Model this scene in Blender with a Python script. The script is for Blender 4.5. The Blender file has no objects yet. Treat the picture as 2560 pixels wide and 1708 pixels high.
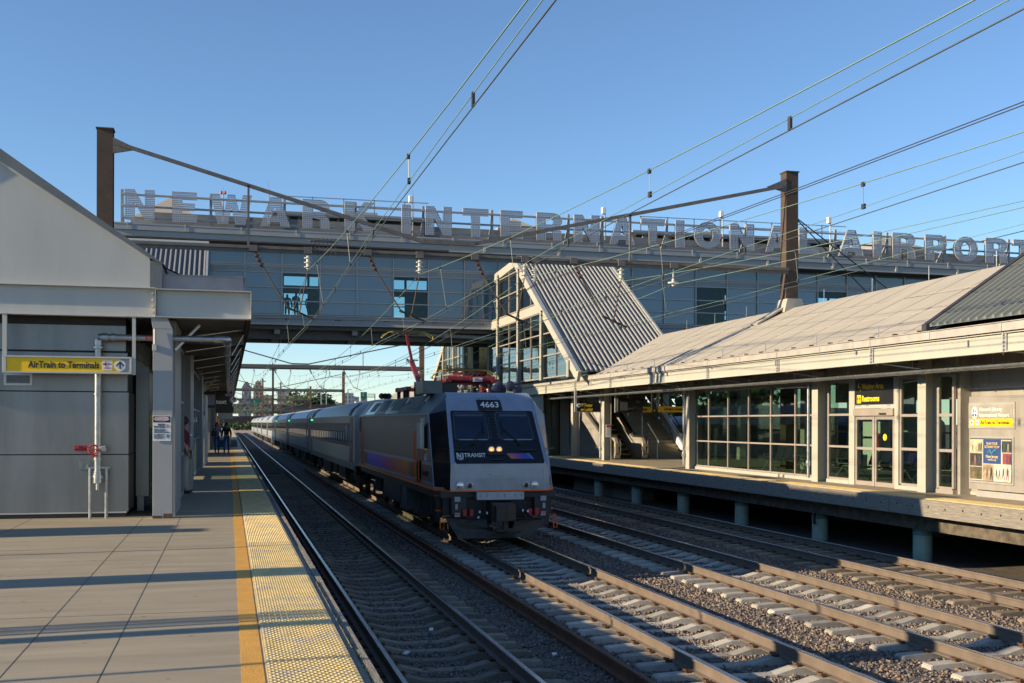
import bpy, math, random
import numpy as np
from mathutils import Vector, Matrix
random.seed(7); RNG = np.random.default_rng(7)
S = bpy.context.scene; C = S.collection
# ------------------------------------------------------------------ camera
F_PX = 2800.; YAW = math.atan(708/2800); TH = 0.0026; CZ = 1.68
ca, sa, ct, st = math.cos(YAW), math.sin(YAW), math.cos(TH), math.sin(TH)
FW = (sa, ca, 0); RT = (ca*ct, -sa*ct, st); UP = (-ca*st, sa*st, ct); YC = 1056 + 708*math.tan(TH)
cd = bpy.data.cameras.new('camera'); cam = bpy.data.objects.new('camera', cd); C.objects.link(cam)
cam.matrix_world = Matrix(((RT[0], UP[0], -FW[0], 0), (RT[1], UP[1], -FW[1], 0), (RT[2], UP[2], -FW[2], CZ), (0, 0, 0, 1)))
cd.lens = F_PX/2560*36; cd.sensor_width = 36; cd.shift_y = (YC-854)/2560; cd.clip_start = .1; cd.clip_end = 9000
S.camera = cam
# ------------------------------------------------------------------ light
SUN_D = Vector((1, .09, -.315)).normalized()           # the way the light travels: from the left, low
EL = math.asin(-SUN_D.z); AZ = math.atan2(-SUN_D.x, -SUN_D.y)
w = bpy.data.worlds.new('World'); S.world = w; w.use_nodes = True
nt = w.node_tree; bg = nt.nodes['Background']; sky = nt.nodes.new('ShaderNodeTexSky')
sky.sky_type = 'NISHITA'; sky.sun_disc = False; sky.sun_elevation = EL; sky.sun_rotation = AZ
sky.air_density = .9; sky.dust_density = .0; sky.ozone_density = 4.0; sky.altitude = 0
nt.links.new(sky.outputs[0], bg.inputs[0]); bg.inputs[1].default_value = .107
sl = bpy.data.lights.new('sun', 'SUN'); sl.energy = 5.0; sl.angle = math.radians(.5); sl.color = (1, .79, .52)
so = bpy.data.objects.new('sun', sl); C.objects.link(so); so.rotation_euler = SUN_D.to_track_quat('-Z', 'Y').to_euler(); so.location = (-60, -5, 60)
S.view_settings.view_transform = 'Standard'; S.view_settings.look = 'None'; S.view_settings.exposure = .85; S.view_settings.gamma = 1
S.cycles.max_bounces = 6; S.cycles.transparent_max_bounces = 12; S.cycles.caustics_reflective = False; S.cycles.caustics_refractive = False
# ------------------------------------------------------------------ helpers
def ray(x, y):
    u = (x-1280)/F_PX; v = -(y-YC)/F_PX
    return [FW[i]+u*RT[i]+v*UP[i] for i in range(3)]
def PY(x, y, Y): r = ray(x, y); t = Y/r[1]; return (r[0]*t, Y, CZ+r[2]*t)
def PX(x, y, X): r = ray(x, y); t = X/r[0]; return (X, r[1]*t, CZ+r[2]*t)
def zr(X): return -.006*(X+5)

def mat(name, col, rough=.6, metal=0., var=.12, scale=3., bump=0., bscale=40., emit=None, estr=1., spec=.5, stretch=None, dirt=None, alpha=1.):
    m = bpy.data.materials.new(name); m.use_nodes = True; n = m.node_tree.nodes; L = m.node_tree.links
    b = n['Principled BSDF']; b.inputs['Roughness'].default_value = rough; b.inputs['Metallic'].default_value = metal
    b.inputs['Specular IOR Level'].default_value = spec
    g = n.new('ShaderNodeNewGeometry'); src = g.outputs['Position']
    if stretch:
        mp = n.new('ShaderNodeMapping'); mp.inputs['Scale'].default_value = stretch; L.new(src, mp.inputs['Vector']); src = mp.outputs[0]
    t = n.new('ShaderNodeTexNoise'); t.inputs['Scale'].default_value = scale; t.inputs['Detail'].default_value = 6; t.inputs['Roughness'].default_value = .62
    L.new(src, t.inputs['Vector'])
    r = n.new('ShaderNodeValToRGB'); e = r.color_ramp.elements
    e[0].position = .3; e[1].position = .7
    e[0].color = (*[max(0, c*(1-var)) for c in col], 1); e[1].color = (*[min(1, c*(1+var)) for c in col], 1)
    L.new(t.outputs[0], r.inputs[0]); out = r.outputs[0]
    if dirt:                                                    # rust / grime of its own colour in irregular patches
        t2 = n.new('ShaderNodeTexNoise'); t2.inputs['Scale'].default_value = dirt[1]; t2.inputs['Detail'].default_value = 8; t2.inputs['Roughness'].default_value = .7; L.new(src, t2.inputs['Vector'])
        r2 = n.new('ShaderNodeValToRGB'); r2.color_ramp.elements[0].position = dirt[2]; r2.color_ramp.elements[1].position = dirt[2]+.12
        L.new(t2.outputs[0], r2.inputs[0]); mx = n.new('ShaderNodeMixRGB'); L.new(r2.outputs[0], mx.inputs[0]); L.new(out, mx.inputs[1]); mx.inputs[2].default_value = (*dirt[0], 1); out = mx.outputs[0]
    L.new(out, b.inputs['Base Color'])
    if bump:
        t3 = n.new('ShaderNodeTexNoise'); t3.inputs['Scale'].default_value = bscale; t3.inputs['Detail'].default_value = 5; L.new(src, t3.inputs['Vector'])
        bp = n.new('ShaderNodeBump'); bp.inputs['Strength'].default_value = bump; bp.inputs['Distance'].default_value = .02
        L.new(t3.outputs[0], bp.inputs['Height']); L.new(bp.outputs[0], b.inputs['Normal'])
    mr = n.new('ShaderNodeMapRange'); mr.inputs[3].default_value = max(.02, rough*.8); mr.inputs[4].default_value = min(1, rough*1.25); L.new(t.outputs[0], mr.inputs[0]); L.new(mr.outputs[0], b.inputs['Roughness'])
    if emit: b.inputs['Emission Color'].default_value = (*emit, 1); b.inputs['Emission Strength'].default_value = estr
    return m

def glass_mat(name, tint, refl=.12, rough=.02, body=None, bodyfac=.0):
    m = bpy.data.materials.new(name); m.use_nodes = True; n = m.node_tree.nodes; L = m.node_tree.links; n.clear()
    o = n.new('ShaderNodeOutputMaterial'); tr = n.new('ShaderNodeBsdfTransparent'); tr.inputs[0].default_value = (*tint, 1)
    gl = n.new('ShaderNodeBsdfGlossy'); gl.inputs['Roughness'].default_value = rough
    fr = n.new('ShaderNodeLayerWeight'); fr.inputs[0].default_value = .5
    pw = n.new('ShaderNodeMath'); pw.operation = 'POWER'; pw.inputs[1].default_value = 4.5; L.new(fr.outputs['Facing'], pw.inputs[0])
    ad = n.new('ShaderNodeMath'); ad.operation = 'ADD'; ad.inputs[1].default_value = refl; ad.use_clamp = True; L.new(pw.outputs[0], ad.inputs[0])
    mx = n.new('ShaderNodeMixShader'); L.new(ad.outputs[0], mx.inputs[0])
    a = tr.outputs[0]
    if body:
        df = n.new('ShaderNodeBsdfDiffuse'); df.inputs[0].default_value = (*body, 1); m2 = n.new('ShaderNodeMixShader'); m2.inputs[0].default_value = bodyfac
        L.new(tr.outputs[0], m2.inputs[1]); L.new(df.outputs[0], m2.inputs[2]); a = m2.outputs[0]
    L.new(a, mx.inputs[1]); L.new(gl.outputs[0], mx.inputs[2])
    if rough < .1:                                             # panes are never perfectly flat
        nz = n.new('ShaderNodeTexNoise'); nz.inputs['Scale'].default_value = .7; g = n.new('ShaderNodeNewGeometry'); L.new(g.outputs['Position'], nz.inputs['Vector'])
        bp = n.new('ShaderNodeBump'); bp.inputs['Strength'].default_value = .25; bp.inputs['Distance'].default_value = .03; L.new(nz.outputs[0], bp.inputs['Height']); L.new(bp.outputs[0], gl.inputs['Normal'])
    L.new(mx.outputs[0], o.inputs[0]); return m

class MB:
    def __init__(s): s.v = []; s.f = []; s.m = []; s.k = 0
    def add(s, vs, fs):
        b = len(s.v); s.v += [tuple(v) for v in vs]; s.f += [tuple(b+i for i in f) for f in fs]; s.m += [s.k]*len(fs); return s
    def box(s, x0, x1, y0, y1, z0, z1):
        x0, x1 = min(x0, x1), max(x0, x1); y0, y1 = min(y0, y1), max(y0, y1); z0, z1 = min(z0, z1), max(z0, z1)
        return s.add([(x0,y0,z0),(x1,y0,z0),(x1,y1,z0),(x0,y1,z0),(x0,y0,z1),(x1,y0,z1),(x1,y1,z1),(x0,y1,z1)],
                     [(0,3,2,1),(4,5,6,7),(0,1,5,4),(1,2,6,5),(2,3,7,6),(3,0,4,7)])
    def hexa(s, a, b):        # two quads (4 points each) joined into a solid
        return s.add(list(a)+list(b), [(3,2,1,0),(4,5,6,7),(0,1,5,4),(1,2,6,5),(2,3,7,6),(3,0,4,7)])
    def prism(s, pts, d):     # polygon (3d points) swept by vector d
        n = len(pts); d = Vector(d); a = [Vector(p) for p in pts]; b = [p+d for p in a]
        return s.add(a+b, [tuple(range(n-1, -1, -1)), tuple(range(n, 2*n))]+[(i, (i+1) % n, n+(i+1) % n, n+i) for i in range(n)])
    def bar(s, p, q, w, h=None, up=(0, 0, 1)):
        h = h or w; p, q = Vector(p), Vector(q); d = (q-p).normalized(); u = Vector(up)
        if abs(d.dot(u)) > .98: u = Vector((0, 1, 0))
        r = d.cross(u).normalized(); u = r.cross(d)
        c = [(-w/2, -h/2), (w/2, -h/2), (w/2, h/2), (-w/2, h/2)]
        return s.hexa([p+r*a+u*b for a, b in c], [q+r*a+u*b for a, b in c])
    def cyl(s, p, q, r, n=12, r2=None, caps=True):
        r2 = r if r2 is None else r2; p, q = Vector(p), Vector(q); d = (q-p).normalized(); u = Vector((0, 0, 1)) if abs(d.z) < .9 else Vector((1, 0, 0))
        a = d.cross(u).normalized(); b = d.cross(a); vs = []
        for c, rr in ((p, r), (q, r2)): vs += [c+a*math.cos(2*math.pi*i/n)*rr+b*math.sin(2*math.pi*i/n)*rr for i in range(n)]
        fs = [(i, (i+1) % n, n+(i+1) % n, n+i) for i in range(n)]
        if caps: fs += [tuple(range(n-1, -1, -1)), tuple(range(n, 2*n))]
        return s.add(vs, fs)
    def tube(s, pts, r, n=8):
        pts = [Vector(p) for p in pts]; vs = []; N = len(pts)
        for i, p in enumerate(pts):
            d = (pts[min(i+1, N-1)]-pts[max(i-1, 0)]).normalized(); u = Vector((0, 0, 1)) if abs(d.z) < .9 else Vector((1, 0, 0))
            a = d.cross(u).normalized(); b = d.cross(a); vs += [p+a*math.cos(2*math.pi*j/n)*r+b*math.sin(2*math.pi*j/n)*r for j in range(n)]
        fs = [(i*n+j, i*n+(j+1) % n, (i+1)*n+(j+1) % n, (i+1)*n+j) for i in range(N-1) for j in range(n)]
        fs += [tuple(range(n-1, -1, -1)), tuple((N-1)*n+j for j in range(n))]
        return s.add(vs, fs)
    def lathe(s, p, d, prof, n=14):   # prof: (distance along d, radius)
        p, d = Vector(p), Vector(d).normalized(); u = Vector((0, 0, 1)) if abs(d.z) < .9 else Vector((1, 0, 0)); a = d.cross(u).normalized(); b = d.cross(a); vs = []
        for t, r in prof: vs += [p+d*t+a*math.cos(2*math.pi*j/n)*r+b*math.sin(2*math.pi*j/n)*r for j in range(n)]
        N = len(prof); fs = [(i*n+j, i*n+(j+1) % n, (i+1)*n+(j+1) % n, (i+1)*n+j) for i in range(N-1) for j in range(n)]
        fs += [tuple(range(n-1, -1, -1)), tuple((N-1)*n+j for j in range(n))]
        return s.add(vs, fs)
    def ball(s, c, r, n=12, sx=1, sy=1, sz=1):
        c = Vector(c); vs = []; m = n//2
        for i in range(1, m):
            a = math.pi*i/m
            for j in range(n): b = 2*math.pi*j/n; vs.append(c+Vector((r*sx*math.sin(a)*math.cos(b), r*sy*math.sin(a)*math.sin(b), r*sz*math.cos(a))))
        vs += [c+Vector((0, 0, r*sz)), c-Vector((0, 0, r*sz))]; T = len(vs)-2
        fs = [(i*n+j, (i+1)*n+j, (i+1)*n+(j+1) % n, i*n+(j+1) % n) for i in range(m-2) for j in range(n)]
        fs += [(T, j, (j+1) % n) for j in range(n)]+[(T+1, (m-2)*n+(j+1) % n, (m-2)*n+j) for j in range(n)]
        return s.add(vs, fs)
    def each(s, name, mats, parent=None, **kw):   # every connected piece becomes an object of its own
        par = list(range(len(s.v)))
        def find(i):
            while par[i] != i: par[i] = par[par[i]]; i = par[i]
            return i
        for f in s.f:
            r = find(f[0])
            for q in f[1:]: par[find(q)] = r
        gr = {}
        for fi, f in enumerate(s.f): gr.setdefault(find(f[0]), []).append(fi)
        for fl in gr.values():
            idx = {}; nb_ = MB()
            for fi in fl:
                for q in s.f[fi]:
                    if q not in idx: idx[q] = len(nb_.v); nb_.v.append(s.v[q])
                nb_.f.append(tuple(idx[q] for q in s.f[fi])); nb_.m.append(0)
            nb_.build(name, mats, parent, **kw)
    def build(s, name, mats, parent=None, smooth=None, bevel=0, local=False, label=None):
        me = bpy.data.meshes.new(name); off = Vector((0, 0, 0))
        p = parent
        while p is not None and not local: off += p.location; p = p.parent
        me.from_pydata([(v[0]-off.x, v[1]-off.y, v[2]-off.z) for v in s.v], [], s.f)
        for mm in (mats if isinstance(mats, (list, tuple)) else [mats]): me.materials.append(mm)
        if s.k: me.polygons.foreach_set('material_index', s.m)
        me.update(); o = bpy.data.objects.new(name, me); C.objects.link(o); o.parent = parent
        if smooth: me.shade_smooth(); me.set_sharp_from_angle(angle=math.radians(smooth))
        if bevel:
            bm = o.modifiers.new('bevel', 'BEVEL'); bm.width = bevel; bm.segments = 2; bm.limit_method = 'ANGLE'
        if label: o['label'] = label
        return o
def tag(o, label=None, cat=None, group=None, kind=None):
    if label: o['label'] = label
    if cat: o['category'] = cat
    if group: o['group'] = group
    if kind: o['kind'] = kind
    return o
def thing(name, loc, label, cat, group=None, kind=None):
    o = bpy.data.objects.new(name, None); C.objects.link(o); o.location = loc; o.empty_display_size = .2
    return tag(o, label, cat, group, kind)
def dup(o, dloc=(0, 0, 0), parent=None, label=None):
    c = o.copy(); C.objects.link(c); c.parent = parent
    c.location = Vector(o.location)+Vector(dloc)
    if label: c['label'] = label
    for ch in KIDS.get(o.name, []) or [x for x in o.children]:
        dup(ch, (0, 0, 0), c)
    return c
KIDS = {}
def text(s, size, loc, rot, m, parent, name='lettering', bold=.0, align='LEFT', ext=.003, sx=1., spacing=1., fit=None):
    cu = bpy.data.curves.new(name, 'FONT'); cu.body = s; cu.size = size; cu.extrude = ext; cu.offset = bold*size; cu.align_x = align; cu.align_y = 'CENTER'; cu.space_character = spacing; cu.resolution_u = 3
    o = bpy.data.objects.new(name, cu); C.objects.link(o); cu.materials.append(m); o.parent = parent
    off = Vector((0, 0, 0)); p = parent
    while p is not None: off += p.location; p = p.parent
    o.location = Vector(loc)-off; o.rotation_euler = rot; o.scale = (sx, 1, 1)
    if fit: o['fit'] = fit
    return o
RF = (math.pi/2, 0, 0)                      # text that faces the camera end of the platforms (-Y)
RL = (math.pi/2, 0, -math.pi/2)             # text that faces the tracks (-X)

# ------------------------------------------------------------------ materials
M = {}
M['platform'] = mat('platform_concrete', (.30, .262, .19), .8, var=.18, scale=1.2, bump=.25, bscale=60, stretch=(.5, 3, 1), dirt=((.34, .31, .24), 1.4, .62))
def extra(m, kind):       # worn spots on the paving, tie to tie differences
    n = m.node_tree.nodes; L = m.node_tree.links; b = n['Principled BSDF']; lk = b.inputs['Base Color'].links[0]; src = lk.from_socket; mx = n.new('ShaderNodeMixRGB'); mx.blend_type = 'MULTIPLY'; mx.inputs[0].default_value = 1; L.new(src, mx.inputs[1])
    if kind == 'spots':
        g = n.new('ShaderNodeNewGeometry'); v = n.new('ShaderNodeTexVoronoi'); v.inputs['Scale'].default_value = 3.1; L.new(g.outputs['Position'], v.inputs['Vector']); r = n.new('ShaderNodeValToRGB'); e = r.color_ramp.elements; e[0].position = .05; e[0].color = (.62, .60, .58, 1); e[1].position = .09; e[1].color = (1, 1, 1, 1); L.new(v.outputs['Distance'], r.inputs[0]); L.new(r.outputs[0], mx.inputs[2])
    else:
        oi = n.new('ShaderNodeObjectInfo'); r = n.new('ShaderNodeMapRange'); r.inputs[3].default_value = .62; r.inputs[4].default_value = 1.12; L.new(oi.outputs['Random'], r.inputs[0]); L.new(r.outputs[0], mx.inputs[2])
    L.new(mx.outputs[0], b.inputs['Base Color'])
extra(M['platform'], 'spots')
M['joint'] = mat('joint', (.10, .09, .075), .9)
M['orange'] = mat('orange_paint', (.66, .35, .06), .6, var=.12, scale=5, bump=.4, bscale=90, dirt=((.45, .24, .07), 9, .66))
M['tactile'] = mat('tactile_yellow', (.60, .46, .20), .55, var=.2, scale=5, dirt=((.43, .38, .27), 2.2, .48))
M['timber'] = mat('timber', (.24, .22, .19), .85, var=.4, scale=6, bump=.8, bscale=22, stretch=(9, .5, 9), dirt=((.08, .07, .06), 3, .62))
M['ballast'] = mat('ballast', (.13, .11, .09), .95, var=.65, scale=28, bump=1., bscale=45)
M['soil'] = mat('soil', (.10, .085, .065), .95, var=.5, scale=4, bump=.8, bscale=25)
M['ground'] = mat('ground', (.10, .09, .065), .95, var=.4, scale=.05)
M['tie'] = mat('tie_concrete', (.42, .40, .35), .85, var=.15, scale=5, bump=.3, bscale=50, dirt=((.2, .16, .11), 3, .63))
M['tieold'] = mat('tie_old', (.23, .19, .14), .9, var=.25, scale=6, bump=.4, bscale=50)
extra(M['tie'], 'obj'); extra(M['tieold'], 'obj')
M['rust'] = mat('rust', (.10, .055, .03), .8, var=.4, scale=14, bump=.4, bscale=60)
M['railweb'] = mat('rail_web', (.15, .12, .095), .7, var=.18, scale=3, metal=.1, dirt=((.17, .10, .06), 4, .6))
M['railtop'] = mat('rail_top', (.5, .5, .52), .22, metal=1, var=.1, scale=3)
M['railrust'] = mat('rail_rust', (.13, .055, .025), .75, var=.3, scale=4, dirt=((.07, .035, .02), 3, .5))
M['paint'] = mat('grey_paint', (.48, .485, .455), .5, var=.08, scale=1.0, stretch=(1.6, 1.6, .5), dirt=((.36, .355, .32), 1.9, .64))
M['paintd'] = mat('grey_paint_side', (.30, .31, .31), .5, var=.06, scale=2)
M['sunlit'] = mat('sunlit_grey_paint', (.39, .39, .34), .5, var=.05, scale=1.2, dirt=((.33, .31, .25), 2.3, .68))  # same grey paint as the left canopy, sunlight's warmth put into its colour
M['soffit'] = mat('soffit', (.20, .19, .175), .8, var=.1)
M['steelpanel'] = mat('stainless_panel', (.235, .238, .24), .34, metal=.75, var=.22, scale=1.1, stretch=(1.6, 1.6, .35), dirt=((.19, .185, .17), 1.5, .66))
M['steelsun'] = mat('sunlit_steel', (.40, .375, .33), .42, metal=.35, var=.14, scale=1.3, stretch=(1.5, 1.5, .4), dirt=((.28, .25, .21), 1.6, .64))  # sunlit copy of the stainless: lighter, warmer colour stands in for sun
M['alum'] = mat('aluminium', (.55, .54, .51), .4, metal=.5, var=.06)
M['galv'] = mat('galvanised', (.38, .40, .41), .33, metal=.85, var=.2, scale=8)
M['mullion'] = mat('mullion', (.36, .32, .285), .45, metal=.25, var=.05)
M['bframe'] = mat('bridge_frame', (.46, .43, .40), .5, metal=.2, var=.06)
M['bridge'] = mat('bridge_steel', (.29, .305, .315), .55, var=.08, scale=.8)
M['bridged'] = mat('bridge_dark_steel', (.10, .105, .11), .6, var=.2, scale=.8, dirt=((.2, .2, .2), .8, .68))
M['membrane'] = mat('roof_membrane', (.37, .345, .29), .75, var=.07, scale=.6, bump=.15, bscale=6, stretch=(1, 2.5, 1), dirt=((.36, .32, .26), .9, .62))
M['corr'] = mat('corrugated_metal', (.33, .34, .325), .5, metal=.1, var=.05)
M['brown'] = mat('weathered_steel', (.075, .05, .036), .75, var=.25, scale=3, metal=.1, dirt=((.2, .10, .04), 2, .6))
M['brownfar'] = mat('sunlit_brown_steel', (.22, .11, .05), .8, var=.3, scale=1)  # brighter orange copy of the weathered steel, sunshine put into the colour
M['beam'] = mat('catenary_steel', (.13, .12, .11), .65, var=.25, scale=4)
M['corrd'] = mat('dark_corrugated', (.17, .19, .18), .5, metal=.2, var=.06)
M['wire'] = mat('wire', (.12, .14, .12), .5, metal=.6, var=.1)
M['wiregreen'] = mat('wire_patina', (.15, .24, .18), .6, var=.1)
M['wiredim'] = mat('wire_dull_green', (.14, .20, .16), .6)
M['porc'] = mat('porcelain', (.62, .60, .55), .25, var=.08)
M['porcd'] = mat('porcelain_brown', (.10, .055, .04), .2, var=.15)
M['darkm'] = mat('dark_metal', (.035, .035, .037), .55, var=.3, scale=6)
M['black'] = mat('black', (.012, .012, .014), .4, var=.2)
M['yellow'] = mat('sign_yellow', (.98, .60, .005), .45, var=.03)
M['signblack'] = mat('sign_black', (.015, .015, .017), .35, var=.1)
M['white'] = mat('white', (.78, .78, .76), .5, var=.03)
M['ink'] = mat('ink', (.012, .012, .03), .5, var=.05)
M['red'] = mat('red', (.45, .03, .03), .45, var=.15, scale=8)
M['redp'] = mat('pantograph_red', (.15, .012, .014), .45, var=.25, scale=8, dirt=((.12, .02, .02), 6, .6))
M['lyellow'] = mat('sign_text_yellow', (.85, .6, .03), .5)  # plain yellow for sign lettering, stickers and step edges
M['green'] = mat('pile_green', (.31, .40, .33), .6, var=.15, scale=3, dirt=((.2, .12, .05), 3, .68))
M['silver'] = mat('loco_silver', (.33, .37, .45), .34, metal=.35, var=.12, scale=3, dirt=((.12, .12, .12), 22, .69))
M['lblack'] = mat('loco_black', (.010, .011, .014), .16, var=.3)
M['lgrey'] = mat('loco_grey', (.10, .107, .12), .3, metal=.0, var=.25, scale=5, stretch=(1, 6, .6))
M['lroof'] = mat('loco_roof', (.09, .11, .12), .3, metal=.3, var=.2)
M['lglass'] = mat('loco_glass', (.015, .025, .05), .06, var=.3, scale=2)
M['orangeline'] = mat('loco_orange', (.95, .16, .02), .45, var=.08)
M['coach'] = mat('coach_silver', (.42, .43, .44), .38, metal=.6, var=.08, scale=2)
M['coachb'] = mat('coach_band', (.03, .028, .026), .2, metal=.1, var=.2, stretch=(1, 4, .5))
M['coachr'] = mat('coach_roof', (.42, .45, .48), .4, metal=.5, var=.12, scale=1)
M['coachg'] = mat('coach_glass', (.02, .02, .02), .05, var=.2)
M['glassb'] = glass_mat('bridge_glass', (.25, .40, .48), refl=.10, rough=.05, body=(.16, .23, .28), bodyfac=.88)
M['glassc'] = glass_mat('clear_glass', (.60, .78, .80), refl=.03)
M['glassg'] = glass_mat('green_glass', (.70, .80, .74), refl=.10)
M['glasse'] = glass_mat('stair_glass', (.50, .62, .60), refl=.26)
M['inner'] = mat('interior', (.30, .315, .29), .7, var=.2)
M['benchm'] = mat('bench', (.03, .03, .032), .4)
M['foliage'] = mat('foliage', (.06, .10, .03), .8, var=.5, scale=3)
M['bark'] = mat('bark', (.08, .06, .04), .9)
M['skin'] = mat('skin', (.42, .24, .17), .6); M['hair'] = mat('hair', (.03, .018, .012), .6)
M['denim'] = mat('denim', (.06, .10, .22), .8); M['maroon'] = mat('maroon', (.16, .015, .04), .8); M['khaki'] = mat('khaki', (.42, .38, .31), .8)
M['lcloth'] = mat('pale_cloth', (.22, .24, .30), .8); M['bcloth'] = mat('black_cloth', (.012, .012, .014), .8); M['bluebag'] = mat('blue_bag', (.03, .06, .16), .7); M['bag'] = mat('grey_bag', (.18, .19, .22), .7)
M['lamp'] = mat('lamp_warm', (.9, .6, .3), .2, emit=(1, .40, .10), estr=.55); M['lens'] = mat('lamp_lens', (.55, .6, .65), .1, metal=.8); M['greenlamp'] = mat('green_lamp', (.05, .8, .2), .3, emit=(.05, 1, .25), estr=1.1)
M['redlens'] = mat('red_lens', (.06, .008, .01), .25)
M['danger'] = mat('danger_oval', (.55, .22, .26), .5); M['posterblue'] = mat('poster_blue', (.03, .07, .2), .4)
# ------------------------------------------------------------------ ground, ballast
TC = (2.667, 6.36, 10.0, 13.5); RZ = -1.22; TZ = -1.39
def cx(Y): return -max(0, Y-250)**2/6000.
def sheet(name, x0, x1, y0, y1, z, m, kind='structure'):
    b = MB(); b.add([(x0, y0, z), (x1, y0, z), (x1, y1, z), (x0, y1, z)], [(0, 1, 2, 3)]); return tag(b.build(name, m), kind=kind)
sheet('ground', -4000, 4000, -300, 6000, -1.75, M['ground'])
b = MB(); prof = [(1.0, -1.5)]
for c in TC: prof += [(c-1.6, -1.45), (c-1.2, -1.475), (c, -1.49), (c+1.2, -1.475), (c+1.6, -1.45)]
prof += [(15.6, -1.52), (17.5, -1.60), (30, -1.62)]
ys = [-20]+list(range(0, 250, 50))+list(range(250, 700, 15)); vs = [(x+cx(y), y, z) for y in ys for x, z in prof]; n = len(prof)
b.add(vs, [(i*n+j, i*n+j+1, (i+1)*n+j+1, (i+1)*n+j) for i in range(len(ys)-1) for j in range(n-1)])
tag(b.build('ballast_bed', M['ballast'], smooth=60), kind='structure')
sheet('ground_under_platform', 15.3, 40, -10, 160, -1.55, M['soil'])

def stones(name, n, x0, x1, y0, y1, size, seed):
    g = np.random.default_rng(seed); px = g.uniform(x0, x1, n); py = g.uniform(y0, y1, n)**1.0
    keep = py > 2.2+ .45*px; px, py = px[keep], py[keep]; n = len(px)
    base = np.interp(px, [p[0] for p in prof], [p[1] for p in prof]); s = g.uniform(.55, 1.25, n)*size
    pz = base+g.uniform(-.3, .5, n)*s
    V = np.array([(1,0,0),(-1,0,0),(0,1,0),(0,-1,0),(0,0,1),(0,0,-1)], float); Fc = np.array([(0,2,4),(2,1,4),(1,3,4),(3,0,4),(2,0,5),(1,2,5),(3,1,5),(0,3,5)])
    # random rotations
    q = g.normal(size=(n, 4)); q /= np.linalg.norm(q, axis=1)[:, None]; a, bq, c, d = q.T
    R = np.stack([np.stack([1-2*(c*c+d*d), 2*(bq*c-a*d), 2*(bq*d+a*c)], -1), np.stack([2*(bq*c+a*d), 1-2*(bq*bq+d*d), 2*(c*d-a*bq)], -1), np.stack([2*(bq*d-a*c), 2*(c*d+a*bq), 1-2*(bq*bq+c*c)], -1)], 1)
    P = V[None]*g.uniform(.6, 1.25, (n, 6, 1))*np.array([1.15, .85, .75])+g.normal(size=(n, 6, 3))*.16
    P = np.einsum('nij,nkj->nki', R, P)*s[:, None, None]; P[:, :, 2] *= .8
    P += np.stack([px, py, pz], -1)[:, None]
    me = bpy.data.meshes.new(name); nv, nf = n*6, n*8
    me.vertices.add(nv); me.vertices.foreach_set('co', P.reshape(-1)); fi = (Fc[None]+np.arange(n)[:, None, None]*6).reshape(-1)
    me.loops.add(nf*3); me.loops.foreach_set('vertex_index', fi.astype(np.int32)); me.polygons.add(nf)
    me.polygons.foreach_set('loop_start', np.arange(0, nf*3, 3, dtype=np.int32)); me.polygons.foreach_set('loop_total', np.full(nf, 3, dtype=np.int32))
    me.update(calc_edges=True); at = me.attributes.new('tone', 'FLOAT', 'POINT'); at.data.foreach_set('value', np.repeat(g.uniform(0, 1, n), 6).astype(np.float32))
    me.materials.append(M['stone']); o = bpy.data.objects.new(name, me); C.objects.link(o); return o
m = bpy.data.materials.new('stone'); m.use_nodes = True; nn = m.node_tree.nodes; at = nn.new('ShaderNodeAttribute'); at.attribute_name = 'tone'; r = nn.new('ShaderNodeValToRGB')
r.color_ramp.elements[0].color = (.07, .062, .06, 1); r.color_ramp.elements[1].color = (.36, .30, .23, 1)
for p_, c_ in ((.3, (.14, .12, .11)), (.55, (.20, .155, .12)), (.75, (.24, .16, .11)), (.88, (.19, .18, .18))): e_ = r.color_ramp.elements.new(p_); e_.color = (*c_, 1)
m.node_tree.links.new(at.outputs['Fac'], r.inputs[0]); m.node_tree.links.new(r.outputs[0], nn['Principled BSDF'].inputs['Base Color']); nn['Principled BSDF'].inputs['Roughness'].default_value = .9
M['stone'] = m
st_ = stones('ballast_stones', 95000, 1.1, 15.6, 8.5, 26, .032, 3); tag(st_, 'loose grey and brown track ballast stones between the rails and ties', 'gravel', kind='stuff')
st_ = stones('ballast_stones', 45000, 1.1, 15.6, 26, 48, .044, 4); tag(st_, 'shaded ballast stones farther along the tracks beside the train', 'gravel', kind='stuff')

# ------------------------------------------------------------------ tracks
def tie_mesh(parent, x, y, m, wavy=True):
    b = MB(); d = .07 if wavy else .02
    pr = [(-1.3, -.035), (-1.27, -.015), (-.95, -.0), (-.55, 0), (-.28, -d), (.28, -d), (.55, 0), (.95, 0), (1.27, -.015), (1.3, -.035)]
    n = len(pr); vs = []
    for px, pz in pr: vs += [(x+px, y-.14, TZ-.2), (x+px, y-.10, TZ+pz), (x+px, y+.10, TZ+pz), (x+px, y+.14, TZ-.2)]
    fs = [(i*4+j, i*4+j+1, (i+1)*4+j+1, (i+1)*4+j) for i in range(n-1) for j in range(3)]+[(0, 3, 2, 1), (4*n-4, 4*n-3, 4*n-2, 4*n-1)]
    b.add(vs, [tuple(reversed(f)) for f in fs]); b.k = 1
    for s in (-1, 1):
        for t in (-1, 1):
            cx_ = x+s*.7525+t*.115
            b.box(cx_-.03, cx_+.035, y-.045, y+.045, TZ, TZ+.028)
            b.tube([(cx_-t*.03, y-.055, TZ+.03), (cx_+t*.045, y-.05, TZ+.045), (cx_+t*.05, y, TZ+.035), (cx_+t*.045, y+.05, TZ+.045), (cx_-t*.03, y+.055, TZ+.03)], .014, 5)
    return b.build('tie', [m, M['rust']], parent)
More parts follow.
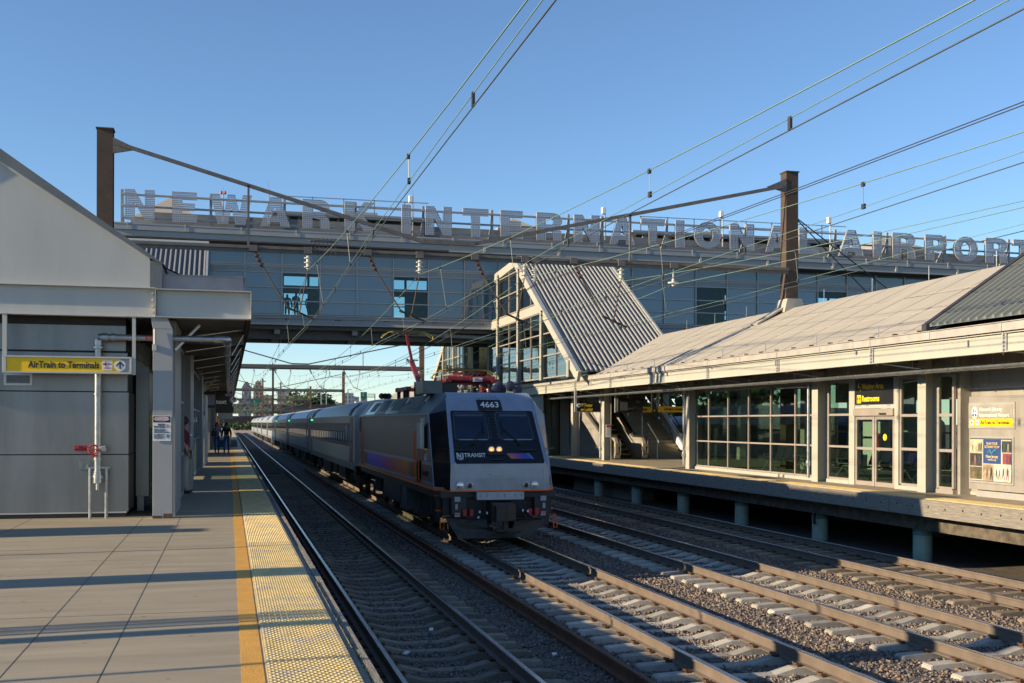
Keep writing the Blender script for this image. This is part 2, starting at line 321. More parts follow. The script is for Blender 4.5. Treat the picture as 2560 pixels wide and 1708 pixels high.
def rail_mb(x, y0, y1, web, top):
    b = MB(); P = [(-.075, 0), (.075, 0), (.075, .012), (.012, .03), (.012, .125), (.036, .135), (.036, .165), (.028, .172), (-.028, .172), (-.036, .165), (-.036, .135), (-.012, .125), (-.012, .03), (-.075, .012)]
    ys = [y0]+([y for y in range(250, int(y1), 15)] if y1 > 250 else [])+[y1]; n = len(P); vs = [(x+cx(y)+p, y, TZ+z-.002) for y in ys for p, z in P]
    top_e = (6, 7, 8)
    for i in range(len(ys)-1):
        for j in range(n):
            b.k = 1 if j in top_e else 0
            if i == 0 and j == 0: b.v += vs
            b.f.append((i*n+(j+1) % n, i*n+j, (i+1)*n+j, (i+1)*n+(j+1) % n)); b.m.append(b.k)
    b.k = 0; b.f.append(tuple(range(n))); b.m.append(0); b.k = 1
    return b
names = ['railway track nearest the left platform, with grimy brown ties', 'railway track carrying the locomotive, pale ties', 'empty railway track between the train and the far track', 'farthest railway track running beside the green piles']
for k, c in enumerate(TC):
    t = thing('railway_track', (c, 9, TZ), names[k], 'railway track', 'parallel railway tracks')
    for s in (-1, 1): rail_mb(c+s*.7525, -15, 430, M['railweb'], 0).build('rail', [M['railweb'], M['railtop']], t, smooth=35)
    y0 = (9.2, 8.6, 9.6, 12.8)[k]; mt = (M['tieold'], M['tie'], M['tie'], M['tieold'])[k]
    t0 = tie_mesh(t, c, y0, mt, k < 3); b = MB()
    for i in range(1, 100):
        o = t0.copy(); C.objects.link(o); o.location.y = i*.61; o.rotation_euler.z = random.uniform(-.006, .006)*0
        o.location.z = random.uniform(-.006, .0)
    y = y0+100*.61
    while y < 420: b.box(c+cx(y)-1.3, c+cx(y)+1.3, y-.11, y+.11, TZ-.15, TZ-.012); y += .61
    b.build('tie', mt, t)['kind'] = 'stuff'
b = rail_mb(4.62, 4, 72, 0, 0); tag(b.build('loose_rail', [M['railrust'], M['railrust']], smooth=35), 'rusty brown loose rail lying along the tie ends beside the train track', 'loose rail')
b = MB()
for x, y, z in ((5.35, 10.5, 0), (2.3, 15.0, 0), (2.95, 16.6, 0), (4.25, 14.4, 0), (10.3, 30, 0), (3.4, 19, 0)):
    a = random.uniform(0, 3); b.bar((x, y, -1.44), (x+.09*math.cos(a), y+.09*math.sin(a), -1.42), .06, .02)
tag(b.build('litter', M['white']), 'scraps of pale paper litter lying between the rails', 'litter', kind='stuff')

# ------------------------------------------------------------------ platforms
p = MB().box(-9.2, .846, -6, 330, -.35, 0).build('platform', M['platform']); tag(p, kind='structure')
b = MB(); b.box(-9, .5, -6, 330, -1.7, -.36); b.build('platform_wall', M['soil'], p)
b = MB(); b.box(.0865, .234, -6, 330, 0, .004); b.build('orange_stripe', M['orange'], p)
b = MB(); b.box(.252, .846, -6, 330, 0, .012)
b.build('tactile_paving', M['tactile'], p)
b = MB(); y = 6.2; b.k = 0                                       # the truncated domes of the paving
k = 0
while y < 34:
    for i in range(12 if k % 2 == 0 else 11):
        x = .274+i*.0495+(k % 2)*.0247; b.lathe((x, y, .011), (0, 0, 1), [(0, .0165), (.0075, .0095)], 6 if y < 16 else 4)
    y += .043; k += 1
b.build('tactile_domes', M['tactile'], p)
b = MB(); y = -6
while y < 200:
    L = 3.6; b.box(.852, .905, y, y+L-.012, -.3, -.004+random.uniform(-.004, .004)); b.box(.915, .985, y, y+L-.01, -.33, -.012+random.uniform(-.006, .006)); y += L
b.build('edge_timber', M['timber'], p, bevel=.006)
b = MB()
for x in (-.82, -1.455, -3.3, -4.6): b.box(x-.0028, x+.0028, -6, 20.8, 0, .002)
for y in (10.3, 15.72): b.box(-9.2, .083, y-.003, y+.003, 0, .002)
b.build('expansion_joint', M['joint'], p)
b = MB()
for y in np.arange(6.5, 60, .61*2): b.box(.25, .848, y-.004, y+.004, .012, .0135)
b.build('paving_seam', M['yellow'], p)
b = MB(); g = random.Random(5)
for k in range(120):
    y = g.choice([9.6, 11.2, 8.2, 7.7, 12.0, 9.0])+g.gauss(0, .35); x = .91+g.gauss(0, .006); h = g.uniform(.015, .05); a = g.uniform(0, 6.28)
    b.add([(x-.004, y, -.01), (x+.004, y, -.01), (x+.02*math.cos(a), y+.02*math.sin(a), h-.01)], [(0, 1, 2)])
tag(b.build('grass', M['foliage']), 'small weeds growing in the crack of the platform edge timber', 'weeds', kind='stuff')

XE = 15.0
q = MB().box(XE+.08, 26.5, -6, 250, -.35, 0).build('platform_far', M['platform']); tag(q, kind='structure'); q.name = 'platform'
b = MB(); b.box(XE+.14, XE+.72, -6, 250, 0, .012); b.build('tactile_paving', M['tactile'], q)
b = MB(); y = 17
while y < 62:
    for i in range(6): x = XE+.18+i*.095; b.lathe((x, y, .011), (0, 0, 1), [(0, .03), (.009, .02)], 4)
    y += .1
b.build('tactile_domes', M['tactile'], q)
b = MB(); b.box(XE+.78, XE+.90, -6, 250, 0, .004); b.build('orange_stripe', M['orange'], q)
b = MB(); y = -6; b2 = MB()
while y < 120:
    b.box(XE, XE+.078, y, y+4.86, -.38, -.006)
    for j in range(8): b2.cyl((XE-.006, y+.35+j*.6, -.17+.02*(j % 2)), (XE+.01, y+.35+j*.6, -.17+.02*(j % 2)), .022, 8)
    y += 4.88
b.build('edge_timber', M['timber'], q, bevel=.008); b2.build('bolt_hole', M['black'], q)
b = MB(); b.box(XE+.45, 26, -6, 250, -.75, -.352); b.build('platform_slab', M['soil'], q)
pile = thing('platform_pile', (15.6, 24.05, -1.6), 'green steel pile under the far platform, nearest one', 'pile', 'green piles under the far platform')
MB().cyl((15.85, 23.2, -1.62), (15.85, 23.2, -.76), .22, 24).build('pile_shaft', M['green'], pile, smooth=50)
MB().cyl((15.85, 23.2, -.93), (15.85, 23.2, -.758), .226, 24).build('pile_collar', mat('pile_dark_green', (.10, .24, .22), .6), pile, smooth=50)
for i, lb in enumerate(['green steel pile second from the right, with a bent drain pipe beside it', 'green steel pile third from the right under the far platform edge', 'green steel pile streaked with rust, fourth from the right', 'green steel pile fifth from the right, next to the concrete pier', 'green steel pile mostly hidden behind the locomotive']):
    dup(pile, (0, 4.72*(i+1)+(.0 if i < 1 else .15), 0), label=lb)
b = MB(); b.tube([(15.5, 27.6, -.36), (15.5, 27.6, -.85), (15.52, 27.66, -1.0), (15.62, 27.8, -1.05)], .04, 8); tag(b.build('drain_pipe', M['darkm'], smooth=40), 'dark bent drain pipe hanging under the platform beside a green pile', 'pipe')
b = MB(); b.box(16.4, 17.2, 43.8, 52.5, -1.7, -.36); tag(b.build('concrete_pier', M['timber']), 'low concrete pier wall under the far platform beyond the green piles', 'pier')
for y in (20, 24.5, 29, 33.5, 38): pass
b = MB()
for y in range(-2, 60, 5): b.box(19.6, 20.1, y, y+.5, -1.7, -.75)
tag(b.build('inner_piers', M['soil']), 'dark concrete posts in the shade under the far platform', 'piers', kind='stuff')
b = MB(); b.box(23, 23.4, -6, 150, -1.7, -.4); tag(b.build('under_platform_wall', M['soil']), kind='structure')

# unseen stand-in shapes, added left of view to cast the foreground shadows
t = thing('wide_shadow_caster', (-8.6, 12, 0), 'broad unseen grey block added left of the picture to cast a shadow band across the platform', 'column'); b = MB(); b.box(-8.7, -8.3, 11.62, 12.28, 0, 7.2); b.build('shaft', M['paint'], t); MB().box(-8.85, -8.15, 11.5, 12.4, 0, .06).build('base_plate', M['paint'], t)
t = thing('pole_shadow_caster', (-8, 14.75, 0), 'slender unseen pole added left of the picture to cast a thin long shadow', 'lamp post'); b = MB(); b.cyl((-8, 14.75, 0), (-8, 14.75, 7.4), .035); b.build('post', M['galv'], t); MB().box(-8.2, -7.5, 14.65, 14.85, 7.4, 7.5).build('caster_head', M['darkm'], t)
t = thing('pole_shadow_caster', (-8, 7.2, 0), 'second slender unseen pole added to cast a thin shadow nearer the camera', 'lamp post'); b = MB(); b.cyl((-8, 7.24, 0), (-8, 7.24, 6.0), .03); b.build('post', M['galv'], t); MB().box(-8.2, -7.5, 7.14, 7.34, 6, 6.1).build('caster_head', M['darkm'], t)
t = thing('box_shadow_caster', (-7.4, 17.8, 0), 'grey unseen box added left of the picture to cast a short shadow', 'shadow caster'); MB().box(-7.8, -7.0, 17.2, 18.5, 0, 1.95).build('cabinet', M['steelpanel'], t); MB().box(-6.998, -6.99, 17.45, 18.1, 1.0, 1.6).build('screen', M['black'], t); MB().box(-7.8, -7.0, 17.25, 17.8, 1.95, 2.1).build('hood', M['paint'], t)
t = thing('windscreen', (-8, 9, 0), 'slatted unseen shape added left of the picture to cast a striped shadow', 'windscreen'); b = MB()  # added slatted shape, there only to stripe the platform with shadow
for y, w_ in ((8.68, .24), (8.96, .06), (9.05, .035), (9.13, .07), (9.22, .04), (9.29, .05)): b.box(-8.05, -7.95, y-w_/2, y+w_/2, 0, 3.6)
b.build('slats', M['paint'], t); MB().box(-8.05, -7.95, 8.5, 9.32, 3.6, 3.7).build('top_rail', M['paint'], t)
# ------------------------------------------------------------------ left platform building
WY = 20.9
t = thing('station_building', (-6, WY, 0), 'grey panel-clad station building on the left platform behind the yellow sign', 'building')
b = MB(); b.box(-6.5, -1.78, WY+.03, 27.5, .02, 3.52); b.build('wall_core', M['darkm'], t)
rows = [(.10, 1.10), (1.115, 2.205), (2.22, 2.90), (2.93, 3.38)]
for i, (z0, z1) in enumerate(rows):
    b = MB(); xr = (-1.72, -1.72, -1.74, -1.77)[i]; b.box(-6.55, xr, WY-.02, WY+.02, z0, z1); b.box(xr-.03, xr, WY+.022, 27.4, z0, z1)
    b.build('wall_panel', M['steelpanel'], t, bevel=.004)
MB().box(-6.5, -1.76, WY+.0, WY+.03, .0, .09).build('plinth', M['darkm'], t)
MB().box(-6.5, -1.745, WY-.035, WY-.021, .075, .10).build('sill_strip', M['alum'], t)
x0, _, z1 = PY(9.6, 933, WY-.04); x1, _, z0 = PY(81, 964, WY-.04)
g = MB(); g.box(x0, x1, WY-.05, WY-.022, z0, z0+.035); g.box(x0, x1, WY-.05, WY-.022, z1-.035, z1); g.box(x0, x0+.04, WY-.05, WY-.022, z0+.036, z1-.036); g.box(x1-.04, x1, WY-.05, WY-.022, z0+.036, z1-.036)
g = g.build('vent_frame', M['alum'], t); s = MB(); s.k = 0
z = z0+.045
while z < z1-.05: s.hexa([(x0+.04, WY-.045, z), (x1-.04, WY-.045, z), (x1-.04, WY-.045, z+.006), (x0+.04, WY-.045, z+.006)], [(x0+.04, WY-.022, z+.014), (x1-.04, WY-.022, z+.014), (x1-.04, WY-.022, z+.02), (x0+.04, WY-.022, z+.02)]); z += .022
s.box((x0+x1)/2-.005, (x0+x1)/2+.005, WY-.05, WY-.046, z0+.04, z1-.04); s.build('vent_slats', M['paintd'], g)
# small access hatch behind the standpipe
x0, _, z1 = PY(199, 1151, WY-.03); x1, _, z0 = PY(226, 1176, WY-.03); h = MB().box(x0, x1, WY-.035, WY-.021, z0, z1).build('access_hatch', M['steelpanel'], t, bevel=.004)
h2 = MB(); h2.bar((x0+.03, WY-.045, z0+.05), (x0+.03, WY-.045, z1-.05), .012); h2.cyl((x1-.05, WY-.055, z0+.08), (x1-.05, WY-.03, z0+.08), .02); h2.build('hatch_handle', M['galv'], h)

t = thing('platform_canopy', (0, 30, 3.5), 'grey steel canopy over the left platform with a deep end girder', 'canopy')
GX = -1.245; b = MB()                                   # splice position
def girder(b, x0, x1, y, z0, z1, fl=.14):
    b.box(x0, x1, y-.006, y+.006, z0+.018, z1-.018); b.box(x0, x1, y-fl/2, y+fl/2, z0, z0+.016); b.box(x0, x1, y-fl/2, y+fl/2, z1-.016, z1)
b1 = MB(); girder(b1, -8.6, GX, 20.5, 3.50, 4.02, .2); b1.build('end_girder', M['paint'], t, bevel=.002)
b1 = MB(); girder(b1, GX+.012, .38, 20.47, 3.50, 4.0, .24); b1.box(.372, .38, 20.35, 20.59, 3.518, 3.982); b1.build('end_girder', M['paint'], t, bevel=.002)
b1 = MB(); b1.box(GX-.004, GX+.010, 20.36, 20.6, 3.517, 3.99)
for z in (3.6, 3.7, 3.81, 3.92):
    for s in (-1, 1): b1.cyl((GX+s*.055, 20.44, z), (GX+s*.055, 20.495, z), .026, 8)
b1.build('splice_plate', M['paint'], t)
b = MB(); b.box(.372, .384, 20.6, 132, 3.5, 3.98); b.box(.30, .37, 20.6, 132, 3.5, 3.512); b.build('edge_fascia', M['brown'], t)
b = MB(); b.box(-8.62, -8.6, 20.4, 132, 3.48, 4.0); b.build('edge_fascia', M['paint'], t)
b = MB(); b.box(-8.59, .29, 20.62, 132, 3.56, 3.62); b.build('soffit', M['soffit'], t)
b = MB()
for i in range(26): y = 24.2+i*4.1; b.box(-8.5, .3, y-.006, y+.006, 3.32, 3.555); b.box(-8.5, .3, y-.07, y+.07, 3.305, 3.319)
b.each('cross_beam', M['soffit'], t)
b = MB()
for i in range(20): y = 22.4+i*4.1; b.bar((-.95, y, 3.28), (.33, y+.55, 3.53), .022); b.bar((.05, y+1.3, 3.05), (.30, y+1.6, 3.52), .018)
b.each('hanger_rod', M['alum'], t)
b = MB(); b.box(-1.36, .25, 20.62, 22.9, 4.02, 4.27); b.box(-1.36, .27, 20.6, 22.9, 4.271, 4.285); b.build('parapet_box', mat('flashing', (.30, .28, .29), .5, metal=.2), t)
b = MB(); b.add([(.45, 23, 3.99), (.45, 57, 3.99), (-3.9, 57, 5.9), (-3.9, 23, 5.9)], [(0, 1, 2, 3)]); b.add([(-8.4, 23, 3.99), (-8.4, 57, 3.99), (-3.9, 57, 5.9), (-3.9, 23, 5.9)], [(3, 2, 1, 0)])
b.add([(.45, 23, 3.95), (-8.4, 23, 3.95), (-3.9, 23, 5.89)], [(0, 1, 2)]); b.build('membrane_roof', M['membrane'], t)
# gable end
gp = [(-1.34, 3.99+.035), (-1.34, 4.53), (-4.0, 6.25), (-6.9, 4.53), (-6.9, 3.99+.035)]
b = MB(); b.prism([(x, 20.52, z) for x, z in gp], (0, .06, 0)); b.build('gable_panel', M['paint'], t)
b = MB()
b.hexa([(-1.34, 20.44, 4.535), (-1.10, 20.44, 4.44), (-3.82, 20.44, 6.34), (-3.82, 20.44, 6.13)], [(-1.34, 22.9, 4.535), (-1.10, 22.9, 4.44), (-3.82, 22.9, 6.34), (-3.82, 22.9, 6.13)])
b.hexa([(-3.822, 20.44, 6.13), (-3.822, 20.44, 6.34), (-4.2, 20.44, 6.48), (-4.2, 20.44, 6.26)], [(-3.822, 22.9, 6.13), (-3.822, 22.9, 6.34), (-4.2, 22.9, 6.48), (-4.2, 22.9, 6.26)]); b.hexa([(-4.202, 20.44, 6.26), (-4.202, 20.44, 6.48), (-7.15, 20.44, 4.44), (-6.92, 20.44, 4.53)], [(-4.202, 22.9, 6.26), (-4.202, 22.9, 6.48), (-7.15, 22.9, 4.44), (-6.92, 22.9, 4.53)])
b.box(-1.335, -1.14, 20.5, 22.8, 4.02, 4.50)
b.build('gable_roof', mat('roof_edge', (.15, .165, .175), .5, metal=.2), t)
b = MB(); b.prism([(-1.345, 20.50, 4.50), (-1.345, 20.50, 4.55), (-3.82, 20.50, 6.14), (-3.82, 20.50, 6.09)], (0, .018, 0)); b.build('gable_trim', M['alum'], t)
def column(x0, x1, y0, y1, z1, m, parent=None, nm='column'):
    b = MB(); xm = (x0+x1)/2; b.box(x0, x1, y0, y0+.016, 0, z1); b.box(x0, x1, y1-.016, y1, 0, z1); b.box(xm-.007, xm+.007, y0+.017, y1-.017, 0, z1)
    return b.build(nm, m, parent)
c = MB(); c.box(-1.283, -.955, 20.42, 20.75, .004, 3.30); c.prism([(-1.283, 20.42, 3.305), (-.955, 20.42, 3.305), (-1.04, 20.42, 3.498), (-1.32, 20.42, 3.498)], (0, .33, 0)); c.build('column', mat('column_paint', (.34, .355, .36), .5, var=.05, dirt=((.16, .08, .04), 5, .78)), t, bevel=.004)
b = MB()
for k in range(14):
    a = random.uniform(0, 6.28); 
b.box(-1.284, -1.12, 20.4165, 20.4185, .004, .05); b.box(-1.10, -.954, 20.4165, 20.4185, .004, .085); b.build('rust_patch', M['rust'], t)
b = MB(); b.box(-1.29, -1.22, 20.385, 20.418, 2.92, 3.03); o = b.build('electric_box', M['alum'], t, bevel=.005); MB().cyl((-1.255, 20.383, 3.03), (-1.255, 20.39, 3.3), .012).build('conduit', M['alum'], o)
MB().bar((-.93, 20.6, 2.95), (-.52, 20.9, 3.42), .045).build('strut', M['alum'], t)

# danger sign on the column
xa, _, za = PY(381.5, 1039, 20.40); xb, _, zb = PY(427.5, 1102.6, 20.40)
def danger(x0, x1, y, z0, z1, label, det=True):
    t = thing('danger_sign', ((x0+x1)/2, y, (z0+z1)/2), label, 'sign', 'high voltage warning signs'); W = x1-x0; H = z1-z0; xc = (x0+x1)/2
    MB().box(x0, x1, y-.004, y+.004, z0, z1).build('sign_plate', M['white'], t)
    b = MB(); b.box(x0+.012, x1-.012, y-.006, y-.0042, z1-.27*H, z1-.012); b.build('header', M['ink'], t)
    b = MB(); n = 24; cz = z1-.135*H; b.prism([(xc+.44*W*math.cos(2*math.pi*i/n), y-.0065, cz+.1*H*math.sin(2*math.pi*i/n)) for i in range(n)], (0, -.002, 0)); b.build('oval', M['danger'], t)
    text('DANGER', .09*W/.33, (xc, y-.009, cz), RF, M['white'], t, align='CENTER', bold=.02, fit=.74*W)
    if det:
        text('HIGH', .052*W/.33, (xc-.02*W, y-.006, z0+.64*H), RF, M['ink'], t, align='CENTER', bold=.02); text('VOLTAGE', .052*W/.33, (x0+.06*W, y-.006, z0+.55*H), RF, M['ink'], t, bold=.02, fit=.6*W)
        for k, s in enumerate(('Please do not', 'retrieve fallen', 'objects from tracks.')): text(s, .034*W/.33, (x0+.07*W, y-.006, z0+(.455-.055*k)*H), RF, M['ink'], t, bold=.01, fit=(.6, .62, .84)[k]*W)
        for k, s in enumerate(('For assistance call', 'Port Authority', 'Police Department', '973-961-6400')): text(s, .026*W/.33, (x0+.07*W, y-.006, z0+(.26-.05*k)*H), RF, M['ink'], t)
        b = MB(); b.prism([(x1-.25*W, y-.005, z0+.26*H), (x1-.08*W, y-.005, z0+.26*H), (x1-.09*W, y-.005, z0+.16*H), (x1-.165*W, y-.005, z0+.09*H), (x1-.24*W, y-.005, z0+.16*H)], (0, -.002, 0)); b.build('shield', mat('shield_blue', (.10, .22, .32), .5), t)
        b = MB(); b.prism([(x1-.29*W, y-.005, z0+.53*H), (x1-.07*W, y-.005, z0+.53*H), (x1-.18*W, y-.005, z0+.67*H)], (0, -.002, 0)); b.build('triangle', M['danger'], t)
    return t
danger(xa, xb, 20.405, zb, za, 'white high voltage danger sign bolted to the big grey column')
# AirTrain sign
x0, _, z1 = PY(7, 888, 20.3); x1, _, z0 = PY(330, 936, 20.3); zt = z1; zb_ = z0
z1 = (z1+PY(330, 894, 20.3)[2])/2; z0 = (z0+PY(7, 932, 20.3)[2])/2
t = thing('hanging_sign', ((x0+x1)/2, 20.3, z0), 'long yellow hanging sign reading AirTrain to Terminals with an up arrow', 'sign')
b = MB(); b.box(x0, x1, 20.24, 20.36, z1-.028, z1); b.box(x0, x1, 20.24, 20.36, z0, z0+.028); b.box(x0, x0+.06, 20.24, 20.36, z0+.029, z1-.029); b.box(x1-.03, x1, 20.24, 20.36, z0+.029, z1-.029); b.build('sign_frame', M['alum'], t, bevel=.003)
XG = -1.804; MB().box(x0+.061, XG, 20.262, 20.34, z0+.0285, z1-.0285).build('sign_face', M['yellow'], t)
MB().box(XG+.001, x1-.031, 20.262, 20.34, z0+.0285, z1-.0285).build('dotted_panel', mat('dotted', (.35, .35, .33), .5, var=.6, scale=130), t)
zc = (z0+z1)/2
text('AirTrain to Terminals', .155, (-3.273, 20.259, zc-.005), RF, M['ink'], t, bold=.022, fit=1.13)
b = MB(); b.box(XG-.295, XG-.13, 20.257, 20.261, zc-.085, zc+.085); e = b.build('emblem', M['white'], t)
b = MB(); b.box(XG-.285, XG-.145, 20.254, 20.2565, zc+.014, zc+.026); b.prism([(XG-.262, 20.2555, zc+.02), (XG-.235, 20.2555, zc+.062), (XG-.222, 20.2555, zc+.062), (XG-.235, 20.2555, zc+.02), (XG-.222, 20.2555, zc-.022), (XG-.235, 20.2555, zc-.022)], (0, -.002, 0)); b.prism([(XG-.195, 20.2555, zc+.022), (XG-.182, 20.2555, zc+.045), (XG-.175, 20.2555, zc+.045), (XG-.18, 20.2555, zc+.018)], (0, -.002, 0)); b.build('aeroplane', M['red'], e)
b = MB()
for k in range(3): b.box(XG-.288+k*.02, XG-.274+k*.02, 20.252, 20.2538, zc+.010, zc+.032)
b.build('carriages', M['ink'], e)
text('AIRTRAIN', .024, (XG-.212, 20.2555, zc-.045), RF, M['red'], e, align='CENTER', bold=.02)
b = MB(); b.cyl((XG-.005, 20.254, zc), (XG-.005, 20.2605, zc), .093, 32); e = b.build('arrow_disc', M['white'], t)
ax = XG-.005
b = MB(); b.box(ax-.011, ax+.011, 20.250, 20.2535, zc-.06, zc+.05)
for s in (-1, 1): b.prism([(ax, 20.2535, zc+.072), (ax+s*.062, 20.2535, zc+.008), (ax+s*.062, 20.2535, zc-.022), (ax, 20.2535, zc+.042)][::s], (0, -.003, 0))
b.build('arrow', M['ink'], e)
b = MB(); b.box(x0-.005, x0+.065, 20.27, 20.33, z1+.001, 3.52); b.box(x1+.003, x1+.06, 20.27, 20.33, z0-.01, 3.52); b.box(x0-.06, x0+.13, 20.25, 20.35, 3.49, 3.5); b.box(x1-.09, x1+.15, 20.25, 20.35, 3.49, 3.5); b.build('hanger_post', M['paint'], t)

# standpipe
px = PY(244.8, 1000, 20.66)[0]; Zt = PY(244.8, 843, 20.66)[2]; pr_ = .056; Y = 20.66
t = thing('standpipe', (px, Y, 0), 'galvanised fire standpipe with a red valve wheel against the grey building', 'pipe')
b = MB(); b.cyl((px, Y, .78), (px, Y, Zt-.09), pr_, 20)
for z in (.80, 1.02, 2.15): b.cyl((px, Y, z), (px, Y, z+.03), pr_+.012, 20)
b.tube([(px, Y, Zt-.14), (px, Y, Zt-.05), (px+.03, Y, Zt-.01), (px+.08, Y, Zt), (px+.16, Y, Zt)], pr_+.014, 14)
b.cyl((px, Y, Zt-.20), (px, Y, Zt-.17), pr_+.04, 16); b.build('riser', M['galv'], t, smooth=40)
xe = -.03; b = MB(); b.cyl((px+.1, Y, Zt), (xe-.14, Y, Zt), pr_, 18)
for x in (px+.22, px+.25, -.9, -.5, -.26): b.cyl((x, Y, Zt), (x+.03, Y, Zt), pr_+.014, 16)
b.tube([(xe-.2, Y, Zt), (xe-.06, Y, Zt), (xe-.02, Y+.03, Zt), (xe, Y+.12, Zt), (xe, Y+.3, Zt)], pr_+.018, 14)
b.cyl((xe, Y+.2, Zt), (xe, 60, Zt), pr_, 14)
for k in range(14): b.cyl((xe, Y+1+k*2.9, Zt), (xe, Y+1.06+k*2.9, Zt), pr_+.016, 14)
b.build('main_pipe', M['galv'], t, smooth=40)
b = MB(); b.cyl((px, Y, .62), (px, Y, .79), pr_+.02, 16); b.cyl((px-.09, Y, .72), (px+.09, Y, .72), .04, 12); b.cyl((px, Y-.02, .5), (px, Y-.02, .63), .03, 10); b.build('drain_valve', M['galv'], t, smooth=40)
for s in (-.125, .14):
    b = MB(); b.cyl((px+s, Y, .0), (px+s, Y, .88), .026, 10); b.build('support_leg', M['galv'], t, smooth=40)
MB().box(px-.2, px+.2, Y-.02, Y+.02, .87, .90).build('support_bracket', M['galv'], t)
wx, wz = PY(233, 1124, Y-.2)[0], PY(233, 1124, Y-.2)[2]
b = MB(); n = 20; b.tube([(wx+.078*math.cos(2*math.pi*i/n), Y-.2, wz+.078*math.sin(2*math.pi*i/n)) for i in range(n+1)], .014, 8)
for k in range(3): a = k*math.pi/3+.2; b.bar((wx+.075*math.cos(a), Y-.2, wz+.075*math.sin(a)), (wx-.075*math.cos(a), Y-.2, wz-.075*math.sin(a)), .012)
b.cyl((wx, Y-.22, wz), (wx, Y-.05, wz), .02); b.box(wx-.03, wx+.06, Y-.1, Y-.05, wz-.13, wz-.09); b.build('valve_wheel', M['red'], t)
b = MB(); b.cyl((wx+.03, Y-.03, wz), (px+.13, Y-.03, wz+.02), .045); b.cyl((px+.1, Y-.09, wz), (px+.1, Y+.03, wz), .05, 10); b.build('valve_body', M['paintd'], t, smooth=40)
xs, _, zs = PY(365+29, 842, Y-.07)
b = MB(); b.box(xs-.2, xs+.18, Y-.071, Y-.066, Zt-.03, Zt+.03); lb = b.build('pipe_label', M['red'], t); text('FIRE PROTECTION WATER', .036, (xs-.17, Y-.073, Zt), RF, M['white'], lb, fit=.32)
x0, _, z1 = PY(186, 1113.5, WY-.03); x1, _, z0 = PY(218, 1128, WY-.03); t = thing('fire_sign', ((x0+x1)/2, WY-.03, z0), 'small red FIRE DEPT CONNECTION plate beside the valve wheel', 'sign'); MB().box(x0, x1, WY-.034, WY-.026, z0, z1).build('sign_plate', M['red'], t)
text('FIRE', .04, ((x0+x1)/2, WY-.036, z0+.07), RF, M['ink'], t, align='CENTER', bold=.02); text('DEPT CONN', .034, ((x0+x1)/2, WY-.036, z0+.03), RF, M['ink'], t, align='CENTER', bold=.02)

# ticket display cabinet behind the column
t = thing('display_cabinet', (-1.6, 22.2, 0), 'dotted steel display cabinet with map panels between building and column', 'cabinet')
b = MB(); b.box(-1.70, -1.46, 22.2, 22.3, .28, 2.72); b.box(-1.70, -1.60, 22.3, 25.5, .28, 2.72); b.box(-1.68, -1.55, 22.25, 25.3, .0, .28); b.build('cabinet_frame', M['steelpanel'], t, bevel=.004)
MB().box(-1.598, -1.575, 22.6, 24.9, 1.55, 2.5).build('map_panel', mat('map_pale', (.16, .19, .2), .3), t); MB().box(-1.574, -1.565, 22.62, 24.88, 1.56, 1.85).build('map_band', M['yellow'], t)
MB().box(-1.598, -1.575, 22.6, 24.9, .55, 1.42).build('poster_panel', mat('poster_mix', (.12, .12, .08), .3, var=.9, scale=3), t)

# glazed shelters along the left platform
def glazed_wall(parent, X, ys, zs, depth=.07, post=.05, mf=None, mg=None, side=-1):
    """a wall in the plane x = X: posts at every y in ys, rails at every z in zs; each pane a part of its own"""
    mf = mf or M['mullion']; mg = mg or M['glassg']
    b = MB(); 
    for y in ys: b.box(X-depth/2, X+depth/2, y-post/2, y+post/2, zs[0], zs[-1])
    for z in zs:
        for i in range(len(ys)-1): b.box(X-depth/2+.004, X+depth/2-.004, ys[i]+post/2, ys[i+1]-post/2, z-post/2, z+post/2)
    b.build('mullion_frame', mf, parent)
    for i in range(len(ys)-1):
        for j in range(len(zs)-1):
            MB().box(X-.004, X+.004, ys[i]+post/2, ys[i+1]-post/2, zs[j]+post/2, zs[j+1]-post/2).build('window_pane', mg, parent)
t = thing('waiting_shelter', (-1, 31, 0), 'dark glazed waiting shelter under the left canopy', 'shelter')
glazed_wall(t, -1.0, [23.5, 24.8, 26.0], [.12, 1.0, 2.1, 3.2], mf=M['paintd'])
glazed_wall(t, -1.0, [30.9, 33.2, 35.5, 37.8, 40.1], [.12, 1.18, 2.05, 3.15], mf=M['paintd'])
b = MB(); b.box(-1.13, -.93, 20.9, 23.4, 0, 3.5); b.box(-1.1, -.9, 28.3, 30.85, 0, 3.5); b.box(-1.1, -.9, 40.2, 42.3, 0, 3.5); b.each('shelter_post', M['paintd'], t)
b = MB(); b.box(-5, -1.1, 29.9, 30.2, 0, 3.5); b.box(-8, -7.8, 27.6, 33.5, 0, 3.5); b.box(-8, -7.8, 35.6, 42.5, 0, 3.5); b.box(-6, -1.2, 42, 42.2, 0, 3.5); b.each('shelter_wall', M['inner'], t)
b = MB(); b.bar((-.9, 42.1, 2.75), (-.45, 42.1, 3.3), .05); b.build('strut', M['galv'], t)
t = thing('emergency_cabinet', (-1, 45, 0), 'tall pale cabinet carrying a small red danger sign under the left canopy', 'cabinet'); MB().box(-1.25, -.86, 44.6, 49, 0, 2.75).build('cabinet_body', M['paint'], t, bevel=.01); MB().box(-1.2, -.9, 44.55, 44.6, .1, 2.6).build('cabinet_door', M['alum'], t)
danger(-1.18, -.88, 44.53, 1.55, 2.1, 'small high voltage danger sign on the tall pale cabinet', det=False)
b = MB()
t = thing('canopy_wall', (-1.3, 70, 0), 'grey posts and panels lining the far end of the left platform', 'wall')
for y in (51, 54, 57.5, 66, 72, 79, 87, 96): MB().box(-1.35, -1.05, y, y+.4, 0, 3.5).build('post', M['paintd'], t)
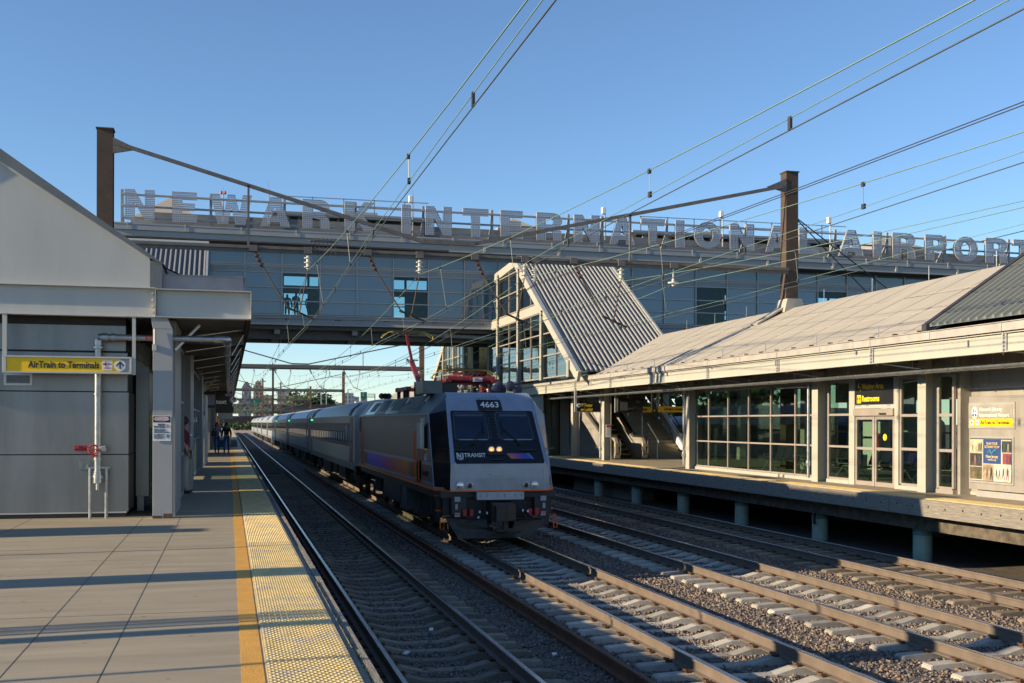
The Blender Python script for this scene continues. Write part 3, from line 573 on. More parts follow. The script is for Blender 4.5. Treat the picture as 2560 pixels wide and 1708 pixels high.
MB().box(-1.6, -1.5, 56, 64, 0, 3.5).build('panel', M['paint'], t); MB().box(-1.6, -1.5, 70, 130, 0, 3.5).build('panel', M['paint'], t)
# hanging departure screens
t = thing('departure_screen', (-.5, 57, 2.1), 'black hanging departure screen reading text over the left platform', 'screen')
x0, _, z1 = PY(539, 977, 56.5); x1, _, z0 = PY(580, 1033, 56.5); MB().box(x0, x1, 56.4, 56.6, z0, z1).build('screen_body', M['signblack'], t)
text('text', .3, (x0+.02, 56.39, (z0+z1)/2), RF, M['white'], t, bold=.02); b = MB(); b.bar((x0+.1, 56.5, z1), (x0+.1, 56.5, 3.5), .05); b.bar((x1-.1, 56.5, z1), (x1-.1, 56.5, 3.5), .05); b.build('hanger_post', M['paint'], t)
b = MB(); b.ball((x0+.62, 56.39, z1-.2), .12, 10, 1.6, .05, .7); b.ball((x0+.75, 56.39, z1-.45), .1, 10, 1, .05, 1.5); b.build('picture', M['lcloth'], t)
t = thing('notice_screen', (-1, 50, 2.3), 'black hanging notice board with a pale sheet in front of the departure screen', 'screen')
x0, _, z1 = PY(508, 978, 50); x1, _, z0 = PY(538.5, 1020, 50); MB().box(x0, x1, 49.9, 50.05, z0, z1).build('screen_body', M['signblack'], t); MB().box(x0+.15, x1-.02, 49.89, 49.898, z0+.12, z1-.15).build('sheet', M['lcloth'], t); b = MB(); b.bar((x0+.1, 50, z1), (x0+.1, 50, 3.5), .05); b.build('hanger_post', M['paint'], t)
x0, _, z1 = PY(585, 1000, 57); t = thing('arrow_sign', (x0, 57, z1), 'small round white arrow sign hung beside the black screen', 'sign'); b = MB(); b.cyl((x0, 56.35, z1), (x0, 56.4, z1), .15, 20); b.build('sign_disc', M['white'], t)
b = MB(); b.box(x0-.02, x0+.02, 56.33, 56.345, z1-.09, z1+.07)
for s in (-1, 1): b.prism([(x0, 56.345, z1+.11), (x0+s*.09, 56.345, z1+.02), (x0+s*.09, 56.345, z1-.03), (x0, 56.345, z1+.06)][::s], (0, -.01, 0))
b.build('arrow', M['ink'], t); MB().bar((x0, 56.45, z1+.1), (x0, 56.45, 3.5), .03).build('hanger_post', M['paint'], t)
t = thing('platform_sign', (-.1, 75, 2), 'small black and orange information sign farther along the left platform', 'sign'); MB().box(-.75, .3, 75, 75.1, 2.35, 2.7).build('sign_face', M['signblack'], t); MB().box(-.6, .1, 74.98, 74.995, 2.42, 2.6).build('orange_text', M['orangeline'], t); MB().box(-.7, .25, 75, 75.1, 1.9, 2.3).build('sign_panel', M['alum'], t); MB().bar((-.2, 75.05, 2.7), (-.2, 75.05, 3.5), .05).build('hanger_post', M['paint'], t)
# ------------------------------------------------------------------ right platform canopy
t = thing('platform_canopy', (17, 30, 3.5), 'long cream canopy with pale sloping roof over the far platform', 'canopy')
YS = [19.6+4.85*i for i in range(-2, 22)]
b = MB(); b2 = MB(); b3 = MB()
for i in range(len(YS)-1):
    y0, y1 = YS[i]+.06, YS[i+1]-.06
    b.box(15.30, 15.312, y0, y1, 3.17, 3.53); b.box(15.24, 15.40, y0-.05, y1+.05, 3.15, 3.168); b.box(15.24, 15.40, y0-.05, y1+.05, 3.532, 3.55)
    yy = YS[i]; b3.box(15.27, 15.34, yy-.055, yy+.055, 3.17, 3.53)
    for z in (3.2, 3.28, 3.36, 3.44, 3.51): b2.cyl((15.235, yy+.02, z), (15.27, yy+.02, z), .03, 6)
b.build('edge_girder', M['sunlit'], t); b2.each('splice_bolt', M['paintd'], t); b3.each('splice_plate', M['paintd'], t)
b = MB(); b.box(15.20, 15.50, 9, 125, 3.575, 3.745); b.box(15.17, 15.52, 9, 125, 3.75, 3.765)
for i in range(40): b.box(15.185, 15.2, 10+i*2.4, 10.03+i*2.4, 3.57, 3.76)
b.build('gutter', mat('gutter_metal', (.42, .40, .37), .5, metal=.2), t)
RX0, RZ0, RX1, RZ1 = 15.55, 3.80, 20.0, 5.92
b = MB(); ys = [22.6, 46.6]; 
b.add([(RX0, 22.6, RZ0), (RX0, 47.2, RZ0), (RX1, 56.5, RZ1), (RX1, 22.6, RZ1)], [(0, 3, 2, 1)])
b.add([(RX0, 47.2, RZ0), (RX0+.02, 47.2, RZ0), (RX1, 56.5, RZ1)], [(0, 1, 2)])
b.add([(RX1, 22.6, RZ1), (RX1, 60, RZ1), (24.6, 60, 3.8), (24.6, 22.6, 3.8)], [(0, 3, 2, 1)]); b.add([(RX0, 64, RZ0), (RX0, 125, RZ0), (RX1, 125, RZ1), (RX1, 64, RZ1)], [(0, 3, 2, 1)])
b.add([(RX1, 64, RZ1), (RX1, 125, RZ1), (24.6, 125, 3.8), (24.6, 64, 3.8)], [(0, 3, 2, 1)])
b.build('membrane_roof', M['membrane'], t)
def rp(s, y, dz=.008): return (RX0+(RX1-RX0)*s, y, RZ0+(RZ1-RZ0)*s+dz)
b = MB()
for s in (.34, .67): b.bar(rp(s, 22.6), rp(s, 22.6+(47.2-22.6)+9.3*s), .02, .012)
for k in range(20):
    y = 23.6+k*1.5; s1 = 1 if y < 46.5 else .0
    if y < 47: b.bar(rp(.0, y, .006), rp(1, y, .006), .014, .01)
b.build('roof_seam', mat('seam_grey', (.36, .34, .31), .7), t)
b = MB(); g = random.Random(3)
for k in range(26): y = 22.9+k*1.0; b.box(15.5, 15.62, y-.03, y+.03, 3.75, 3.85)
b.each('gutter_strap', M['darkm'], t)
b = MB()
for k in range(9): y = 23+k*3.0; p = rp(1, y); b.cyl(p, (p[0], p[1], p[2]+.42), .012, 5); p = rp(0, y+1.6); b.cyl(p, (p[0], p[1], p[2]+.28), .012, 5)
b.each('lightning_rod', M['galv'], t)
# sharply ribbed raised roof at the near end
b = MB(); e0 = (15.5, 22.53, 3.83)
def cp(s, y, dz=0): return (15.5+4.5*s, y, 3.90+2.95*s+dz)
b.add([cp(0, 22.5), cp(1, 22.5), cp(1, 12), cp(0, 12)], [(0, 1, 2, 3)]); b.build('raised_roof', M['corrd'], t)
b = MB(); y = 12.1
while y < 22.4: b.hexa([cp(0, y), cp(0, y+.11), cp(0, y+.085, .075), cp(0, y+.025, .075)], [cp(1, y), cp(1, y+.11), cp(1, y+.085, .075), cp(1, y+.025, .075)]); y += .27
b.build('roof_ribs', M['corrd'], t)
b = MB(); b.hexa([cp(-.02, 22.44, -.1), cp(-.02, 22.62, -.1), cp(-.02, 22.62, .11), cp(-.02, 22.44, .11)], [cp(1, 22.44, -.1), cp(1, 22.62, -.1), cp(1, 22.62, .11), cp(1, 22.44, .11)]); b.build('roof_edge_cap', M['darkm'], t)
b = MB(); b.add([(15.6, 22.55, 3.8), (20, 22.55, 5.92), (20, 22.55, 6.85), (15.5, 22.55, 3.9)], [(0, 1, 2, 3)]); b.build('roof_end', M['corr'], t)
b = MB(); b.box(15.42, 24.6, 9, 125, 3.56, 3.60); b.build('soffit', M['soffit'], t)
b = MB()
for y in YS: b.box(15.42, 24, y-.006, y+.006, 3.2, 3.555); b.box(15.42, 24, y-.07, y+.07, 3.185, 3.199)
b.each('cross_beam', M['soffit'], t)
b = MB()
for y in YS: b.bar((15.4, y+.2, 3.2), (16.2, y-.9, 2.97), .03); b.bar((15.4, y+.2, 3.22), (16.4, y+1.5, 3.2), .025)
b.each('hanger_rod', M['alum'], t)
b = MB(); b.cyl((15.9, 14, 2.93), (15.9, 64, 2.93), .062, 12)
for k in range(52): b.cyl((15.9, 14.5+k*.97, 2.93), (15.9, 14.55+k*.97, 2.93), .078, 10); 
for k in range(17): b.bar((15.9, 15+k*2.9, 2.98), (15.9, 15+k*2.9, 3.2), .016); b.bar((15.9, 15+k*2.9, 3.1), (16.0, 15.12+k*2.9, 3.0), .012)
b.build('sprinkler_pipe', M['galv'], t, smooth=40)
def hcol(x, y, lb=None):
    b = MB(); b.box(x, x+.015, y-.17, y+.17, 0, 3.55); b.box(x+.33, x+.345, y-.17, y+.17, 0, 3.55); b.box(x+.016, x+.329, y-.01, y+.01, 0, 3.55); return b.build('column', M['sunlit'], t)
for y in (24.24, 29.42, 38.75, 48.45, 53.2, 58.05, 62.9, 67.8, 77.5, 87): hcol(16.52, y)
for y in (29, 38.7, 48.4, 58, 67): b = MB(); b.box(23.2, 23.55, y-.17, y+.17, 0, 3.55); b.build('column', M['sunlit'], t)
danger_at = PX(1515, 1071, 16.5)
td = thing('danger_sign', (16.5, 48.2, 1.6), 'small red and white danger sign on the canopy column beside the escalator', 'sign', 'high voltage warning signs')
b = MB(); b.box(16.60, 16.84, 48.25, 48.27, 1.05, 1.62); b.build('sign_plate', M['white'], td); MB().box(16.61, 16.83, 48.24, 48.249, 1.5, 1.6).build('header', M['red'], td)
b = MB()
for k in range(5): b.box(16.63, 16.81, 48.243, 48.249, 1.42-k*.07, 1.445-k*.07)
b.build('small_print', mat('faded_print', (.4, .4, .4), .6), td)
for y in (29.68, 38.95, 48.65):
    d = thing('drain_downpipe', (16.48, y, 0), {29.68: 'galvanised downpipe beside the automatic doors of the waiting room', 38.95: 'galvanised downpipe at the far corner of the glazed waiting room', 48.65: 'galvanised downpipe on the column by the escalator'}[y], 'pipe', 'galvanised downpipes on the far platform')
    b = MB(); b.cyl((16.46, y, .1), (16.46, y, 2.8 if y < 35 else 3.1), .045, 10); b.cyl((16.46, y, .45), (16.46, y, .6), .075, 10); b.cyl((16.38, y, .5), (16.46, y, .5), .05, 8)
    if y < 35: b.cyl((16.46, y, 2.78), (16.46, y+1.5, 2.80), .045, 10); b.cyl((16.46, y+1.5, 2.8), (16.46, y+1.9, 2.8), .06, 10)
    b.build('pipe_run', M['galv'], d, smooth=40)

# ------------------------------------------------------------------ waiting room
t = thing('waiting_room', (17, 30, 0), 'glazed waiting room on the far platform with automatic doors', 'building')
XW = 16.85; ZS = [.13, 1.04, 1.94, 2.87]
glazed_wall(t, XW, [29.72, 31.15, 32.75, 34.33, 35.92, 37.54, 39.13], ZS)
glazed_wall(t, XW, [28.02, 29.18], [.13, 1.04, 1.94, 2.87], post=.06)
glazed_wall(t, XW, [24.5, 25.58], [.13, 1.04, 1.9, 2.87], post=.07)
glazed_wall(t, XW, [23.42, 24.0], [.13, 1.04, 1.9, 2.87], post=.07)
b = MB(); b.box(XW-.08, XW+.1, 29.7, 39.2, 0, .10); b.box(XW-.08, XW+.1, 28, 29.2, 0, .1); b.box(XW-.08, XW+.1, 24.45, 25.6, 0, .1); b.each('kerb', M['sunlit'], t)
MB().box(XW-.06, XW+.1, 23.38, 24.05, 0, .1).build('kerb', M['mullion'], t)
b = MB(); b.box(XW-.05, XW+.05, 23.3, 39.2, 2.90, 3.5); b.build('header_wall', M['inner'], t)
b = MB(); b.box(XW-.07, XW+.07, 27.72, 28.0, 0, 2.9); b.box(XW-.07, XW+.07, 25.62, 25.80, 0, 2.9); b.each('door_post', M['sunlit'], t)
MB().box(XW-.06, XW+.05, 25.81, 27.71, 2.10, 2.17).build('door_beam', M['sunlit'], t)
MB().box(XW-.12, XW+.05, 25.81, 27.71, 1.90, 2.09).build('door_header', M['mullion'], t, bevel=.005)
MB().box(XW-.15, XW-.121, 26.1, 26.4, 1.93, 1.97).build('door_sensor', M['black'], t)
for a, c, lb in ((26.79, 27.69, 'sliding glass door leaf without sticker'), (25.83, 26.73, 'sliding glass door leaf with a yellow sticker')):
    b = MB(); x = XW-.03; b.box(x-.025, x+.025, a, a+.07, .01, 1.895); b.box(x-.025, x+.025, c-.07, c, .01, 1.895)
    for z0, z1 in ((.01, .13), (.98, 1.05), (1.80, 1.895)): b.box(x-.022, x+.022, a+.071, c-.071, z0, z1)
    d = b.build('sliding_door', M['mullion'], t, label=lb); MB().box(x-.004, x+.004, a+.072, c-.072, .131, .979).build('door_glass', M['glassg'], d); MB().box(x-.004, x+.004, a+.072, c-.072, 1.051, 1.799).build('door_glass', M['glassg'], d)
b = MB(); b.box(XW-.07, XW-.045, 26.74, 26.78, .01, 1.9); b.build('door_edge', M['alum'], t)
b = MB(); b.cyl((XW-.04, 26.28, 1.33), (XW-.036, 26.28, 1.33), .09, 16); b.build('yellow_sticker', M['lyellow'], t)
b = MB(); b.box(XW-.06, XW-.02, 25.83, 27.69, 2.20, 2.90); s = b.build('sign_board', M['signblack'], t)
b = MB(); b.box(XW-.075, XW-.061, 25.83, 27.69, 2.18, 2.2); b.box(XW-.075, XW-.061, 25.80, 25.83, 2.2, 2.9); b.build('sign_rim', M['alum'], s)
text('Waiting Area', .22, (XW-.063, 27.36, 2.69), RL, M['lyellow'], s, bold=.02, fit=1.05); text('Restrooms', .22, (XW-.063, 27.36, 2.36), RL, M['lyellow'], s, bold=.03, fit=.84)
b = MB(); b.box(XW-.066, XW-.061, 27.40, 27.60, 2.25, 2.47); b.build('pictogram', M['lyellow'], s)
b = MB()
for yy in (27.45, 27.55): b.ball((XW-.069, yy, 2.435), .018, 8, .1); b.box(XW-.071, XW-.067, yy-.026, yy+.026, 2.34, 2.41); b.box(XW-.071, XW-.067, yy-.014, yy+.014, 2.26, 2.34)
b.build('pictogram', M['ink'], s)
b = MB(); b.ball((XW-.065, 27.5, 2.79), .02, 8, .1); b.box(XW-.068, XW-.063, 27.5, 27.55, 2.67, 2.76); b.box(XW-.068, XW-.063, 27.42, 27.5, 2.67, 2.69); b.box(XW-.068, XW-.063, 27.42, 27.44, 2.58, 2.67); b.build('pictogram', M['lyellow'], s)
# inside
b = MB(); b.box(17, 22.9, 23.4, 39.1, 0, .02); b.build('inner_floor', M['platform'], t)
b = MB(); b.box(22.9, 23.0, 23.3, 28.3, 0, 3.5); b.box(22.9, 23.0, 23.3, 39.2, 2.5, 3.5); b.box(22.9, 23.0, 23.3, 39.2, 0, .3); b.box(19.9, 20.2, 24.0, 27.5, 0, 3.5); b.build('inner_wall', M['inner'], t)
b = MB()
for y in (29.5, 31, 32, 35.6, 37, 38.2): b.box(22.9, 23, y, y+.08, .3, 2.5)
b.box(22.9, 23, 28.3, 39.2, 1.35, 1.42); b.build('back_mullions', M['mullion'], t)
MB().box(16.92, 23, 39.14, 39.2, 0, 3.5).build('end_wall', M['glassg'], t)
b = MB()
for y in (30.5, 33.6, 36.9): b.box(20.3, 20.6, y, y+.3, .02, 3.5)
b.each('inner_column', M['sunlit'], t)
def bench(x, y, lb, first=[None]):
    if first[0]: return dup(first[0], (x-17.9, y-24.6, 0), label=lb)
    t = thing('waiting_bench', (17.9, 24.6, .02), lb, 'bench', 'benches inside the waiting room'); X, Y = 17.9, 24.6
    for k in range(4):
        y0 = Y+k*.56; b = MB(); b.hexa([(X, y0, .44), (X+.46, y0, .42), (X+.46, y0+.5, .42), (X, y0+.5, .44)], [(X, y0, .47), (X+.46, y0, .45), (X+.46, y0+.5, .45), (X, y0+.5, .47)]); b.hexa([(X+.46, y0, .47), (X+.49, y0, .47), (X+.49, y0+.5, .47), (X+.46, y0+.5, .47)], [(X+.62, y0, .88), (X+.65, y0, .88), (X+.65, y0+.5, .88), (X+.62, y0+.5, .88)]); b.build('seat', M['benchm'], t)
    for y0 in (Y, Y+2.2):
        b = MB(); b.bar((X-.02, y0, .03), (X+.25, y0, .4), .03); b.bar((X+.55, y0, .03), (X+.25, y0, .4), .03); b.bar((X+.02, y0, .62), (X+.42, y0, .62), .03); b.bar((X+.02, y0, .62), (X+.1, y0, .42), .02); b.build('leg', M['alum'], t)
    MB().bar((X+.25, Y, .41), (X+.25, Y+2.2, .41), .05).build('rail', M['alum'], t)
    first[0] = t; return t
bench(0, 0, 'dark waiting bench seen through the pane right of the doors'); bench(17.9, 27.4, 'dark waiting bench behind the sliding doors'); bench(17.9, 30.6, 'dark waiting bench behind the pane left of the downpipe'); bench(18.4, 34.2, 'dark waiting bench deep inside the glazed room near the middle')
d = thing('sliding_cabinet', (18.4, 30.9, 0), 'pale notice cabinet with red lettering inside the waiting room', 'cabinet'); MB().box(19, 19.3, 29.9, 30.9, .3, 1.75).build('cabinet_body', M['white'], d); MB().box(18.98, 18.995, 30.0, 30.8, 1.25, 1.3).build('red_line', M['red'], d); MB().box(18.98, 18.995, 29.95, 30.05, .9, 1.4).build('red_line', M['red'], d)
# stainless wall and the information panel
MB().box(17.22, 17.3, 18, 23.3, .08, 3.5).build('steel_wall', M['steelsun'], t); MB().box(17.2, 17.32, 18, 23.3, 0, .078).build('kerb', M['sunlit'], t)
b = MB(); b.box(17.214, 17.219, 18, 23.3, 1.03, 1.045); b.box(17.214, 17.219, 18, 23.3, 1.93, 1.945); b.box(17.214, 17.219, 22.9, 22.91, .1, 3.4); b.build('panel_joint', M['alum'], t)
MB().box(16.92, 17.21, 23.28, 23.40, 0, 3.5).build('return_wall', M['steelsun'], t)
b = MB(); b.bar((16.9, 25.7, 2.74), (16.6, 24.2, 2.78), .02); b.bar((17.1, 23.4, 2.52), (17.1, 18, 2.52), .025); b.build('conduit', M['alum'], t)
t = thing('information_panel', (16.95, 22, 0), 'ribbed steel information panel with airport sign and poster on the far platform', 'information panel')
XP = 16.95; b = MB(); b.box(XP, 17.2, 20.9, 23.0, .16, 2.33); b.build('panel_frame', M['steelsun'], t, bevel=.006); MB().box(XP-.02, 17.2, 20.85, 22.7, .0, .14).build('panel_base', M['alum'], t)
b = MB(); z = .3
while z < 2.3: b.box(XP-.004, XP, 20.95, 22.95, z, z+.016); z += .045
b.build('panel_ribs', M['steelsun'], t)
ly0 = PX(2427, 1010, XP)[1]; ly1 = PX(2535, 1010, XP)[1]
za, zb, zc_ = PX(2427, 1014, XP)[2], PX(2427, 1047, XP)[2], PX(2427, 1066, XP)[2]
b = MB(); b.box(XP-.03, XP-.005, ly1-.06, ly0+.04, zc_-.05, za+.06); fr = b.build('sign_frame', M['alum'], t)
MB().box(XP-.036, XP-.031, ly1, ly0, zb, za).build('sign_face', mat('sign_grey', (.30, .28, .24), .5), fr); MB().box(XP-.036, XP-.031, ly1, ly0, zc_, zb-.002).build('sign_face', M['yellow'], fr)
text('Newark Liberty', .115, (XP-.038, ly0-.36, za-.10), RL, M['white'], fr, bold=.012, fit=.78); text('International Airport', .115, (XP-.038, ly0-.36, za-.235), RL, M['white'], fr, bold=.012, fit=1.02)
text('AirTrain to Terminals', .115, (XP-.038, ly0-.40, (zb+zc_)/2), RL, M['ink'], fr, bold=.015, fit=1.0)
b = MB(); b.cyl((XP-.040, ly0-.1, (zb+zc_)/2), (XP-.036, ly0-.1, (zb+zc_)/2), .07, 18); b.box(XP-.040, XP-.036, ly0-.35, ly0-.22, (zb+zc_)/2-.06, (zb+zc_)/2+.06); b.build('disc', M['white'], fr)
zz = (zb+zc_)/2; yy = ly0-.1; b = MB(); b.box(XP-.044, XP-.041, yy-.045, yy+.04, zz-.007, zz+.007)
for s in (-1, 1): b.bar((XP-.042, yy+.042, zz), (XP-.042, yy+.002, zz+s*.035), .004, .013, up=(1, 0, 0))
b.build('arrow', M['ink'], fr); MB().box(XP-.044, XP-.041, ly0-.33, ly0-.24, zz+.0, zz+.02).build('red_mark', M['red'], fr)
b = MB(); ex, ez = ly0-.19, za-.17; b.ball((XP-.038, ex, ez), .12, 16, .03, .85, 1.2); b.build('emblem', M['white'], fr)
for sgn, cA, cB in ((1, 'red', 'bl'), (-1, 'gr', 'bl')):
    mA = {'red': M['red'], 'gr': mat('emblem_green', (.03, .3, .1), .5)}[cA]
    b = MB(); b.prism([(XP-.044, ex+sgn*.006, ez+.10), (XP-.044, ex+sgn*.03, ez+.09), (XP-.044, ex+sgn*.075, ez-.0), (XP-.044, ex+sgn*.03, ez+.0)], (-.002, 0, 0)); b.build('emblem_arm', mA, fr)
    b = MB(); b.prism([(XP-.044, ex+sgn*.008, ez-.01), (XP-.044, ex+sgn*.07, ez-.03), (XP-.044, ex+sgn*.08, ez-.08), (XP-.044, ex+sgn*.02, ez-.10)], (-.002, 0, 0)); b.build('emblem_arm', mat('emblem_blue', (.02, .16, .5), .5), fr)
pz1 = PX(2429, 1098, XP)[2]; pz0 = PX(2429, 1199, XP)[2]; py1 = PX(2532, 1100, XP)[1]; py0 = PX(2429, 1100, XP)[1]; PH = pz1-pz0; PWd = py0-py1
b = MB(); b.box(XP-.03, XP-.005, py1-.06, py0+.04, pz0-.06, pz1+.07); pf = b.build('poster_frame', M['alum'], t); MB().box(XP-.034, XP-.031, py1-.02, py0+.01, pz0-.015, pz1+.03).build('poster_backing', mat('backing_grey', (.09, .09, .1), .5), pf)
MB().box(XP-.038, XP-.035, py1, py0, pz0, pz1).build('poster', mat('poster_white', (.45, .42, .34), .5), pf)
def tile(u0, u1, v0, v1, m, nm='poster_picture', k=0): MB().box(XP-.041-.0015*k, XP-.0385-.0015*k, py0-u1*PWd, py0-u0*PWd, pz0+v0*PH, pz0+v1*PH).build(nm, m, pf)
tile(.33, .76, .42, 1.0, M['posterblue'])
for i, (u0, u1, v0, v1, c) in enumerate([(0, .31, .68, .99, (.45, .42, .28)), (.78, 1, .7, .97, (.04, .05, .05)), (0, .3, .35, .66, (.05, .05, .05)), (.8, 1, .42, .68, (.25, .06, .05)), (0, .3, .03, .33, (.14, .12, .07)), (.33, .58, .0, .40, (.30, .24, .17)), (.6, 1, .0, .40, (.62, .57, .42))]): tile(u0, u1, v0, v1, mat('picture%d' % i, c, .5, var=.45, scale=7))
def fig(u, v, h, c, k=1):
    b = MB(); y = py0-u*PWd; z = pz0+v*PH; X = XP-.043; b.ball((X, y, z+h*.93), h*.07, 8, .03); b.box(X-.001, X+.001, y-h*.1, y+h*.1, z+h*.5, z+h*.86)
    for s in (-1, 1): b.prism([(X, y, z+h*.5), (X, y+s*h*.1, z+h*.5), (X, y+s*h*.17, z), (X, y+s*h*.11, z)][::s], (-.002, 0, 0))
    b.build('printed_figure', mat('fig', c, .6), pf)
for u, v, h, c in ((.23, .69, .25, (.03, .03, .03)), (.28, .69, .27, (.04, .04, .05)), (.07, .69, .2, (.12, .09, .05)), (.84, .7, .25, (.06, .10, .09)), (.93, .7, .24, (.3, .28, .2)), (.9, .42, .25, (.05, .05, .15)), (.98, .42, .26, (.04, .04, .12)), (.13, .36, .28, (.3, .15, .1)), (.24, .36, .28, (.05, .08, .14)), (.43, .02, .33, (.2, .12, .07)), (.53, .02, .36, (.03, .04, .04)), (.66, .05, .27, (.1, .1, .14)), (.73, .05, .27, (.3, .08, .07)), (.82, .04, .32, (.04, .12, .3)), (.92, .04, .33, (.25, .1, .2)), (.1, .04, .2, (.25, .2, .08)), (.2, .04, .2, (.06, .09, .04))): fig(u, v, h*PH/1.0*.9, c)
mgold = mat('gold_text', (.65, .48, .2), .5)
for s, sz, v, m_, sx in (('PLAN YOUR', .085, .90, mgold, .27), ('GETAWAY NOW', .085, .82, mgold, .36), ('New Jersey', .10, .59, mgold, .29), ('visitnj.org', .06, .515, mgold, .20)): text(s, sz*PH/.95, (XP-.043, py0-.545*PWd, pz0+v*PH), RL, m_, pf, align='CENTER', fit=sx*PWd, bold=.01)
b = MB(); ty = py0-.545*PWd; tz = pz0+.71*PH
b.tube([(XP-.043, ty+.16, tz-.03), (XP-.043, ty+.08, tz+.05), (XP-.043, ty+.02, tz-.05), (XP-.043, ty-.06, tz+.03), (XP-.043, ty-.14, tz+.045)], .008, 5); b.build('wave_mark', mat('wave_green', (.1, .5, .4), .5), pf)

# ------------------------------------------------------------------ escalator and stairs
def rise(y, y0=50.6, s=.577): return max(0, (y-y0)*s)
t = thing('escalator', (18.2, 49, 0), 'stainless escalator rising from the far platform to the bridge', 'escalator')
def balustrade(x, nm='balustrade'):
    b = MB(); prof = [(49.25, .05), (49.1, .3), (49.1, .75), (49.3, 1.0), (49.7, 1.02), (50.6, 1.02)]
    top = [(y, z) for y, z in prof]+[(62, 1.02+rise(62))]; bot = [(49.25, .05), (50.9, .05), (62, rise(62)-.2)]
    pts = [(x-.13, y, z) for y, z in top]+[(x-.13, y, z) for y, z in reversed(bot[1:])]
    b.prism(pts, (.26, 0, 0)); o = b.build(nm, M['steelsun'], t)
    h = MB(); h.tube([(x, 49.5, .15), (x, 49.03, .3), (x, 48.98, .6), (x, 49.05, .9), (x, 49.3, 1.07), (x, 50.6, 1.09), (x, 62, 1.09+rise(62))], .055, 8); h.build('handrail', M['black'], o, smooth=40)
    MB().box(x-.135, x-.131, 49.2, 49.24, .6, .8).build('sticker', M['lyellow'], o)
balustrade(17.5); balustrade(18.85)
b = MB(); k = 0
while 50.6+k*.4 < 61: y = 50.6+k*.4; b.box(17.65, 18.7, y, y+.4, rise(y), rise(y)+.23); k += 1
b.build('steps', M['darkm'], t); b = MB()
for j in range(k): y = 50.6+j*.4; b.box(17.66, 18.69, y-.004, y-.001, rise(y)+.19, rise(y)+.222)
b.build('step_edge', M['lyellow'], t)
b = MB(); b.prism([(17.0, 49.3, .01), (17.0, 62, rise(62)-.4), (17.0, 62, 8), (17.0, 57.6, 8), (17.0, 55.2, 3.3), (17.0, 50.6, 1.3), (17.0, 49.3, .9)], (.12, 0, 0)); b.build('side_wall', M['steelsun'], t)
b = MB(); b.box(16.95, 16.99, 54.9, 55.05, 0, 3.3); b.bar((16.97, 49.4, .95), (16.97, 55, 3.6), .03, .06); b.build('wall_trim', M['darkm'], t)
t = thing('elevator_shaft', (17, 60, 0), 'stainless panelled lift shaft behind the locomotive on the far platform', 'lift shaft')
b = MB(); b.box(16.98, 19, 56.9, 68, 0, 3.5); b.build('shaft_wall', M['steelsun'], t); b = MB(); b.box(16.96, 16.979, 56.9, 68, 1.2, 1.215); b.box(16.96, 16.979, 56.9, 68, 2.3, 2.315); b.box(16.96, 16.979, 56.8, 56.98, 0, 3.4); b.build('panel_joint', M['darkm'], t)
t = thing('staircase', (20, 49.5, 0), 'concrete staircase with steel handrails beside the escalator', 'staircase')
b = MB(); k = 0
while 49.9+k*.30 < 60: y = 49.9+k*.3; b.box(19.3, 21.1, y, y+.31, max(0, k*.173-.2), (k+1)*.173); k += 1
b.build('steps', M['platform'], t)
b = MB(); b.prism([(21.1, 49.6, 0), (21.1, 60, 6.0), (21.1, 60, 6.5), (21.1, 49.6, .35)], (.12, 0, 0)); b.build('stringer', M['white'], t)
for x, nm in ((19.5, 0), (21.05, 1)):
    b = MB(); pts = [(x, 49.2, .9), (x, 49.1, .75), (x, 49.2, .6), (x, 49.35, .62)]
    b.tube(pts, .02, 6); b.bar((x, 49.2, .9), (x, 59.5, .9+6.1), .04)
    for y in (49.3, 51.3, 53.3, 55.3): b.bar((x, y, max(0, (y-49.9)*.577)), (x, y, .95+(y-49.2)*.592), .035)
    if nm:
        b.bar((x+.1, 49.3, .55), (x+.1, 59.5, .55+6.1), .03)
        for i in range(12): y = 50.2+i*.15; b.bar((x+.12, y, (y-49.6)*.577), (x+.12, y, .5+(y-49.3)*.577), .02)
    b.build('handrail', M['galv'], t)
def small_sign(nm, px0, py0_, px1, py1_, Y, face, label, body, cat='sign', frame=True):
    x0, _, z1 = PY(px0, py0_, Y); x1, _, z0 = PY(px1, py1_, Y); t = thing(nm, ((x0+x1)/2, Y, z0), label, cat); MB().box(x0, x1, Y, Y+.08, z0, z1).build(body, face, t); return t, x0, x1, z0, z1
t, x0, x1, z0, z1 = small_sign('hanging_sign', 1443, 1007, 1502, 1029.5, 48, M['signblack'], 'black hanging sign reading Elevator Escalator with an up arrow', 'sign_face')
text('Elevator', .20, (x0+.33, 47.99, z0+.66*(z1-z0)+.02), RF, M['lyellow'], t, bold=.03, fit=.38); text('Escalator', .20, (x0+.33, 47.99, z0+.25*(z1-z0)), RF, M['lyellow'], t, bold=.03, fit=.40)
b = MB(); b.box(x0+.18, x0+.29, 47.98, 47.995, z0+.58*(z1-z0), z0+.9*(z1-z0)); b.box(x0+.2, x0+.3, 47.98, 47.995, z0+.12*(z1-z0), z0+.3*(z1-z0)); b.build('pictogram', M['lyellow'], t)
b = MB(); b.cyl((x0+.07, 47.96, z0+.7*(z1-z0)), (x0+.07, 47.99, z0+.7*(z1-z0)), .09, 16); b.build('arrow_disc', M['white'], t); b = MB(); b.box(x0+.06, x0+.08, 47.95, 47.958, z0+.55*(z1-z0), z0+.8*(z1-z0)); b.box(x0+.02, x0+.12, 47.95, 47.958, z0+.72*(z1-z0), z0+.76*(z1-z0)); b.build('arrow', M['ink'], t)
MB().box(x0-.12, x0-.02, 48, 48.08, z0-.02, 3.2).build('hanger_post', M['alum'], t); MB().box(x0-.02, x1, 47.99, 48.09, z0-.03, z0-.001).build('sign_rim', M['alum'], t)
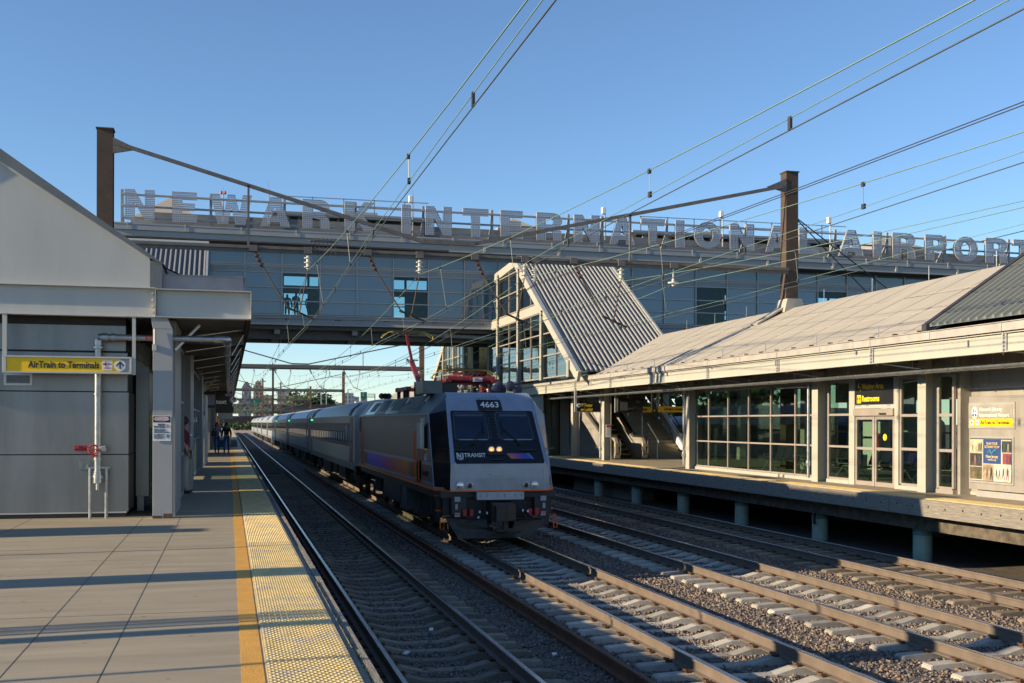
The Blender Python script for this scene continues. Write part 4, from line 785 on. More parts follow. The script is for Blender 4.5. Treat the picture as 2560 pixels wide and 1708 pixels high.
t, x0, x1, z0, z1 = small_sign('departure_screen', 1546, 996, 1607, 1032, 46, M['signblack'], 'tilted black departure screen hanging in front of the staircase', 'screen_body', 'screen')
b = MB(); b.box(x0+.1, x0+.42, 45.98, 45.995, z0+.09, z1-.16); b.build('sheet', mat('dim_sheet', (.09, .1, .11), .3), t); text('text', .14, (x0+.45, 45.98, z0+.18), RF, mat('dim_text', (.12, .12, .13), .3), t); b = MB(); b.ball((x1-.25, 45.99, z1-.15), .1, 10, 1.4, .04, .6); b.build('picture', mat('dim_pic', (.10, .1, .1), .3), t); MB().box(x0-.16, x0-.1, 46, 46.06, z0, 3.2).build('hanger_post', M['alum'], t); MB().box(x0-.06, x0-.02, 46, 46.06, z0+.05, z1).build('side_bracket', M['alum'], t)
t, x0, x1, z0, z1 = small_sign('hanging_sign', 1606, 1017, 1630, 1031, 52, M['yellow'], 'cut-off yellow sign end reading inals behind the black screen', 'sign_face'); text('inals', .17, (x0+.02, 51.99, (z0+z1)/2), RF, M['ink'], t, bold=.02, fit=.24); MB().box(x1-.05, x1, 52, 52.05, z1, 3.3).build('hanger_post', M['alum'], t)
t, x0, x1, z0, z1 = small_sign('hanging_sign', 1646, 1016, 1716, 1031, 46.6, M['yellow'], 'yellow AirTrain to Terminals sign hanging left of the glazed waiting room', 'sign_face'); text('AirTrain to Terminals', .15, (x0+.27, 46.59, (z0+z1)/2), RF, M['ink'], t, bold=.02, fit=.92); MB().box(x0, x0+.05, 46.6, 46.65, z1, 3.3).build('hanger_post', M['alum'], t)
# dark train and trees beyond the far platform
t = thing('parked_train', (28, 40, -1.2), 'dark blue train waiting beyond the far platform', 'train'); b = MB(); b.box(26.9, 29.8, 42, 100, -.6, .75); b.build('body', mat('train_dark', (.03, .035, .045), .4, metal=.3), t); b = MB(); b.box(26.86, 26.895, 43, 99, .76, 1.6); b.box(26.9, 29.8, 42, 100, .751, 1.6); b.build('window_band', M['coachg'], t)
b = MB(); ys2 = [42, 100]; n = 10; b.prism([(28.35+1.45*math.cos(math.pi*i/n), 42, 1.6+.55*math.sin(math.pi*i/n)) for i in range(n+1)], (0, 58, 0)); b.build('roof', mat('train_roof', (.10, .13, .20), .4, metal=.3), t)

def crown(b, c, rx, ry, rz, n, s, g):
    for i in range(n):
        while True:
            p = Vector((g.uniform(-1, 1), g.uniform(-1, 1), g.uniform(-1, 1)))
            if .35 < p.length < 1: break
        k = 1+.25*math.sin(5*p.x+3*p.z)+.2*math.sin(7*p.y)
        q = Vector((c[0]+p.x*rx*k, c[1]+p.y*ry*k, c[2]+p.z*rz*k)); u = Vector((g.gauss(0, 1), g.gauss(0, 1), g.gauss(0, 1))).normalized(); v = u.cross(Vector((g.gauss(0, 1), g.gauss(0, 1), g.gauss(0, 1)))).normalized(); ss = s*g.uniform(.5, 1.3)
        b.add([q-u*ss-v*ss*.5, q+u*ss-v*ss*.6, q+v*ss*.9], [(0, 1, 2)])
def tree(x, y, h, r, lb, grp, n=900, s=.3, z=-1.6, m=None):
    g = random.Random(int(x*7+y)); t = thing('tree', (x, y, z), lb, 'tree', grp); b = MB(); b.cyl((x, y, z), (x+.1, y, z+h*.6), .22, 8, .1)
    for k in range(5): a = g.uniform(0, 6.28); b.cyl((x, y, z+h*(.3+.06*k)), (x+r*.6*math.cos(a), y+r*.6*math.sin(a), z+h*(.55+.07*k)), .07, 5, .03)
    b.build('trunk', M['bark'], t); b = MB(); crown(b, (x, y, z+h*.66), r, r, h*.38, n, s, g); b.build('crown', m or M['foliage'], t)
for i, (x, y, h, r, lb) in enumerate([(37, 78, 7.4, 2.6, 'leafy tree seen above the yellow sign left of the waiting room'), (41.5, 84, 7.8, 2.8, 'leafy tree behind the waiting room corner column'), (33, 80, 7.0, 2.2, 'leafy tree seen through the gap beside the staircase'), (45, 92, 8, 3.4, 'broad tree beyond the far platform behind the glazed room')]): tree(x, y, h, r, lb, 'trees beyond the far platform')
for x, y, lb in ((38.6, 82, 'brown wooden pole between the trees beyond the platform'), (34.7, 82, 'brown wooden pole near the staircase gap')): tt = thing('utility_pole', (x, y, -1.6), lb, 'pole', 'wooden poles beyond the far platform'); MB().cyl((x, y, -1.6), (x, y, 7.2), .14, 8, .1).build('pole', M['brown'], tt); MB().box(x-.8, x+.8, y-.05, y+.05, 6.3, 6.4).build('cross_arm', M['brown'], tt)
b = MB(); b.box(30.5, 30.8, 10, 160, -1.7, .6); tag(b.build('boundary_wall', M['darkm']), 'dark low boundary wall behind the parked train', 'wall')
# ------------------------------------------------------------------ escalator enclosures
def enclosure(xa, xb, yt, zt, yb, zb, yend, label, wall=True):
    t = thing('escalator_enclosure', (xa, yt, 3.8), label, 'enclosure'); n = 22; w_ = (xb-xa)/n
    sl = (zt-zb)/(yt-yb)
    b = MB(); b.add([(xa, yt, zt), (xb, yt, zt), (xb, yb, zb), (xa, yb, zb)], [(3, 2, 1, 0)]); b.add([(xa, yt, zt), (xb, yt, zt), (xb, yend, zt-.1), (xa, yend, zt-.1)], [(0, 1, 2, 3)]); b.build('roof_deck', mat('corr_valley_shade', (.09, .11, .14), .5, metal=.1), t)  # navy valley colour holds the shade between the ribs
    b = MB(); h = .10
    for i in range(n):
        x = xa+(i+.5)*w_; a = (x-.05, x-.028, x+.028, x+.05)
        b.hexa([(a[0], yt, zt), (a[3], yt, zt), (a[2], yt-.03, zt+h), (a[1], yt-.03, zt+h)], [(a[0], yb, zb), (a[3], yb, zb), (a[2], yb-.03, zb+h), (a[1], yb-.03, zb+h)])
    b.build('roof_ribs', M['corr'], t)
    b = MB(); b.box(xa-.05, xb+.05, yt-.12, yt+.1, zt+.02, zt+.20); b.bar((xb, yt, zt+.08), (xb, yb, zb+.08), .1, .22); b.build('ridge_cap', M['alum'], t)
    if not wall: return t
    # side truss facing the tracks
    b = MB(); x = xa-.06
    b.bar((x, yt-.1, zt-.22), (x, yb-.2, zb-.24), .14, .50); b.bar((x, yt, zt-.15), (x, yend, zt-.42), .14, .42); b.build('sloping_girder', M['sunlit'], t)
    MB().bar((x-.04, yt-.1, zt+.05), (x-.04, yb-.2, zb+.03), .20, .06).build('verge_cap', M['alum'], t)
    ym = yt-(zt-7.45)/sl
    b = MB(); b.bar((x, ym-.2, 7.30), (x, yend, 7.30), .13, .44); b.build('mid_girder', M['sunlit'], t)
    cols = [62.2, 61.5, 56.9, 52.4, 47.9]
    for y in cols[1:]:
        b = MB(); z = zt-.3 if y > yt else zb+(y-yb)*sl-.1; b.box(x-.14, x+.1, y-.02, y+.02, 3.75, z); b.box(x-.14, x-.12, y-.15, y+.15, 3.75, z); b.box(x+.08, x+.1, y-.15, y+.15, 3.75, z); b.build('column', M['sunlit'], t)
    b = MB()
    for y in cols[1:]:
        for z in (6.9, 7.1, 7.3, 7.5, 9.7, 9.9):
            if z < (zt if y > yt else zb+(y-yb)*sl): b.cyl((x-.16, y-.19, z), (x-.1, y-.19, z), .04, 6)
    b.build('bolts', M['darkm'], t)
    xg = x+.02
    def top(y): return (zt-.45) if y > yt else zb+(y-yb)*sl-.5
    bays = [(63.1, 61.65), (61.35, 57.05), (56.75, 52.55), (52.25, 48.05)]
    for lo, hi in ((3.8, 7.06), (7.54, 99)):
        for y1, y0 in bays:
            ymid = (y0+y1)/2 if y1-y0 > 2 else None; segs = [(y0, y1)] if ymid is None else [(y0, ymid-.03), (ymid+.03, y1)]
            for a, c in segs:
                za, zc = min(hi, top(a)), min(hi, top(c))
                if zc < lo+.3: continue
                aa = a
                if za < lo: aa = a+(lo-za)/sl; za = lo
                kinkpts = [(xg, aa, lo), (xg, c, lo), (xg, c, zc)]
                if zc == hi and za < hi: yk = yt-(zt-.5-hi)/sl; kinkpts.append((xg, min(max(yk, aa), c), hi))
                if top(c) == zt-.45 and za < zc and hi > 50: kinkpts.append((xg, max(yt-.05, aa), zc))
                if za > lo+.02: kinkpts.append((xg, aa, za))
                g_ = MB(); g_.prism(kinkpts, (.012, 0, 0)); g_.build('window_pane', M['glasse'], t)
            f = MB()
            if ymid and top(ymid) > lo+.2: f.box(xg-.05, xg+.03, ymid-.03, ymid+.03, lo, min(hi, top(ymid)))
            for z in [lo+.05+1.07*k for k in range(7)]:
                if z > min(hi, top(y1)) : break
                ya = y0
                if top(y0) < z: ya = yb+(z+.5-zb)/sl
                if ya < y1-.1: f.box(xg-.05, xg+.03, ya, y1, z-.03, z+.03)
            if f.v: f.build('mullion_frame', M['mullion'], t)
    b = MB(); b.box(xb-.02, xb, yb+2, yend, 3.8, zt-.6) if False else None
    MB().box(xa+.6, xa+.7, 55, yend, 0.1, 3.7).build('inner_wall', M['inner'], t)
    b = MB()
    for y in (52.4, 56.9, 61.5): b.box(xb-.2, xb, y-.1, y+.1, 3.8, min(zt, zb+(y-yb)*sl)-.3)
    b.box(xa+2.4, xa+2.6, 56.2, yend, 3.9, 6.6); b.bar((xa+2.4, 50.5, 2.1), (xa+2.4, 58, 6.6), .12, 1.3); b.build('inner_frame', M['inner'], t)
    return t
enclosure(14.85, 19.95, 57.7, 10.36, 46.8, 3.95, 63.2, 'ribbed metal enclosure with glazed side sloping from bridge to far canopy')
enclosure(-6.0, -1.02, 57.3, 10.40, 46.6, 3.95, 63.2, 'ribbed metal roof of the left escalator enclosure behind the gable', wall=False)
MB().box(-1.02, -.95, 47, 63.2, 3.8, 10.1) if False else None
b = MB(); b.prism([(-1.0, 46.8, 3.9), (-1.0, 57.3, 10.3), (-1.0, 63.2, 10.2), (-1.0, 63.2, 3.9)], (.1, 0, 0)); tag(b.build('enclosure_side_wall', M['glasse']), 'glazed side wall of the left escalator enclosure against the bridge', 'wall')
# the matching enclosure beyond the bridge
t = thing('escalator_enclosure', (15, 80, 3.8), 'second glazed escalator enclosure sloping away beyond the bridge', 'enclosure')
b = MB(); b.bar((14.8, 73.5, 9.9), (14.8, 84.5, 3.7), .14, .5); b.box(14.75, 14.85, 70.2, 73.5, 9.6, 10); b.build('sloping_girder', M['sunlit'], t)
b = MB()
for y in (71, 74.7, 78.4): b.box(14.72, 14.88, y-.1, y+.1, 3.8, 9.8-.57*max(0, y-73.5))
b.each('column', M['sunlit'], t)
b = MB()
for k in range(6):
    z = 4.0+k*1.05; ye = 73.5+(9.6-z)/.57; b.box(14.78, 14.85, 70.2, ye, z-.03, z+.03)
for k in range(8): y = 70.5+k*1.2; b.box(14.78, 14.85, y-.025, y+.025, 3.8, 9.6-.57*max(0, y-73.5))
b.build('mullion_frame', M['mullion'], t); b = MB(); b.prism([(14.83, 70.2, 3.8), (14.83, 84, 3.8), (14.83, 73.5, 9.7), (14.83, 70.2, 9.7)], (.01, 0, 0)); b.build('window_pane', M['glassg'], t)
b = MB(); b.add([(14.8, 73.5, 10), (19.9, 73.5, 10), (19.9, 84.5, 3.9), (14.8, 84.5, 3.9)], [(0, 1, 2, 3)]); b.build('roof_deck', M['corr'], t)

# ------------------------------------------------------------------ the station bridge
BY = 63.3; FY = 62.0; BX0, BX1 = -14, 78
t = thing('station_bridge', (8, BY, 6), 'long glazed station bridge crossing above all the tracks', 'bridge')
zt1 = PY(612, 616, BY)[2]; zt0 = PY(612, 657.4, BY)[2]; zs0 = PY(612, 663, BY)[2]; zs1 = PY(612, 679.7, BY)[2]; zw2 = PY(612, 716, BY)[2]; zw1 = PY(612, 750, BY)[2]; zw0 = PY(612, 783.7, BY)[2]; zf = PY(612, 809, BY)[2]; zg = PY(640, 857, BY+2)[2]
ms = [PY(x, 700, BY)[0] for x in (535, 612, 705, 800, 892, 983, 1070, 1160, 1231)]; d_ = (ms[-2]-ms[1])/6
mull = [ms[1]-d_*k for k in range(7, 0, -1)]+ms[1:8]+[ms[7]+d_*k for k in range(1, 31)]
clear_px = [(705, 800), (983, 1070)]; clears = [PY(a+5, 700, BY)[0] for a, c in clear_px]+[PY(x, 700, BY)[0] for x in (1575, 1815, 2045, 2200, 2330)]
def is_clear(a, c): return any(a <= k < c for k in clears)
b = MB(); b.box(BX0, BX1, BY-.06, BY+.1, zs1+.03, zt0-.03); b.build('spandrel', M['bridge'], t)
b = MB(); b.box(BX0, BX1, BY-.12, BY+.1, zf, zw0-.24); b.box(BX0, BX1, BY-.18, BY+.1, zw0-.235, zw0-.19); b.box(BX0, BX1, BY-.05, BY+.1, zw0-.188, zw0-.03); b.build('floor_edge', M['bridge'], t)
b = MB(); b.box(BX0, BX1, BY-.2, BY+.3, zf-.03, zf-.002); b.build('floor_flange', M['paint'], t)
b = MB()
for x in np.arange(-8, 60, 2.75): b.box(x, x+.1, BY-.126, BY-.121, zf+.25, zf+.31); b.box(x+.18, x+.28, BY-.126, BY-.121, zf+.25, zf+.31)
b.build('bolt_pairs', M['black'], t)
b = MB()
for z in (zt0-.03, zt1, zs1+.03, zw2, zw1, zw0-.03, zs0-.01): b.box(BX0, BX1, BY-.10, BY-.0, z-.028, z+.028)
b.build('transom', M['bframe'], t)
b = MB()
for x in mull: b.box(x-.032, x+.032, BY-.13, BY-.001, zw0, zt1)
b.each('mullion', M['bframe'], t)
for i in range(len(mull)-1):
    a, c = mull[i]+.032, mull[i+1]-.032
    if c < -2 or a > 52: continue
    MB().box(a, c, BY-.03, BY-.015, zt0, zt1-.03).build('window_pane', M['glassb'], t)
    g_ = M['glassc'] if is_clear(mull[i], mull[i+1]) else M['glassb']
    for z0, z1 in ((zw0, zw1), (zw1, zw2), (zw2, zs1)): MB().box(a, c, BY-.03, BY-.015, z0+.03, z1-.03 if z1 != zs1 else z1).build('window_pane', g_, t)
# interior: floor, ceiling, back wall with openings
b = MB(); b.box(BX0, BX1, BY+.12, 70.1, zf+.15, zf+.25); b.build('floor_deck', M['inner'], t)
b = MB(); b.box(BX0, BX1, BY+.12, 70.1, zt1+.02, zt1+.2); b.build('ceiling', M['inner'], t)
bw = M['inner']; b = MB(); xs = BX0; zlo, zhi = zf+.2, zt1+.02
for (xa_, xb_, ya_, yb2, xc_, yc_, yd_) in [(710, 796, 690, 713, 769, 733, 788), (985, 1067, 700, 723, 1012, 742, 794), (1560, 1635, 724, 745, 1590, 768, 800), (1812, 1862, 738, 752, 1830, 778, 800), (2045, 2095, 745, 762, 2070, 780, 800), (2200, 2260, 750, 770, 2220, 790, 800)]:
    a, c = PY(xa_, 700, 70)[0], PY(xb_, 700, 70)[0]; m_ = PY(xc_, 700, 70)[0]; h1, h0 = PY(xa_, ya_, 70)[2], PY(xa_, yb2, 70)[2]; l1, l0 = PY(xa_, yc_, 70)[2], PY(xa_, yd_, 70)[2]
    b.box(xs, a, 70, 70.1, zlo, zhi); b.box(a, c, 70, 70.1, h1, zhi); b.box(a, c, 70, 70.1, l1, h0); b.box(m_, c, 70, 70.1, l0, l1); b.box(a, c, 70, 70.1, zlo, l0); b.box(m_-.02, m_+.12, 70, 70.1, h0, h1); b.box(a, m_, 70, 70.1, (l0+l1)/2, (l0+l1)/2+.06); xs = c
b.box(xs, BX1, 70, 70.1, zlo, zhi); b.build('back_wall', bw, t)
# girders underneath
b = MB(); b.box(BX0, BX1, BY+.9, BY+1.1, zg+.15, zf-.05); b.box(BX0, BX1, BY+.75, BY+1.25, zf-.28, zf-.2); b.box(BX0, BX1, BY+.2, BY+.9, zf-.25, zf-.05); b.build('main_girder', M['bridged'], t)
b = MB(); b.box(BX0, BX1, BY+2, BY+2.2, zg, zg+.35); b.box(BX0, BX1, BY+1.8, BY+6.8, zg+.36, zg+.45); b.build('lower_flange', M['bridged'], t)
b = MB()
for x in [PY(q, 830, BY)[0] for q in (560, 705, 900, 1130)]+list(np.arange(19, 70, 5.8)): b.prism([(x-.2, BY+.3, zf-.06), (x+.2, BY+.3, zf-.06), (x-.15, BY+2.0, zg+.0), (x-.55, BY+2.0, zg+.0)], (0, .22, 0)); b.box(x-.4, x-.1, BY+.3, BY+6.7, zf-.5, zf-.06)
b.build('bracket', M['bridge'], t)
b = MB(); b.cyl((9, BY+.55, zf-.3), (15.5, BY+.55, zf-.5), .13, 10); b.build('under_pipe', M['bridge'], t)
b = MB(); b.box(14.9, 15.3, 64.5, 65, 0, zf); b.box(14.9, 15.3, 69, 69.5, 0, zf); b.box(17.5, 22, 64, 69.5, 3.6, zf); b.box(-3, -2.6, 64.5, 65, 0, zf); b.each('pier', M['bridged'], t)
# roof edge and roof
def sb(b, x0, x1, y0, y1, z0, z1, st=4):      # a long box that follows the gentle fall of the roof
    b.hexa([(x0, y0, z0+zr(x0)), (x1, y0, z0+zr(x1)), (x1, y1, z0+zr(x1)), (x0, y1, z0+zr(x0))], [(x0, y0, z1+zr(x0)), (x1, y0, z1+zr(x1)), (x1, y1, z1+zr(x1)), (x0, y1, z1+zr(x0))])
Zr = PY(281, 557, FY)[2]; RX = -5.9
b = MB(); sb(b, RX, BX1, FY, FY+.3, Zr-.02, Zr+.06); sb(b, RX, BX1, FY+.02, FY+.3, Zr-.30, Zr-.021); b.build('gutter', M['bridge'], t)
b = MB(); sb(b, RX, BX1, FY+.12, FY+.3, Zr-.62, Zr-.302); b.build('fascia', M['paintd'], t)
b = MB(); sb(b, RX, 12, FY+.05, FY+.31, Zr-.70, Zr-.622); b.build('fascia_flange', M['brown'], t)
b = MB(); sb(b, 12.01, BX1, FY+.05, FY+.31, Zr-.70, Zr-.622); b.build('fascia_flange', M['mullion'], t)
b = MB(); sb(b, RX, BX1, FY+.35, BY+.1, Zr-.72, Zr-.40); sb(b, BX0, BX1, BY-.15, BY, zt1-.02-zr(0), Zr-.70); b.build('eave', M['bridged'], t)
b = MB(); sb(b, RX, BX1, FY+.3, 71, Zr-.35, Zr-.1); b.build('roof_slab', M['membrane'], t)
b = MB()
for k in range(30): x = -5.2+k*2.9; b.box(x, x+.06, FY-.02, FY+.0, Zr-.28+zr(x), Zr+.1+zr(x))
for k in range(14): x = 14+k*4.4; b.box(x, x+.14, FY+.02, FY+.119, Zr-.62+zr(x), Zr-.32+zr(x))
b.each('fascia_bracket', M['sunlit'], t)
b = MB(); sb(b, -4, 60, FY+1.6, FY+1.75, Zr-.1, Zr+.95); b.build('parapet', mat('parapet_metal', (.26, .27, .28), .5, metal=.3, var=.25, scale=.7), t)
# penthouses, railings and skylights on the roof
for a, c, lb in (((655, 1070, 8.3)), ((1500, 2100, 8.3)),) if False else ():
    pass
def penthouse(x0, x1, lb):
    p = thing('rooftop_plant', ((x0+x1)/2, 66, Zr), lb, 'rooftop plant', 'plant decks on the bridge roof')
    z0 = Zr+zr(x0); b = MB(); b.box(x0, x1, 65, 65.1, z0-.1, z0+1.5); b.box(x0, x1, 64.4, 64.5, z0+.9, z0+1.0); b.build('louvre_wall', M['bridged'], p)
    b = MB(); b.box(x0-.5, x1+.4, 64.2, 69, z0+1.37, z0+1.5); b.box(x0-.3, x1, 64.2, 64.3, z0+1.25, z0+1.33); b.box(x0-.3, x1, 64.2, 64.3, z0+.5, z0+.58); b.build('deck', M['bridge'], p)
    b = MB(); b.box(x0, x1, 64.25, 64.3, z0+2.33, z0+2.38); b.box(x0, x1, 64.25, 64.3, z0+1.98, z0+2.01)
    for k in range(int((x1-x0)/1.75)+1): b.box(x0+k*1.75, x0+k*1.75+.06, 64.25, 64.3, z0+1.5, z0+2.38)
    b.build('railing', M['galv'], p)
    b = MB()
    g = random.Random(int(x0))
    for k in range(int((x1-x0)/3)): x = x0+.6+k*3+g.random(); b.box(x, x+g.uniform(1, 2.2), 66, 68, z0+1.51, z0+1.65+g.random()*.45)
    b.build('machine_unit', M['sunlit'], p); b = MB()
    for k in range(int((x1-x0)/2.2)): x = x0+.5+k*2.2; b.bar((x, 64.4, z0), (x+.7, 64.4, z0+1.5), .08); b.box(x-.3, x, 64.3, 64.5, z0, z0+1.5)
    b.build('bracing', M['bridge'], p)
penthouse(PY(700, 500, 65)[0], PY(1066, 500, 65)[0], 'dark plant deck with railing behind the letters K and I'); penthouse(PY(1590, 540, 65)[0], PY(2100, 560, 65)[0], 'dark plant deck with railing behind the letters of INTERNATIONAL')
def skylight(px_, apex, bl, br, by, lb):
    Y = 67; A = PY(px_, apex, Y); B0 = PY(bl, by, Y); B1 = PY(br, by, Y); p = thing('roof_skylight', (A[0], Y, B0[2]), lb, 'skylight', 'pyramid skylights on the bridge roof')
    b = MB(); h = (B1[0]-B0[0])/2; z0 = B0[2]; b.add([(B0[0], Y-h, z0), (B1[0], Y-h, z0), (B1[0], Y+h, z0), (B0[0], Y+h, z0), (A[0], Y, A[2])], [(0, 1, 4), (1, 2, 4), (2, 3, 4), (3, 0, 4)]); b.build('pyramid', M['membrane'], p); MB().box(B0[0]-.1, B1[0]+.1, Y-h-.1, Y+h+.1, z0-.5, z0-.002).build('kerb', M['bridge'], p)
skylight(428, 493, 338, 500, 556, 'pale pyramid skylight behind the letters N and E'); skylight(1283, 546, 1235, 1340, 578, 'pale pyramid skylight behind the letters E and R'); skylight(2207, 592, 2150, 2275, 625, 'pale pyramid skylight behind the letters I and R of AIRPORT')
for k, (px_, top, bot, lb) in enumerate([(672, 455, 560, 'slim mast behind the letter A of NEWARK'), (1032, 475, 590, 'slim mast with a pale floodlight behind the letter I'), (1513, 505, 600, 'slim mast with a pale floodlight beside the letter A of INTERNATIONAL'), (1807, 515, 620, 'slim mast with a pale floodlight beside the letter O'), (2076, 530, 640, 'slim mast with a pale floodlight beside the letter L'), (558, 470, 560, 'short mast with two red beacons behind the letter W')]):
    A = PY(px_, top, 63.5); B = PY(px_, bot, 63.5); p = thing('roof_mast', (A[0], 63.5, B[2]), lb, 'mast', 'masts on the bridge roof'); b = MB(); b.cyl((A[0], 63.5, B[2]), (A[0], 63.5, A[2]-.35), .045, 8); b.cyl((A[0], 63.5, A[2]-.35), (A[0], 63.5, A[2]), .012, 5); b.build('mast_pole', M['galv'], p)
    if k in (1, 2, 3, 4): MB().box(A[0]-.25, A[0]-.03, 63.3, 63.55, A[2]-.75, A[2]-.35).build('floodlight', M['white'], p, bevel=.03)
    if k == 5:
        for s in (-1, 1): b = MB(); b.ball((A[0]+s*.10, 63.4, A[2]-.28), .09, 10, .8, .8, 1.2); b.build('beacon', M['red'], p)

# ------------------------------------------------------------------ the letters on the roof
m = bpy.data.materials.new('perforated_metal'); m.use_nodes = True; n = m.node_tree.nodes; L = m.node_tree.links; bs = n['Principled BSDF']; out = n['Material Output']
bs.inputs['Base Color'].default_value = (.42, .45, .50, 1); bs.inputs['Metallic'].default_value = .3; bs.inputs['Roughness'].default_value = .5
g = n.new('ShaderNodeNewGeometry'); sp = n.new('ShaderNodeSeparateXYZ'); L.new(g.outputs['Position'], sp.inputs[0]); fs = []
for ax_ in (0, 2):
    mu = n.new('ShaderNodeMath'); mu.operation = 'MULTIPLY'; mu.inputs[1].default_value = 10.; L.new(sp.outputs[ax_], mu.inputs[0]); fr = n.new('ShaderNodeMath'); fr.operation = 'FRACT'; L.new(mu.outputs[0], fr.inputs[0])
    gt = n.new('ShaderNodeMath'); gt.operation = 'GREATER_THAN'; gt.inputs[1].default_value = .33; L.new(fr.outputs[0], gt.inputs[0]); fs.append(gt)
an = n.new('ShaderNodeMath'); an.operation = 'MULTIPLY'; L.new(fs[0].outputs[0], an.inputs[0]); L.new(fs[1].outputs[0], an.inputs[1])
tr = n.new('ShaderNodeBsdfTransparent'); mx = n.new('ShaderNodeMixShader'); L.new(an.outputs[0], mx.inputs[0]); L.new(bs.outputs[0], mx.inputs[1]); L.new(tr.outputs[0], mx.inputs[2]); L.new(mx.outputs[0], out.inputs[0]); M['perf'] = m
def circ(cx_, cy_, rx, ry, a0=0, a1=360, k=24): return [(cx_+rx*math.cos(math.radians(a0+(a1-a0)*i/k)), cy_+ry*math.sin(math.radians(a0+(a1-a0)*i/k))) for i in range(k+1)]
s_ = .33
GL = {
'N': [[(0,0),(0,1),(.33,1),(.67,.42),(.67,1),(1,1),(1,0),(.67,0),(.33,.56),(.33,0)]],
'E': [[(0,0),(0,1),(1,1),(1,.76),(.42,.76),(.42,.63),(.92,.63),(.92,.40),(.42,.40),(.42,.25),(1,.25),(1,0)]],
'W': [[(0,1),(.23,1),(.335,.38),(.42,1),(.60,1),(.70,.38),(.78,1),(1,1),(.84,0),(.60,0),(.51,.58),(.43,0),(.19,0)]],
'A': [[(0,0),(.34,1),(.66,1),(1,0),(.69,0),(.64,.16),(.35,.16),(.30,0)], [(.41,.36),(.59,.36),(.50,.70)]],
'R': [[(0,0),(0,1)]+circ(.62,.72,.38,.28,90,-60,10)+[(.80,.46),(.97,.36),(1,0),(.66,0),(.64,.33),(.36,.38),(.36,0)], [(.36,.58),(.36,.80),(.56,.80),(.66,.76),(.66,.62),(.56,.58)]],
'K': [[(0,0),(0,1),(.34,1),(.34,.60),(.64,1),(1,1),(.58,.56),(1,0),(.63,0),(.34,.44),(.34,0)]],
'I': [[(0,0),(0,1),(1,1),(1,0)]],
'T': [[(.33,0),(.33,.76),(0,.76),(0,1),(1,1),(1,.76),(.67,.76),(.67,0)]],
'O': [circ(.5,.5,.5,.5), circ(.5,.5,.20,.27)],
'L': [[(0,0),(0,1),(.40,1),(.40,.25),(1,.25),(1,0)]],
'P': [[(0,0),(0,1)]+circ(.62,.69,.38,.31,90,-90,14)+[(.40,.38),(.40,0)], [(.36,.58),(.36,.80),(.58,.80),(.66,.76),(.66,.62),(.58,.58)]]}
LT = [('N',312,387),('E',430,492.5),('W',524.6,630),('A',650,725.5),('R',756,824),('K',861,937),('I',1004,1027),('N',1063.5,1129),('T',1157,1220.5),('E',1250.6,1306),('R',1341,1404.6),('N',1434.5,1498),('A',1523,1585.5),('T',1602,1661),('I',1688,1710),('O',1735,1801),('N',1824,1884),('A',1913,1970),('L',1996.6,2045),('A',2096.5,2158.5),('I',2182,2203),('R',2230,2287),('P',2312,2366),('O',2383.7,2443),('R',2462.8,2517),('T',2532,2584)]
LY = 62.4; t = thing('rooftop_lettering', (20, LY, Zr), 'perforated metal rooftop letters reading NEWARK INTERNATIONAL AIRPORT', 'lettering')
ZT = PY(313, 473, LY)[2]; ZB = PY(313, 549, LY)[2]; XN = PY(313, 473, LY)[0]
for ch, a, c in LT:
    X0, X1 = PY(a, 560, LY)[0], PY(c, 560, LY)[0]; z0 = ZB-.0062*(X0-XN); z1 = ZT-.0062*(X0-XN); W, H = X1-X0, z1-z0
    cu = bpy.data.curves.new('letter', 'CURVE'); cu.dimensions = '2D'; cu.fill_mode = 'BOTH'; cu.extrude = .09
    for poly in GL[ch]:
        sp_ = cu.splines.new('POLY'); sp_.points.add(len(poly)-1)
        for i, (u, v) in enumerate(poly): sp_.points[i].co = (u*W, v*H, 0, 1)
        sp_.use_cyclic_u = True
    tmp = bpy.data.objects.new('letter', cu); C.objects.link(tmp); dg = bpy.context.evaluated_depsgraph_get(); me = bpy.data.meshes.new_from_object(tmp.evaluated_get(dg)); bpy.data.objects.remove(tmp)
    me.materials.clear(); me.materials.append(M['perf']); me.materials.append(M['alum'])
    for p_ in me.polygons: p_.material_index = 0 if abs(p_.normal.z) > .9 else 1
    o = bpy.data.objects.new('letter', me); C.objects.link(o); o.parent = t; o.location = (X0-20, 0, z0-Zr); o.rotation_euler = (math.pi/2, 0, 0)
XL = PY(301, 476, LY)[0]
for f_ in (.10, .48, .86):
    z = ZB+(ZT-ZB)*f_; b = MB(); x1 = 60; b.bar((XL, LY+.22, z), (x1, LY+.22, z-.0062*(x1-XN)), .10); b.build('frame_rail', M['bridge'], t)
for px_ in (304, 527, 712, 890, 1060, 1233, 1425, 1510, 1672, 1870, 2095, 2225, 2370, 2530):
    x = PY(px_, 560, LY)[0]; z = zr(x); b = MB(); b.box(x-.07, x+.07, LY+.28, LY+.42, Zr+z, ZT+z*1.03+.05); b.bar((x, LY+.4, Zr+z+1.2), (x, LY+1.5, Zr+z), .08); b.build('frame_post', M['bridge'], t)

